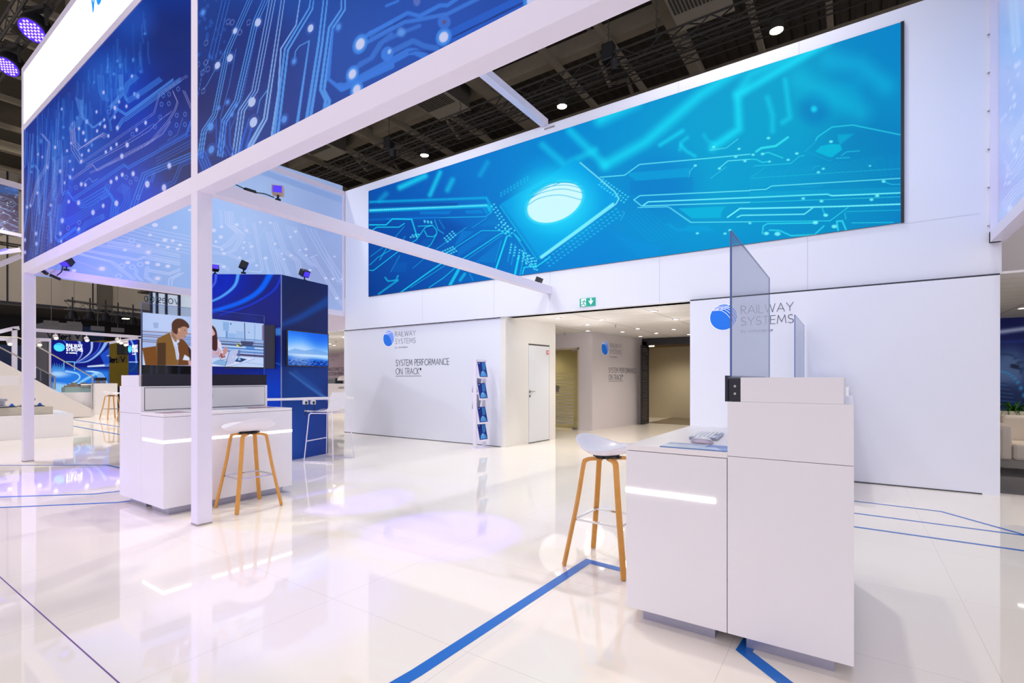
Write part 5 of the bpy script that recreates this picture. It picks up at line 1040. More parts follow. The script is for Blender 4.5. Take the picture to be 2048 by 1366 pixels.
MB().prism([(v.x, v.y) for v in map(inset, (TC, TA, TB, BKb, BKa))], 0.0, TZ - .002).build('core', M('tower_navy', (26, 32, 80), .5, noise=.05), tw)
MB().box(TA.x - .008, TA.x + .004, TA.y - .008, TA.y + .004, 0, TZ).build('corner_profile', M('tower_profile', (150, 160, 190), .3, .5), tw)
# monitors
dr_ = (TB - TA).normalized(); nr_ = Vector((dr_.y, -dr_.x, 0))
def monitor(label, O, d, n_, pxs, paint, mat_):
    A, B = O + n_ * .1, O + d + n_ * .1
    tl, trr, bl = [PL(*q, (A.x, A.y), (B.x, B.y)) for q in pxs]
    t = T('monitor', label, 'monitor', ((tl.x + trr.x) / 2, (tl.y + trr.y) / 2, (tl.z + bl.z) / 2)); D = (Vector((trr.x, trr.y, 0)) - Vector((tl.x, tl.y, 0))); L_ = D.length; D.normalize()
    N_ = Vector((D.y, -D.x, 0)); z0, z1 = bl.z, tl.z; e = .018
    def q(p, a, o): return (p.x + D.x * a + N_.x * o, p.y + D.y * a + N_.y * o)
    m = MB(); m.prism([q(tl, -e, -.035), q(tl, L_ + e, -.035), q(tl, L_ + e, -.002), q(tl, -e, -.002)], z0 - e, z1 + e); m.build('casing', bezel, t, bevel=.004)
    m = MB(); m.prism([q(tl, L_ * .35, -.1), q(tl, L_ * .65, -.1), q(tl, L_ * .65, -.035), q(tl, L_ * .35, -.035)], (z0 + z1) / 2 - .12, (z0 + z1) / 2 + .12); m.build('wall_bracket', black, t)
    ar = Art(q(tl, 0, .0), q(tl, L_, .0), z0, z1, 110, 110, (10, 14, 44)); paint(ar); ar.build('screen', mat_, t, back=bezel, thick=.001); return t
def sea(ar):
    Y = ar.PY; X = ar.PX[None, :] + 0 * Y; v = np.clip((Y - 660 - (X - 576) * .13) / 72, 0, 1)
    st = [(0, (30, 110, 240)), (.3, (80, 160, 252)), (.62, (196, 224, 255)), (.66, (150, 196, 250)), (.74, (20, 96, 216)), (.88, (0, 56, 190)), (1, (0, 40, 120))]
    for k in range(3): ar.img[..., k] = np.interp(v, [s_[0] for s_ in st], [s_[1][k] for s_ in st])
    ar.disc(640, 665, 26, (20, 90, 230), soft=18, al=.6); ar.disc(600, 708, 22, (230, 240, 255), soft=18, al=.5)
    r2 = random.Random(2)
    for i in range(260):
        x = r2.uniform(574, 656); y = 718 + r2.random() ** .8 * 16 + (x - 576) * .06; ar.disc(x, y, .6, (130, 180, 240) if r2.random() < .5 else (6, 20, 60), rx=1.6, soft=.5, al=.6)
    ar.poly([(574, 702), (590, 697), (610, 701), (630, 698), (657, 706), (657, 711), (574, 707)], (90, 150, 226), .6, soft=1)
scm = mat_attr('monitor_picture', 'screen', 1.0, .25)
monitor('flat monitor with a blue sky over the sea on the blue tower', TA, TB - TA, nr_, ((576, 661), (656, 673), (575, 730.5)), sea, scm)
df = (TA - TC).normalized(); nf = Vector((df.y, -df.x, 0))
monitor('switched off dark monitor on the blue tower beside the left glass display', TC, TA - TC, nf, ((452, 652), (547, 657), (452, 735)), lambda a: None, M('monitor_off', (16, 20, 52), .15))
# bar table attached to the tower
zt = 0.975; tp = [P(533, 796, Z=zt), P(707, 793.5, Z=zt), P(690, 791, Z=zt), P(563, 790, Z=zt)]
q0, q1 = P(533, 797, Z=zt), P(708, 794, Z=zt); dpt = Vector((-.62, .25, 0))
bt = T('bar_table', 'narrow white high table top fixed to the blue tower', 'table', ((q0.x + q1.x) / 2, (q0.y + q1.y) / 2, zt))
MB().prism([(q0.x, q0.y), (q1.x, q1.y), (q1.x + dpt.x * .5, q1.y + dpt.y * .5), (q0.x + dpt.x * .5, q0.y + dpt.y * .5)], zt - .035, zt).build('tabletop', slab_m, bt, bevel=.003)
lg = (q0 + q1) / 2 + dpt * .25
lg2 = q1 + (q0 - q1) * .12 + dpt * .25
sk_m = M('socket_white', (232, 232, 236), .4)
for k, (x, y) in enumerate(((611, 805), (626, 805))):
    p = P(x, y, Z=zt - .09) ; kk = PL(x, y, (q0.x, q0.y + .05), (q1.x, q1.y + .05)); t = T('power_socket', ('left', 'right')[k] + ' one of two white power sockets under the bar table edge', 'power socket', kk)
    MB().box(kk.x - .04, kk.x + .02, kk.y - .03, kk.y + .04, kk.z - .03, kk.z + .045).build('housing', sk_m, t, bevel=.008)
    MB().tube([(kk.x + .02, kk.y, kk.z), (kk.x + .05, kk.y - .02, kk.z)], .018, 12).build('plug', black, t)
    cable('cable', bez([(kk.x + .05, kk.y - .02, kk.z - .01), (kk.x + .06, kk.y - .02, kk.z - .1), (kk.x - .02, kk.y, kk.z - .2), (kk.x - .1, kk.y + .1, kk.z - .12)]), 'black cable hanging from the ' + ('left', 'right')[k] + ' socket under the bar table', .005)
pz = P(648, 790, Z=zt)
MB().box(pz.x - .05, pz.x + .05, pz.y - .03, pz.y + .03, zt, zt + .02).build('phone_charger', black, label='small black charger lying on the bar table beside the white chair', cat='charger')

# ================================================================== WHITE BAR CHAIR
ch = T('bar_chair', 'white shell bar chair with wire sled frame beside the blue tower', 'chair', (-6.78, 4.88, 0))
fa_, fb_, fc_, fd_ = [P(x, y, Z=.008) for x, y in ((608, 923), (666, 926), (653, 912), (708, 915))]
sz_ = .745
def up_(px_, py_): return P(px_, py_, Z=sz_)
ta, tb_, tc, td = fa_ * 1, fb_ * 1, fc_ * 1, fd_ * 1
cen = (fa_ + fb_ + fc_ + fd_) / 4
def top(f, k=.62): v = cen + (f - cen) * k; return Vector((v.x, v.y, .74))
wire = frame_w
for f1, f2 in ((fa_, fb_), (fc_, fd_)):
    a, b_ = top(f1, .8), top(f2, .8); mid = (a + b_) / 2 * 1; mid = mid + (cen - mid) * .45; mid.z = .735
    a2_ = a + (mid - a) * .1; b2_ = b_ + (mid - b_) * .1
    MB().tube([f1, f2], .0085, 8).tube([f1, f1 + (a - f1) * .97, a2_, mid + (a - mid) * .3, mid, mid + (b_ - mid) * .3, b2_, f2 + (b_ - f2) * .97, f2], .0085, 8).build('sled_frame', wire, ch, smooth=True)
def at_(f, k): return f + (top(f, .8) - f) * k
MB().tube([at_(fa_, .42), at_(fc_, .42)], .0085, 8).build('footrest', wire, ch)
fr = ((fa_ + fc_) / 2 - (fb_ + fd_) / 2); fr.z = 0; fr.normalize(); sd_ = Vector((-fr.y, fr.x, 0))
prof = [(.25, .752), (.21, .765), (.1, .762), (0, .757), (-.1, .76), (-.17, .775), (-.215, .82), (-.235, .9), (-.25, .98), (-.262, 1.06)]
prof = bez(prof, 3); m = MB(); nw = 12
for s0 in (0, .008):
    for k, (u, z) in enumerate(prof):
        hw = .20 + .012 * math.sin(k / len(prof) * math.pi) - (.02 if k < 2 or k > len(prof) - 3 else 0)
        for i in range(nw + 1):
            a = -1 + 2 * i / nw; lift = .02 * a * a; v = cen + fr * (u + .075 + (0 if z < .8 else lift)) + sd_ * (a * hw); zz = z + (lift if z < .8 else 0)
            m.v.append((v.x - (fr.x * s0 if z > .8 else 0), v.y - (fr.y * s0 if z > .8 else 0), zz - (s0 if z <= .8 else 0)))
R_ = len(prof); W_ = nw + 1
for s0 in (0, 1):
    o_ = s0 * R_ * W_
    for k in range(R_ - 1):
        for i in range(nw): m.f.append((o_ + k * W_ + i, o_ + k * W_ + i + 1, o_ + (k + 1) * W_ + i + 1, o_ + (k + 1) * W_ + i)); m.m.append(0)
o_ = R_ * W_
for k in range(R_ - 1):
    for i in (0, nw): m.f.append((k * W_ + i, (k + 1) * W_ + i, o_ + (k + 1) * W_ + i, o_ + k * W_ + i)); m.m.append(0)
for k in (0, R_ - 1):
    for i in range(nw): m.f.append((k * W_ + i, k * W_ + i + 1, o_ + k * W_ + i + 1, o_ + k * W_ + i)); m.m.append(0)
m.build('shell_seat', seat_w, ch, smooth=True)

# ================================================================== WALL LETTERING
def logo(label, p0, U, r, tx, h, lh, w1, th=.07, ink=grey_ink, disc_m=None, sub=True, rx=None, cat='wall logo', lift=.004):
    p0 = Vector(p0); U = Vector(U).normalized(); t = T('railway_logo', label, cat, p0)
    m = MB(); emblem(m, p0, U, r, 0, 1, lift=lift); m.build('emblem', [disc_m or blue_ink, white_ink], t)
    m = MB(); O = p0 + U * tx
    text(m, 'RAILWAY', O + Vector((0, 0, lh * .18)), U, h, w1, th, lift=lift); text(m, 'SYSTEMS', O + Vector((0, 0, lh * .18 - lh)), U, h, w1, th, lift=lift)
    if sub: text(m, 'by voestalpine', O + Vector((0, 0, lh * .18 - lh * 1.62)), U, h * .36, w1 * .62, th * 1.3, lift=lift)
    m.build('lettering', ink, t); return t
def slogan(label, O, U, h, lh, w1, lines=('SYSTEM PERFORMANCE', 'ON TRACK®'), ul=True, w2=None, th=.085):
    O = Vector(O); U = Vector(U).normalized(); t = T('slogan_lettering', label, 'wall lettering', O); m = MB()
    text(m, lines[0], O, U, h, w1, th); sc = w1 / lines_of(lines[0])[1]; w_ = lines_of(lines[1])[1] * sc
    text(m, lines[1], O - Vector((0, 0, lh)), U, h, w_, th)
    if ul: ribbon(m, [(0, -lh - h * .32), (w_, -lh - h * .32)], h * .07, O, U, (0, 0, 1), 0, .004)
    m.build('lettering', M('dark_grey_ink', (70, 72, 88), .6), t); return t
yw = 7.56
logo('small railway logo with blue disc on the left box wall above the slogan', P(777.5, 677, Y=yw), (1, 0, 0), .172, .205, .105, .155, .62)
slogan('dark slogan with underline on the left box wall facing the stand', P(792, 731.5, Y=yw), (1, 0, 0), .125, .185, 1.53)
yr = YW - .07
logo('large railway logo with blue disc on the right wall panel behind the glass', P(1447, 634.5, Y=yr), (1, 0, 0), .178, .228, .108, .158, .625)
U2 = Vector((W2B[0] - W2A[0], W2B[1] - W2A[1], 0)).normalized()
pe = PL(1210, 696, W2A, W2B); logo('foreshortened railway logo on the far cabin wall in the passage', pe, U2, .175, .22, .11, .16, .62)
ps = PL(1217, 745, W2A, W2B); slogan('foreshortened dark slogan on the far cabin wall in the passage', ps, U2, .125, .185, 1.5)
# bay at the far left end: greeting, counter, coffee machine
pw = P(660, 738.5, Y=14.0); t = T('greeting_lettering', 'dark greeting words on the far bay wall between tower and box', 'wall lettering', pw); m = MB()
text(m, 'WELCOME TO', P(656, 742, Y=13.995), (1, 0, 0), .15, 1.12, .09); text(m, 'SYSTEM PERFORMANCE', P(655.5, 751, Y=13.995), (1, 0, 0), .15, 1.95, .09); m.build('lettering', M('dark_grey_ink', (70, 72, 88), .6), t)
pl_ = P(648.5, 709, Y=13.995); logo('distant railway logo on the far bay wall, mostly behind the tower', pl_, (1, 0, 0), .2, .27, .13, .19, .78)
c0 = P(657, 768, Y=12.5); m = MB(); m.box(-19, -13.5, 12.2, 12.8, 0, 1.08); m.build('service_counter', slab_m, label='distant white service counter under the greeting words', cat='counter')
q = P(678, 776, Y=12.19); t = T('brand_lettering', 'tiny blue lettering on the distant white service counter', 'lettering', q); m = MB(); text(m, 'voestalpine', P(677, 777, Y=12.195), (1, 0, 0), .09, .55, .12); m.build('lettering', grey_ink, t)
for k, (x0, x1, c_, lab) in enumerate(((660, 675, (150, 156, 160), 'pale grey small appliance on the distant service counter'), (677, 691, (40, 40, 44), 'black small appliance on the distant service counter'))):
    a, b_ = P(x0, 765, Y=12.5), P(x1, 765, Y=12.5); t = T('coffee_machine', lab, 'appliance', ((a.x + b_.x) / 2, 12.5, 1.08))
    m = MB(); m.box(a.x, b_.x, 12.35, 12.65, 1.08, 1.30); m.build('housing', M('appliance_%d' % k, c_, .4), t, bevel=.02); m = MB(); m.box(a.x + .05, b_.x - .05, 12.34, 12.35, 1.12, 1.26); m.build('front_panel', M('appliance_front_%d' % k, tuple(v * .8 for v in c_), .2), t)
dm_ = P(687, 757, Y=12.3); t = T('dome_machine', 'white rounded machine above the distant service counter', 'lamp', dm_); m = MB(); m.lathe((dm_.x, dm_.y, dm_.z - .08), [(.0, .2), (.1, .19), (.2, .13), (.24, .0), (.2, .0)], 20); m.build('dome_cover', slab_m, t, smooth=True)  # white rounded machine, its domed top on a stem
m = MB(); m.tube([(dm_.x, dm_.y, 1.08), (dm_.x, dm_.y, dm_.z + .05)], .02); m.build('stem', steel, t)
MB().box(-24, -9.9, 13.985, 14.0, 0, .1).build('baseboard_bay', dark_seam, kind='structure')

# exit sign
e0, e1 = P(1160.5, 598, Y=YW), P(1191, 612, Y=YW); ez1 = P(1160.5, 598, Y=YW).z; ez0 = P(1160.5, 614, Y=YW).z; W_ = e1.x - e0.x
ex = T('exit_sign', 'green emergency exit sign with running figure and down arrow above the passage', 'sign', ((e0.x + e1.x) / 2, YW, ez0))
MB().box(e0.x, e1.x, YW - .02, YW, ez0, ez1).build('green_panel', M('exit_green', (0, 150, 130), .5, emit=(0, 150, 130), es=.35), ex)
O = Vector((e0.x, YW - .02, ez0)); H_ = ez1 - ez0; U = Vector((1, 0, 0)); m = MB()
def er(pts, th, mi, lf=.003): ribbon(m, [(a * W_, b_ * H_) for a, b_ in pts], th * H_, O, U, (0, 0, 1), mi, lf)

def ep(l, mi, lf): m.poly([O + Vector((x * W_, -lf, z * H_)) for x, z in l], mi)
ep([(.1, .03), (.42, .03), (.42, .95), (.1, .95)], 0, .003); ep([(.69, .3), (.79, .3), (.79, .92), (.69, .92)], 0, .003); m.poly([O + Vector((x * W_, -.004, z * H_)) for x, z in ((.58, .62), (.74, .14), (.9, .62), (.86, .66), (.74, .42), (.62, .66))])
for pts in ([(.33, .78), (.34, .8)], [(.3, .7), (.26, .4)], [(.3, .68), (.2, .62), (.17, .5)], [(.31, .66), (.38, .52), (.42, .56)], [(.26, .42), (.32, .26), (.38, .08)], [(.26, .42), (.22, .24), (.12, .2)]): er(pts, .1, 1, .005)
m.build('pictogram', [white_ink, M('exit_green', (0, 150, 130), .5)], ex)

# ================================================================== BROCHURE STAND
bs = P(961, 895, Z=0); bx, by = -5.72, 7.28
bp0, bp1 = P(957, 898, Z=0), P(980, 893, Z=0)
br = T('brochure_stand', 'slim white brochure stand with four sloping trays near the box corner', 'brochure stand', ((bp0.x + bp1.x) / 2, (bp0.y + bp1.y) / 2, 0))
ud = Vector((.06, 1, 0)).normalized(); vd = Vector((-ud.y, ud.x, 0)); oc = Vector((-5.63, 7.24, 0)); hw_ = .13; HT = 1.62
def bq(a, b_, z): v = oc + ud * a + vd * b_; return Vector((v.x, v.y, z))
for a in (-hw_, hw_):
    m = MB(); m.bar(bq(a, 0, .01), bq(a, 0, HT), .028, .075, up=(vd.x, vd.y, 0)); m.build('upright', frame_w, br)
MB().bar(bq(-hw_, 0, HT - .015), bq(hw_, 0, HT - .015), .075, .03).build('top_bar', frame_w, br)
MB().hexa([bq(-.16, -.12, 0), bq(.18, -.12, 0), bq(.18, .1, 0), bq(-.16, .1, 0)], [bq(-.16, -.12, .01), bq(.18, -.12, .01), bq(.18, .1, .01), bq(-.16, .1, .01)]).build('foot_plate', frame_w, br)
cov = [M('cover_navy', (14, 38, 130), .6, spec=.2), M('cover_cyan', (60, 150, 226), .6, spec=.2, noise=.4, nscale=30), M('cover_pale', (150, 200, 240), .6, spec=.2, noise=.2, nscale=30)]
for k, py_ in enumerate((740, 783, 831, 866)):
    zc = P(972, py_, Y=7.2).z; z0, z1 = zc - .155, zc + .15
    f0, f1 = -.10, -.03                                          # tray leans backward
    m = MB(); m.hexa([bq(-.115, f0 - .03, z0), bq(.125, f0 - .03, z0), bq(.125, f0, z0 + .0), bq(-.115, f0, z0)], [bq(-.115, f0 - .03, z0 + .03), bq(.125, f0 - .03, z0 + .03), bq(.125, f0, z0 + .03), bq(-.115, f0, z0 + .03)])
    m.hexa([bq(-.115, f0, z0), bq(.125, f0, z0), bq(.125, f0 + .01, z0), bq(-.115, f0 + .01, z0)], [bq(-.115, f1, z1), bq(.125, f1, z1), bq(.125, f1 + .01, z1), bq(-.115, f1 + .01, z1)])
    m.build('tray', frame_w, br)
    def cq(a, s_, lf): b_ = f0 + (f1 - f0) * s_; v = bq(a, b_ - lf, z0 + (z1 - z0) * s_); return v
    m = MB(); A = [cq(-.1, .1, .001), cq(.11, .1, .001), cq(.11, 1.0, .001), cq(-.1, 1.0, .001)]; B = [cq(-.1, .1, .009), cq(.11, .1, .009), cq(.11, 1.0, .009), cq(-.1, 1.0, .009)]
    m.hexa(A, B, 0)
    m.poly([cq(-.09, .14, .0098), cq(.1, .14, .0098), cq(.06, .4, .0098), cq(.0, .48, .0098), cq(-.06, .38, .0098)], 1)
    for i in range(4): m.poly([cq(.0 + .02 * i, .5, .0102), cq(.012 + .02 * i, .5, .0102), cq(.03 + .024 * i, .96, .0102), cq(.012 + .024 * i, .96, .0102)], 1)
    for i in range(3): m.poly([cq(-.08 + .05 * i, .16, .0102), cq(-.07 + .05 * i, .16, .0102), cq(-.01 + .01 * i, .44, .0102), cq(-.02 + .01 * i, .44, .0102)], 2)
    m.poly([cq(-.085, .9, .0102), cq(-.05, .9, .0102), cq(-.05, .94, .0102), cq(-.085, .94, .0102)], 2)
    m.build('brochure', cov, label='blue brochure in the %s tray of the white stand' % ('top', 'second', 'third', 'lowest')[k], cat='brochure')
for k, (z, lab) in enumerate(((1.02, 'upper'), (.72, 'lower'))):
    m = MB(); m.hexa([bq(-.11, .085, z), bq(.1, .085, z), bq(.1, .093, z), bq(-.11, .093, z)], [bq(-.11, .04, z + .26), bq(.1, .04, z + .26), bq(.1, .048, z + .26), bq(-.11, .048, z + .26)])
    m.build('brochure', M('leaflet_grey', (150, 156, 180), .4), label='edge-on grey leaflet on the back of the brochure stand, the %s one' % lab, cat='brochure')

# ================================================================== CEILING DOWNLIGHTS AND SPRINKLERS
dl = [(1116, 636.5), (1204, 640), (1175, 649.5), (1307.5, 622), (1352, 639), (1175.5, 662), (1245, 664), (1275.6, 657.5), (1347.5, 659), (1312.5, 666.5), (1281, 673), (1378, 669), (1314, 680.6), (1358, 679), (688, 674.5), (668.5, 691), (660, 688), (2044, 617)]
dglow = M('downlight_lens', (255, 246, 230), .5, emit=(255, 244, 226), es=9.0)
big = {0, 1, 2, 3, 4, 10}
d0_ = None
for i, (x, y) in enumerate(dl):
    p = P(x, y, Z=2.41)
    if d0_ is None:
        t = T('downlight', 'x', 'light', p, 'round recessed downlights in the tiled ceiling')
        MB().lathe((p.x, p.y, p.z - .004), [(.05, .008), (.075, .006), (.078, 0), (.05, 0)], 18).build('ring', frame_w, t); MB().cyl((p.x, p.y, p.z - .001), .05, .003, 18).build('lens', dglow, t); d0_ = t
    else:
        t = copy_tree(d0_); t.location = p
    t['label'] = 'small round recessed downlight in the tiled ceiling'
for i, (x, y) in enumerate(((1129, 665.5), (1231, 649), (1343.5, 677), (1299, 690), (672, 682))):
    p = P(x, y, Z=2.41); t = T('sprinkler', 'small sprinkler head hanging from the tiled ceiling', 'sprinkler', p, 'sprinkler heads in the tiled ceiling')
    MB().tube([(p.x, p.y, p.z), (p.x, p.y, p.z - .05)], .01, 8).build('pipe', steel, t); MB().cyl((p.x, p.y, p.z - .06), .022, .006, 12).build('deflector', steel, t)
for (x, y, e) in ((-3.6, 9.3, 150), (-3.4, 12.0, 110), (-14.5, 10.5, 200), (3.2, 9.8, 150), (-4.3, 15.0, 120), (-7.8, 12.5, 140)):
    lamp((x, y, 2.38 if y < 14 else 2.27), (x, y, 0), e, 150, .9, WARM, .08)
for i in (0, 1, 2, 3, 4, 14):  # unseen points added below some downlights to brighten the ceiling
    x, y = P(dl[i][0], dl[i][1], Z=2.41)[:2]
    d = bpy.data.lights.new('ceiling_fill', 'POINT'); d.energy = 4.5; d.color = (1, .95, .9); d.shadow_soft_size = .35
    o = bpy.data.objects.new('ceiling_fill', d); COL.objects.link(o); o.location = (x, y, 2.02)
cl = P(1363, 703, Z=2.28); MB().cyl((cl.x, 15.2, 2.27), .16, .03, 24).build('ceiling_lamp', M('corridor_lamp', (255, 240, 200), .5, emit=(255, 236, 190), es=4), label='round warm lamp on the ceiling of the dark corridor behind the gate', cat='light')

# ================================================================== LOUNGE ON THE RIGHT
mu = Art((1.6, 13.0), (4.6, 13.0), .3, 2.415, 80, 260, (14, 30, 96))
for (x, y, r, c, al) in ((2030, 640, 30, (8, 20, 84), .9), (2020, 740, 40, (90, 120, 170), .9), (2020, 800, 30, (20, 44, 90), .9)): mu.disc(x, y, r, c, soft=r * .6, al=al)
mu.stroke([(2000, 664), (2052, 657)], 8, (190, 200, 230), 5, .9); mu.stroke([(2000, 684), (2052, 682)], 4, (30, 60, 150), 5, .7)
mu.stroke(bez([(2000, 742), (2018, 748), (2036, 765), (2052, 800)], 6), 3, (60, 160, 220), 2, .95); mu.stroke(bez([(2000, 708), (2025, 712), (2040, 735), (2046, 760)], 6), 3, (30, 60, 100), 1, .8); mu.stroke(bez([(2010, 705), (2035, 715), (2052, 745)], 6), 2, (40, 70, 120), 1, .8)
mu.poly([(2018, 730), (2026, 727), (2040, 732), (2040, 740), (2020, 735)], (20, 36, 70)); 
for k in range(16): mu.stroke([(2036 + k * .5, 712 + k * 3), (2046 + k * .5, 710 + k * 3)], .8, (20, 40, 80), .5, .7)
for k in range(14): mu.stroke([(2000, 765 + 4 * k), (2014 + 2 * k, 768 + 4 * k)], 1.6, (60, 110, 170) if k % 2 else (12, 30, 70), .6, .6)
mt_ = T('wall_mural', 'dark blue railway mural on the lounge wall at the right edge', 'mural', (3.1, 13.0, .3)); mu.build('print', mat_attr('mural_print', 'print', .25, .4), mt_, thick=.02)
MB().box(1.4, 8, 13.02, 13.2, 0, 2.415).build('wall_lounge', M('lounge_wall', (150, 136, 110), .8, noise=.05), kind='structure', loc=(0, 0, 0))
pl0 = P(2004, 818, Y=11.6); t = T('planter_box', 'long pale planter box with ferns behind the armchair', 'planter', (3.0, 11.8, 0)); zpl = P(2004, 822, Y=11.5).z
m = MB(); m.box(1.9, 5, 11.5, 11.56, 0, zpl); m.box(1.9, 5, 12.0, 12.06, 0, zpl); m.box(1.9, 1.96, 11.56, 12.0, 0, zpl); m.box(1.96, 5, 11.56, 12.0, 0, zpl - .06, 1)
m.build('box', [M('planter_beige', (214, 204, 188), .6, noise=.05), M('soil', (50, 40, 30), .9, noise=.3)], t)
gl = [M('fern_green', (60, 120, 40), .5, noise=.3, nscale=12), M('spider_green', (120, 160, 60), .5, noise=.3, nscale=12)]
r3 = random.Random(5)
def blades(cx_, cy_, n, L, mi, name, lab, wd):
    tt = T(name, lab, 'plant', (cx_, cy_, zpl - .06)); m = MB()
    for k in range(n):
        a = r3.uniform(0, 2 * math.pi); l = L * r3.uniform(.6, 1.1); rise = r3.uniform(.7, 1.2); pv = None
        for i in range(7):
            s_ = i / 6; r_ = l * .75 * s_; z = zpl - .06 + l * (rise * s_ - 1.0 * s_ * s_ * .8); w_ = wd * math.sin(math.pi * min(.98, .15 + s_ * .85)); x = cx_ + r_ * math.cos(a); y = cy_ + r_ * math.sin(a)
            cur = (Vector((x - math.sin(a) * w_, y + math.cos(a) * w_, z)), Vector((x + math.sin(a) * w_, y - math.cos(a) * w_, z)))
            if pv: m.poly([pv[0], pv[1], cur[1], cur[0]])
            pv = cur
    m.build('leaves', gl[mi], tt); MB().tube([(cx_, cy_, zpl - .06), (cx_, cy_, zpl + .04)], .02, 8).build('stem', gl[0], tt)
blades(2.3, 11.75, 70, .5, 0, 'fern', 'dense dark green fern in the planter box at the wall edge', .014)
blades(2.75, 11.7, 60, .75, 1, 'spider_plant', 'arching light green spider plant in the planter box at the picture edge', .011)
# armchair
ac = T('armchair', 'cream leather armchair with chrome tube legs at the right picture edge', 'armchair', (2.2, 9.4, 0)); lea = M('cream_leather', (222, 212, 198), .45, noise=.03)
ax0, ay0 = 1.62, 9.05
MB().box(ax0 + .02, ax0 + .14, ay0 + .02, ay0 + .72, .2, .66).build('armrest', lea, ac, bevel=.03); MB().box(ax0 + .74, ax0 + .86, ay0 + .02, ay0 + .72, .2, .66).build('armrest', lea, ac, bevel=.03)
MB().box(ax0 + .14, ax0 + .74, ay0 + .0, ay0 + .6, .2, .42).build('seat', lea, ac, bevel=.04); MB().box(ax0 + .14, ax0 + .74, ay0 + .56, ay0 + .72, .3, .76).build('backrest', lea, ac, bevel=.04)
for (x, y) in ((ax0, ay0 - .01), (ax0 + .88, ay0 - .01), (ax0 + .0, ay0 + .74), (ax0 + .88, ay0 + .74)):
    m = MB(); m.tube([(x, y, 0), (x, y, .6)], .014, 10); m.cyl((x, y, 0), .026, .014, 12); m.build('leg', chrome, ac)
for z in (.56, .25): MB().tube([(ax0, ay0, z), (ax0, ay0 + .74, z)], .011, 8).build('side_rail', chrome, ac)

# ================================================================== HALL RIGGING
def truss(name, label, A, B, s=.32, r=.024, mt=black_steel, step=.5, chords=4, group=None):
    A, B = Vector(A), Vector(B); d = (B - A).normalized(); sd = d.cross(Vector((0, 0, 1))).normalized(); up = Vector((0, 0, 1))
    t = T(name, label, 'truss', (A + B) / 2, group); cs = [sd * a * s / 2 + up * b_ * s / 2 for a, b_ in ((-1, -1), (1, -1), (1, 1), (-1, 1))][:chords]
    for c_ in cs: MB().tube([A + c_, B + c_], r, 6).build('chord', mt, t)
    m = MB(); n = int((B - A).length / step)
    for k in range(n):
        p, q = A + d * step * k, A + d * step * (k + 1)
        for i in range(len(cs)):
            j = (i + 1) % len(cs); a_, b_ = (cs[i], cs[j]) if k % 2 == 0 else (cs[j], cs[i]); m.tube([p + a_, q + b_], r * .5, 4, cap=False)
    m.build('lacing', mt, t, kind='stuff'); return t
TY, TZ_ = 11.45, 8.85
truss('lighting_truss', 'long black truss hanging under the hall roof above the LED wall', (-24, TY, TZ_ + .1), (5, TY, TZ_ + .1), .34, .028)
truss('lighting_truss', 'second black truss running just behind the long one under the hall roof', (-24, TY + .85, TZ_ + .25), (5, TY + .85, TZ_ + .25), .3, .02, step=.6)
hl = M('hall_lamp_glow', (255, 244, 214), .4, emit=(255, 240, 205), es=40)
for i, (x, y) in enumerate(((1553, 60), (1124, 212), (849, 310))):
    p = P(x, y, Z=8.55); t = T('hall_lamp', ('rightmost', 'middle', 'leftmost')[i] + ' of three bright round lamps under the long roof truss', 'lamp', p, 'bright lamps on the long truss')
    m = MB(); m.lathe((p.x, p.y, p.z - .02), [(.0, .28), (.06, .27), (.12, .2), (.15, .0), (.135, .0)], 20); m.build('reflector', black_steel, t); MB().cyl((p.x, p.y, p.z - .015), .125, .01, 20).build('lens', hl, t)
    MB().tube([(p.x, p.y, p.z + .22), (p.x, TY + .17, TZ_ - .05)], .02, 6).build('hanger', black_steel, t)
    lamp((p.x, p.y, p.z - .05), (p.x, p.y - 3, 0), 260, 110, .8, WARM, .12)
red = M('red_shackle', (170, 30, 34), .5)
def hoist(label, x, y, z0, z1, body=True):
    t = T('chain_hoist', label, 'hoist', (x, y, z0)); m = MB()
    n = int((z1 - z0) / .09)
    for k in range(n): z = z0 + k * .09; m.tube([(x - .02, y, z), (x + .02, y, z + .08)] if k % 2 else [(x + .02, y, z), (x - .02, y, z + .08)], .012, 5)
    m.build('chain', black_steel, t, kind='stuff')
    if body: MB().box(x - .15, x + .15, y - .12, y + .12, z0 - .05, z0 + .38).build('motor', M('hoist_black', (20, 22, 26), .5, noise=.1), t, bevel=.03); MB().cyl((x + .16, y, z0 - .32), .09, .24, 12, r2=.13).build('chain_bag', black, t)
    MB().box(x - .04, x + .04, y - .03, y + .03, z0 + (z1 - z0) * .55, z0 + (z1 - z0) * .62).build('hook', red, t)
h1 = P(1217, 112, Y=TY - .1); hoist('black chain hoist above the middle lamp of the long truss', h1.x, h1.y, h1.z - .1, 12.3)
h2 = P(778, 292, Y=TY - .1); hoist('black chain hoist above the left part of the long truss', h2.x, h2.y, h2.z - .1, 12.3)
h3 = P(1313, 95, Y=TY); hoist('thin chain sling from the roof to the long truss right of the hoist', h3.x, h3.y, 9.05, 12.2, False)
h4 = P(921, 250, Y=TY); hoist('thin chain sling between the two hoists of the long truss', h4.x, h4.y, 9.05, 12.2, False)
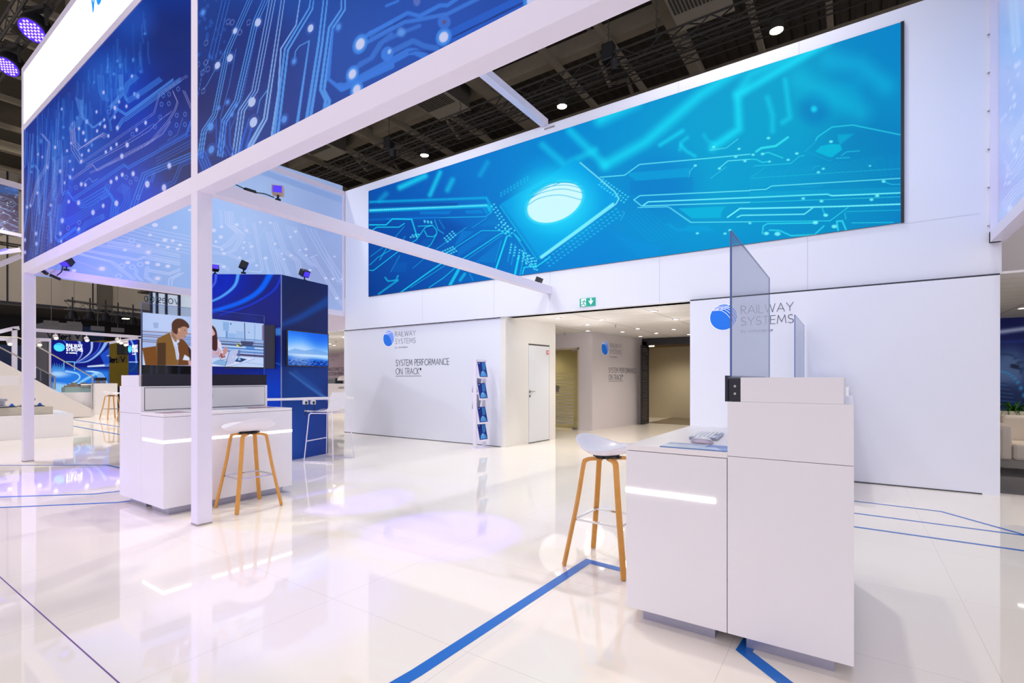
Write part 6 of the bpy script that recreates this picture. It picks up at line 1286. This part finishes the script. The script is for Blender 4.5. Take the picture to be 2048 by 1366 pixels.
for k, (x, y) in enumerate(((885, 212), (645, 300), (1400, 8))):
    p = P(x, y, Z=11.6); t = T('roof_vent', ('middle', 'leftmost', 'rightmost')[k] + ' of three boxy white ventilation units under the dark hall roof', 'ventilation unit', p, 'square ventilation units under the roof'); w_ = .72
    MB().box(p.x - w_, p.x + w_, p.y - w_, p.y + w_, 11.6, 12.5).build('housing', M('vent_grey', (74, 70, 62), .8), t)
    m = MB(); m.box(p.x - w_ * 1.05, p.x + w_ * 1.05, p.y - w_ * 1.05, p.y + w_ * 1.05, 11.56, 11.6); m.build('frame', M('vent_pale', (150, 144, 130), .7), t)
    m = MB()
    for a in range(14): xx = p.x - w_ * .95 + a * w_ * 1.9 / 14; m.box(xx, xx + .05, p.y - w_ * .95, p.y - .02, 11.545, 11.56)
    m.build('louvre', M('vent_dark', (60, 58, 54), .8), t, kind='stuff')
# moving heads on their truss, top left
truss('lighting_truss', 'black truss carrying the violet moving heads above the light box', (-22, 3.1, 9.35), (-9, 3.1, 9.35), .4, .03)
vg = M('violet_led', (60, 20, 230), .4, emit=(60, 20, 240), es=1.6); vgw = M('violet_led_core', (200, 180, 255), .4, emit=(200, 180, 255), es=1.3)
for i, (x, y) in enumerate(((72, 55), (22, 128))):
    p = P(x, y, Z=8.75); t = T('moving_head', ('right', 'left') [i] + ' one of two round black moving head lights glowing violet', 'stage light', p, 'violet moving head lights'); R_ = .27 if i == 0 else .25
    dv = Vector((.35, -.45, -.8)).normalized()
    m = MB()
    m.tube([p - dv * R_ * 1.0, p - dv * R_ * .85, p - dv * R_ * .5, p, p + dv * R_ * .45, p + dv * R_ * .62], [R_ * .35, R_ * .62, R_ * .92, R_ * 1.04, R_ * .95, R_ * .9], 24); m.build('head', black, t, smooth=True)
    q = p + dv * R_ * .625; m = MB(); m.tube([q - dv * .01, q], R_ * .86, 24); m.build('lens', vg, t)
    u_ = dv.cross(Vector((0, 0, 1))).normalized(); v_ = dv.cross(u_); m = MB()
    for a in range(-3, 4):
        for b_ in range(-3, 4):
            ox, oy = (a + (b_ % 2) * .5) * R_ * .25, b_ * R_ * .22
            if ox * ox + oy * oy < (R_ * .74) ** 2: m.tube([q + u_ * ox + v_ * oy, q + u_ * ox + v_ * oy + dv * .006], R_ * .085, 8)
    m.build('led_cells', vgw, t, kind='stuff')
    m = MB(); s_ = Vector((.94, .33, 0)); m.bar(p + s_ * R_ * 1.1, p + s_ * R_ * 1.1 + Vector((0, 0, .35)), .05, .09); m.bar(p - s_ * R_ * 1.1, p - s_ * R_ * 1.1 + Vector((0, 0, .35)), .05, .09); m.bar(p - s_ * R_ * 1.15 + Vector((0, 0, .37)), p + s_ * R_ * 1.15 + Vector((0, 0, .37)), .12, .1); m.build('yoke', black_steel, t)
MB().box(-20.5, -19, 4.5, 6.2, 9.9, 10.2).box(-20.1, -19.4, 5.0, 5.7, 10.2, 13.4).build('air_outlet', M('vent_pale', (150, 144, 130), .7), label='pale square air outlet under the roof at the left picture edge', cat='ventilation unit')

# ================================================================== FAR LEFT: STAIRS, PODIUM, NEIGHBOURING AREA
podz = .49; m = MB(); xa = -14.33; m.prism([(-14.5, 2.0), (-14.24, 3.68), (-16.4, 3.95), (-16.4, 2.0)], .0, podz); m.build('podium', slab_m, label='white podium block at the left edge behind the far frame post', cat='podium', bevel=.004)
sl = T('track_exhibit', 'concrete sleeper with short rails lying on the white podium', 'exhibit', (-15.0, 2.8, podz)); conc = M('concrete', (196, 188, 172), .85, noise=.15, nscale=10, bump=.3)
c0_, c1_ = P(0, 810, X=-14.62), P(121, 808, X=-14.62); zc = .65
MB().prism([(-14.75, 1.8), (-14.58, 3.42), (-15.0, 3.46), (-15.15, 1.8)], podz, .665).build('sleeper', conc, sl, bevel=.012)
rail_m = M('rail_steel', (170, 170, 186), .4, .5, noise=.05)
for k, px_ in enumerate((7, 64)):
    p = P(px_, 805, X=-14.7); yy = p.y; m = MB(); z0 = .68
    m.box(-15.3, -14.62, yy - .075, yy + .075, z0, z0 + .02); m.box(-15.3, -14.62, yy - .012, yy + .012, z0 + .02, z0 + .13); m.box(-15.3, -14.62, yy - .042, yy + .042, z0 + .12, z0 + .17)
    m.build('rail', rail_m, sl, bevel=.008)
    m = MB(); m.box(-15.1, -14.66, yy - .16, yy + .2, .665, .68); m.build('base_plate', black, sl)
    for s_ in (-.11, .13):
        m = MB(); m.tube([(-14.72, yy + s_, .68), (-14.72, yy + s_, .74)], .022, 8); m.bar((-14.72, yy + s_ - .04, .695), (-14.72, yy + s_ + .04, .7), .06, .02); m.build('fastening', M('clip_blue', (40, 110, 220), .4), sl)
# staircase with handrails
XS = -20.85
def side_poly(pxs, X, d, mt, name, **kw):
    pts = [P(x, y, X=X) for x, y in pxs]; n = len(pts); m = MB(); m.v = [tuple(p) for p in pts] + [(p.x - d, p.y, p.z) for p in pts]
    m.f = [tuple(range(n)), tuple(range(2 * n - 1, n - 1, -1))] + [(i, i + n, (i + 1) % n + n, (i + 1) % n) for i in range(n)]; m.m = [0] * (n + 2); return m.build(name, mt, **kw)
stt = T('staircase', 'white staircase with stainless handrails rising to the left edge', 'stairs', (XS, 4.6, 0))
grey_side = M('stair_side', (222, 216, 214), .5, noise=.02)
g0 = P(186.6, 834, X=XS); 
side_poly([(-40, 700), (56, 751), (96, 773), (149, 801), (186.6, 819), (186.6, 833.8), (-40, 838)], XS, .06, grey_side, 'side_panel', parent=stt)
side_poly([(-40, 700), (56, 751), (96, 773), (149, 801), (186.6, 819), (186.6, 833.8), (-40, 838)], XS - 1.3, .06, grey_side, 'side_panel', parent=stt)
m = MB(); p1_ = P(186.6, 819, X=XS); p2_ = P(0, 723, X=XS); n = 9
for k in range(n):
    y_ = p1_.y - (k + 1) * (p1_.y - p2_.y) / n; z_ = .12 + k * (p2_.z - p1_.z) / n; m.box(XS - 1.3, XS - .06, y_, y_ + (p1_.y - p2_.y) / n + .02, 0, z_)
m.build('steps', slab_m, stt)
def handrail(pxs, X, nm='handrail'):
    pts = [P(x, y, X=X) for x, y in pxs]; return MB().tube(pts, .022, 8).build(nm, steel, stt)
handrail([(-20, 673), (36, 675), (58, 683), (185, 754), (185, 818)], XS + .03); handrail([(-20, 684), (37, 714), (59, 727), (108, 753), (110, 757), (110, 779)], XS - 1.36)
handrail([(70, 735), (70, 757)], XS - 1.36, 'baluster'); handrail([(82, 741), (82, 762)], XS - 1.36, 'baluster')
side_poly([(60, 728), (108, 754), (108, 779), (60, 757)], XS - 1.33, .01, mat_glass('rail_glass', (220, 225, 232)), 'glass_panel', parent=stt)
# gallery parapet and posts at the left edge
m = MB(); a, b_ = P(-30, 751, X=-17.5), P(39, 752, X=-17.5); m.box(-17.8, -17.5, a.y - 3, b_.y, P(20, 771, X=-17.5).z, P(20, 751.5, X=-17.5).z); m.build('parapet', slab_m, label='white parapet beam behind the track exhibit at the left edge', cat='parapet')
fw = T('neighbour_frame', 'white frame with cross rails standing behind the staircase', 'frame', (-24, 5, 0))
def fbar(p_, q_, X, w_, nm): a, b_ = P(*p_, X=X), P(*q_, X=X); return MB().bar(a, b_, w_, w_).build(nm, frame_w, fw)
fbar((-20, 668), (26, 657), -23.2, .12, 'rail'); fbar((25, 657), (38, 656), -23.2, .12, 'rail'); fbar((68, 660), (281, 674.5), -23.2, .11, 'rail')
fbar((29, 658), (29, 752), -23.2, .12, 'post'); fbar((278.5, 674), (278.5, 770), -23.2, .11, 'post')
fbar((64.5, 546), (64.5, 757), -16.2, .11, 'post'); fbar((62, 679), (101, 680), -23.6, .11, 'rail'); fbar((-20, 677.5), (22, 678.5), -23.6, .11, 'rail')
fbar((100, 680), (100, 800), -23.75, .05, 'post'); fbar((205, 688), (281, 675), -24.6, .1, 'rail')
lampw = M('white_spot_can', (236, 230, 228), .4)
for i, (x, y) in enumerate(((19, 685), (78, 687), (111, 673.5), (173, 678), (235, 680), (241, 683), (250, 687), (255, 686))):
    p = P(x, y, X=-23.4); t = T('spot_can', 'small white spot lamp under the neighbouring white frame', 'lamp', p, 'white spot lamps on the neighbouring frame')
    MB().tube([p + Vector((-.05, 0, .04)), p + Vector((.08, 0, -.06))], .07, 12).build('housing', lampw, t); MB().tube([p + Vector((.082, 0, -.062)), p + Vector((.086, 0, -.065))], .055, 12).build('lens', M('spot_lens', (255, 244, 226), .5, emit=(255, 240, 220), es=1.2), t)
    MB().tube([p, p + Vector((0, 0, .16))], .015, 6).build('stem', lampw, t)
# LED screen with logo and the second one
def railpic(ar, x0, y0, sc_, X):
    def q(L): return [(x0 + a * sc_, y0 + b_ * sc_) for a, b_ in L]
    ar.poly(q([(0, 56), (118, 60), (118, 130), (0, 130)]), (40, 120, 226), 1, soft=6)
    for k, (a, b_, c_, w_) in enumerate((((55, 0), (62, 18), (60, 32), 5), ((82, 0), (80, 22), (66, 36), 5), ((112, 2), (98, 24), (74, 42), 7), ((100, 2), (92, 22), (70, 38), 3))):
        ar.stroke(bez(q([a, b_, c_, (48, 46)]), 6), w_ * sc_, ((170, 190, 255), (190, 220, 255), (150, 200, 255), (60, 100, 240))[k], 1.2, .9, w2=1)
    ar.stroke(bez(q([(24, 0), (36, 12), (50, 18), (52, 30)]), 6), 1.6 * sc_, (70, 140, 250), .8, .9)
    ar.stroke(q([(74, 53), (118, 50)]), 3 * sc_, (220, 240, 255), 1.4, .95, w2=5 * sc_); ar.poly(q([(98, 30), (118, 14), (118, 52), (108, 52)]), (30, 90, 210), .8); ar.stroke(q([(112, 32), (118, 30)]), 1, (230, 240, 255), .4)
    for k in range(16): ar.stroke(q([(2 + k * 1.6, 60), (2 + k * 1.6, 56 - (k * 7 % 11))]), 1.0, (90, 190, 250), .4, .8)
    ar.stroke(q([(26, 42), (26, 58)]), 1.2, (120, 220, 255), .4); ar.stroke(q([(26, 43), (47, 44), (47, 60)]), 1.6, (130, 225, 255), .5)
    ar.disc(*q([(12, 68)])[0], 6, (200, 230, 255), rx=22, soft=5, al=.8); ar.stroke(bez(q([(30, 62), (54, 68), (54, 80), (20, 96)]), 6), 3, (170, 220, 255), 1, .9)
    for k in range(4): ar.stroke(bez(q([(70 + 4 * k, 62), (90 + 4 * k, 68), (108 + 3 * k, 96)]), 6), 1.4, (200, 235, 255), .7, .9)
    ar.stroke(bez(q([(92, 66), (60, 84), (30, 106)]), 6), 5, (160, 220, 255), 2, .8); ar.poly(q([(0, 84), (30, 88), (40, 110), (0, 112)]), (190, 230, 255), .7, soft=3)
XF = -24.0; p0_, p1_ = P(102.5, 679, X=XF), P(218.5, 686, X=XF)
s1 = Art((XF, p0_.y), (XF, p1_.y), .35, (p0_.z + p1_.z) / 2, 170, 190, (14, 22, 120)); railpic(s1, 102, 680, 1.0, XF)
t = T('video_wall', 'distant LED screen with railway picture and logo behind the stairs', 'screen', (XF, (p0_.y + p1_.y) / 2, 0)); s1.build('display', scm, t, back=slab_m, thick=.06)
MB().box(XF - .1, XF - .02, p0_.y, p1_.y, 0, .4).build('base', slab_m, t)
cyan_d = M('logo_cyan', (70, 200, 240), .5, emit=(60, 196, 240), es=.9); wi2 = M('white_ink_glow', (255, 255, 255), .5, emit=(255, 255, 255), es=.9)
def glowlogo(parent, p, U, r, tx, h, lh, w1):
    m = MB(); emblem(m, p, U, r, 0, 1, lift=.012); m.build('emblem', [cyan_d, blue_ink], parent); m = MB()
    text(m, 'RAILWAY', p + U * tx + Vector((0, 0, lh * .15)), U, h, w1, .12, lift=.012); text(m, 'SYSTEMS', p + U * tx + Vector((0, 0, lh * .15 - lh)), U, h, w1, .12, lift=.012); text(m, 'by voestalpine', p + U * tx + Vector((0, 0, lh * .15 - lh * 1.6)), U, h * .4, w1 * .65, .1, lift=.012)
    m.build('lettering', wi2, parent)
pL = P(118.5, 694.5, X=XF + .01); glowlogo(t, pL, Vector((0, 1, 0)), .155, .2, .115, .145, .46)
Ys = P(257, 690, X=-22.6); s2a, s2b = P(257, 690, X=-22.6), P(276, 690, X=-21.9)
s2_ = Art((s2a.x, s2a.y), (s2b.x, s2b.y), .9, P(266, 680, X=-22.3).z, 60, 150, (10, 30, 150))
s2_.stroke(bez([(262, 680), (270, 700), (272, 730), (262, 742)], 6), 3, (150, 200, 255), 1.2, .9); s2_.stroke([(258, 724), (276, 724)], 2, (170, 210, 250), .8, .9); s2_.poly([(256, 726), (277, 726), (277, 745), (256, 745)], (10, 50, 120), .9)
t = T('video_wall', 'narrow angled LED screen with logo right beside the left counter', 'screen', ((s2a.x + s2b.x) / 2, s2a.y, 0)); s2_.build('display', scm, t, back=bezel, thick=.05)
dU = (Vector((s2b.x, s2b.y, 0)) - Vector((s2a.x, s2a.y, 0))).normalized(); glowlogo(t, PL(260.5, 698, (s2a.x, s2a.y), (s2b.x, s2b.y)), dU, .14, .17, .12, .15, .4)
MB().prism([(s2a.x - .06, s2a.y), (s2b.x - .06, s2b.y), (s2b.x - .1, s2b.y + .05), (s2a.x - .1, s2a.y + .05)], 0, .95).build('base', bezel, t)
# exhibits in front of the far screen
m = MB(); a, b_ = P(110, 785, X=-22.4), P(187, 785, X=-22.4); m.box(-23.2, -22.4, max(a.y, 4.6), b_.y + .35, 0, P(150, 785, X=-22.4).z); m.build('display_plinth', slab_m, label='long white exhibit plinth right behind the stair handrail', cat='plinth', bevel=.004)
zt2 = P(150, 785, X=-22.4).z; a, b_ = P(130, 775, X=-22.5), P(190, 775, X=-22.5); zz1 = P(150, 774, X=-22.5).z
ge = T('switch_exhibit', 'metal railway switch mechanism on a glass case behind the handrail', 'exhibit', (-22.7, (a.y + b_.y) / 2, zt2))
MB().box(-22.9, -22.5, a.y, b_.y, zt2, zz1).build('glass_case', M('green_glass_case', (150, 176, 176), .15, noise=.2, nscale=3), ge)
m = MB(); 
for k in range(9): y = a.y + .05 + k * (b_.y - a.y) / 9; m.box(-22.85, -22.5, y, y + .09, zz1, zz1 + .05 + .05 * (k % 3)); 
m.build('mechanism', M('cast_metal', (150, 140, 128), .5, .4, noise=.35, nscale=14), ge); m = MB(); m.tube([(-22.5, (a.y + b_.y) / 2, zz1 + .05), (-22.5, b_.y + .05, zz1 + .05)], .06, 10); m.build('bolt_housing', steel, ge)
m = MB(); a2_, b2_ = P(190, 770, X=-21.9), P(235, 770, X=-21.9); m.box(-22.3, -21.9, a2_.y, b2_.y, 0, P(200, 767, X=-21.9).z); m.build('display_plinth', slab_m, label='taller white exhibit plinth behind the far oak stools', cat='plinth', bevel=.004)
zp = P(200, 767, X=-21.9).z; pc = P(196, 764, X=-22.0)
for k, dy in enumerate((0, .16)):
    t = T('measuring_device', ('left', 'right')[k] + ' one of two small dark devices on the taller white plinth', 'device', (-22.05, pc.y + dy, zp)); MB().box(-22.12, -21.98, pc.y + dy - .06, pc.y + dy + .06, zp, zp + .1).build('base', chrome, t); MB().box(-22.13, -21.97, pc.y + dy - .08, pc.y + dy + .08, zp + .1, zp + .21).build('case', bezel, t, bevel=.01)
# yellow vehicle with black window and lettering
ya, yb = P(205, 683, X=-29), P(262, 683, X=-29); yz = P(235, 682, X=-29).z; yel = M('vehicle_yellow', (150, 128, 16), .5, noise=.05)
lo = T('rail_vehicle', 'yellow rail vehicle with dark window partly hidden behind the screens', 'vehicle', (-29.5, (ya.y + yb.y) / 2, 0)); m = MB(); m.box(-31, -29, ya.y, yb.y, .9, yz); m.build('body', yel, lo, bevel=.03)
MB().box(-31, -29.02, ya.y + .05, yb.y - .05, 0, .92).build('chassis', M('vehicle_chassis', (50, 54, 60), .7), lo)
w0, w1_ = P(234, 688, X=-28.98), P(257, 710, X=-28.98); m = MB(); m.box(-29.01, -28.98, w0.y, w1_.y, w1_.z, w0.z); m.build('window', M('vehicle_window', (18, 20, 24), .15), lo, bevel=.08)
navy_ink = M('navy_ink', (24, 28, 70), .6); m = MB(); o_ = P(206.5, 724.5, X=-28.98); text(m, 'Vollert', o_, (0, 1, 0), .24, P(234.5, 724, X=-28.98).y - o_.y, .16, V=(0, 0, 1), lift=.01); ov = P(238, 724, X=-28.98)
text(m, 'V', ov + Vector((0, .07, .03)), (0, 1, 0), .2, .15, .25, lift=.01)
for a_, b__ in (((0, 0), (.28, 0)), ((.28, 0), (.28, .28)), ((.28, .28), (0, .28)), ((0, .28), (0, 0))): ribbon(m, [a_, b__], .015, ov, (0, 1, 0), (0, 0, 1), 0, .01)
m.build('lettering', navy_ink, lo)
# grey building front with the same lettering, blue panels and long dark zone
gb = T('booth_block', 'grey exhibition booth block with dark lettering in the far background', 'booth', (-36, 9.5, 0)); ga, gb_ = P(94, 650, X=-36), P(165, 650, X=-36)
MB().box(-38, -36, ga.y, gb_.y, 0, P(130, 646, X=-36).z).build('body', M('booth_grey', (124, 124, 132), .8, noise=.05), gb)
m = MB(); text(m, 'Vollert', P(95, 677, X=-35.98), (0, 1, 0), .3, P(141, 677, X=-35.98).y - P(95, 677, X=-35.98).y, .15, lift=.012); ov = P(145, 677, X=-35.98); text(m, 'V', ov + Vector((0, .1, .03)), (0, 1, 0), .28, .24, .22, lift=.012); m.build('lettering', navy_ink, gb)
m = MB(); a, b_ = P(166, 655, X=-37), P(209, 655, X=-37); m.box(-38, -37, a.y, b_.y, 0, P(190, 655, X=-37).z); m.build('booth_block', M('booth_navy', (26, 50, 92), .8), label='dark blue booth block beside the grey lettered one in the background', cat='booth')
m = MB(); a, b_ = P(-10, 715, X=-30), P(62, 715, X=-30); m.box(-31, -30, a.y, b_.y, 0, P(20, 690, X=-30).z); m.build('booth_block', M('booth_deep_blue', (40, 62, 110), .5, noise=.5, nscale=2), label='dark blue booth seen through the stair glazing at the left edge', cat='booth')
for i, (x, y) in enumerate(((103, 645), (149, 647), (196, 656), (236, 659))):
    p = P(x, y, X=-35); MB().box(p.x - .1, p.x, p.y - .3, p.y + .3, p.z - .15, p.z + .1).box(p.x - .06, p.x - .04, p.y - .01, p.y + .01, p.z + .1, 13.4).build('hanging_panel', M('hanging_grey', (112, 112, 118), .8), label='small grey hanging panel above the booths in the background', cat='panel', group='hanging panels in the dark hall')
# far truss with lamps
p, q = P(131, 609, X=-30), P(300, 632, X=-30)
truss('lighting_truss', 'distant silver truss with five black lamps in front of the hall wall', (p.x, p.y, p.z), (q.x, q.y + .5, q.z), .4, .03, alu, .4)
for i, (x, y) in enumerate(((145, 631), (180, 632), (211, 635), (236, 640), (266, 643))):
    p = P(x, y, X=-29.8); t = T('stage_lamp', 'black stage lamp hanging from the distant silver truss', 'stage light', p, 'black lamps on the silver truss')
    MB().tube([p + Vector((0, 0, -.15)), p + Vector((0, 0, .2))], [.2, .12], 12).build('housing', black, t); MB().tube([p + Vector((0, 0, .15)), p + Vector((0, 0, .85))], .03, 6).build('clamp', black, t)
    MB().bar(p + Vector((0, -.26, -.1)), p + Vector((0, .26, -.1)), .1, .14).build('barn_doors', black, t)
hoist('red and grey chain hanging in front of the hall wall above the silver truss', -29.9, P(194, 600, X=-30).y, P(194, 612, X=-30).z, 8.0, False)
for i, (x0, x1) in enumerate(((246, 260), (267, 277))):
    a, b_ = P(x0, 636.5, X=-42), P(x1, 637.5, X=-42); MB().box(-42.4, -41.8, a.y, b_.y, a.z - .02, a.z + .03).build('ceiling_lamp', M('gallery_lamp', (255, 244, 220), .5, emit=(255, 240, 210), es=3), label=('wide', 'narrow')[i] + ' warm ceiling lamp glowing in the dark gallery behind the truss', cat='light')
# lantern with mirrored letters
lx = -27.0; ln = T('lantern_sign', 'glowing white lantern sign with mirrored letters seen above the glass display', 'sign', (lx, P(340, 600, X=lx).y, 0))
litw = M('lantern_white', (214, 226, 240), .5, emit=(205, 220, 240), es=.55); a, b_ = P(304, 620, X=lx), P(355, 620, X=lx); zt_, zb_ = P(330, 588, X=lx).z, P(330, 640, X=lx).z
MB().box(lx - .1, lx, a.y, b_.y, zb_, zt_).build('lit_panel', litw, ln); a2_, b2_ = P(359, 620, X=lx), P(420, 620, X=lx); MB().box(lx - .1, lx, a2_.y, b2_.y, zb_, zt_ + .2).build('lit_panel', litw, ln)
postm = M('lantern_post', (34, 44, 84), .4)
for x in (302.5, 314, 332.5, 358.5): p = P(x, 600, X=lx + .1); MB().bar((p.x, p.y, 0), (p.x, p.y, zt_ + .12), .09, .09).build('post', postm, ln)
m = MB(); vR = P(357, 609, X=lx + .16); text(m, 'vo', vR, (0, -1, 0), .36, .44, .09, lift=-.02); vR = P(331, 607, X=lx + .16); text(m, 'estalp', vR, (0, -1, 0), .36, .86, .09, lift=-.02); m.build('lettering', M('lantern_blue', (120, 170, 215), .5), ln)
MB().box(lx - 1.5, lx + .3, P(301, 600, X=lx).y, P(390, 600, X=lx).y, zt_ + .1, zt_ + .2).build('roof_frame', alu, ln)
# distant banner and frame at the left edge
ba, bb = P(-30, 420, X=-22), P(37, 420, X=-22); bt0, bt1 = P(20, 462, X=-22).z, P(20, 371, X=-22).z
dbn = Art((-22, ba.y), (-22, bb.y), bt0, bt1, 90, 110, (84, 74, 96)); r4 = random.Random(9)
for i in range(60):
    x = r4.uniform(-30, 36); y = r4.uniform(368, 462); L = r4.uniform(8, 26); dbn.stroke([(x, y), (x + L, y + L * .35), (x + L + 6, y + L * .35 + r4.choice((-4, 5)))], 1, (130, 160, 210), .5, .7)
    if i % 2: dbn.disc(x, y, 1.2, (190, 196, 220), rx=1.8, soft=.5)
for k in range(6): dbn.disc(k * 8 - 5, 378 + k, 8, (60, 110, 190), soft=6, al=.5)
t = T('circuit_banner', 'distant greyish circuit banner in a white frame at the left picture edge', 'banner', (-22, ba.y, bt0)); dbn.build('print', mat_attr('dim_print', 'print', .35, .4), t, thick=.03)
MB().bar((-21.95, ba.y, bt1 + .08), (-21.95, bb.y + .1, bt1 + .02), .12, .16).build('frame_rail', frame_w, t); MB().bar((-21.95, ba.y, bt0 - .06), (-21.95, bb.y + .1, bt0 - .1), .1, .1).build('frame_rail', frame_w, t)
nf_ = T('neighbour_frame', 'white overhead beams crossing at the left picture edge below the banner', 'frame', (-20, 2.5, 4.5))
for a, b_, X in (((-10, 506), (40, 500), -19.5), ((-10, 533), (41, 512), -17.5)): p, q = P(*a, X=X), P(*b_, X=X); MB().bar(p, q, .12, .12).build('rail', frame_w, nf_)
p, q = P(-20, 472, X=-26), P(39, 482, X=-26); truss('lighting_truss', 'small dark truss below the distant banner at the left edge', p, q, .4, .03, black_steel, .4)
p, q = P(-10, 505, X=-19.3), P(14, 498, X=-19.3); MB().bar(p, q, .06, .05).build('led_tube', M('violet_tube', (90, 90, 255), .4, emit=(90, 90, 255), es=2), label='glowing violet light tube above the left beam crossing', cat='light')
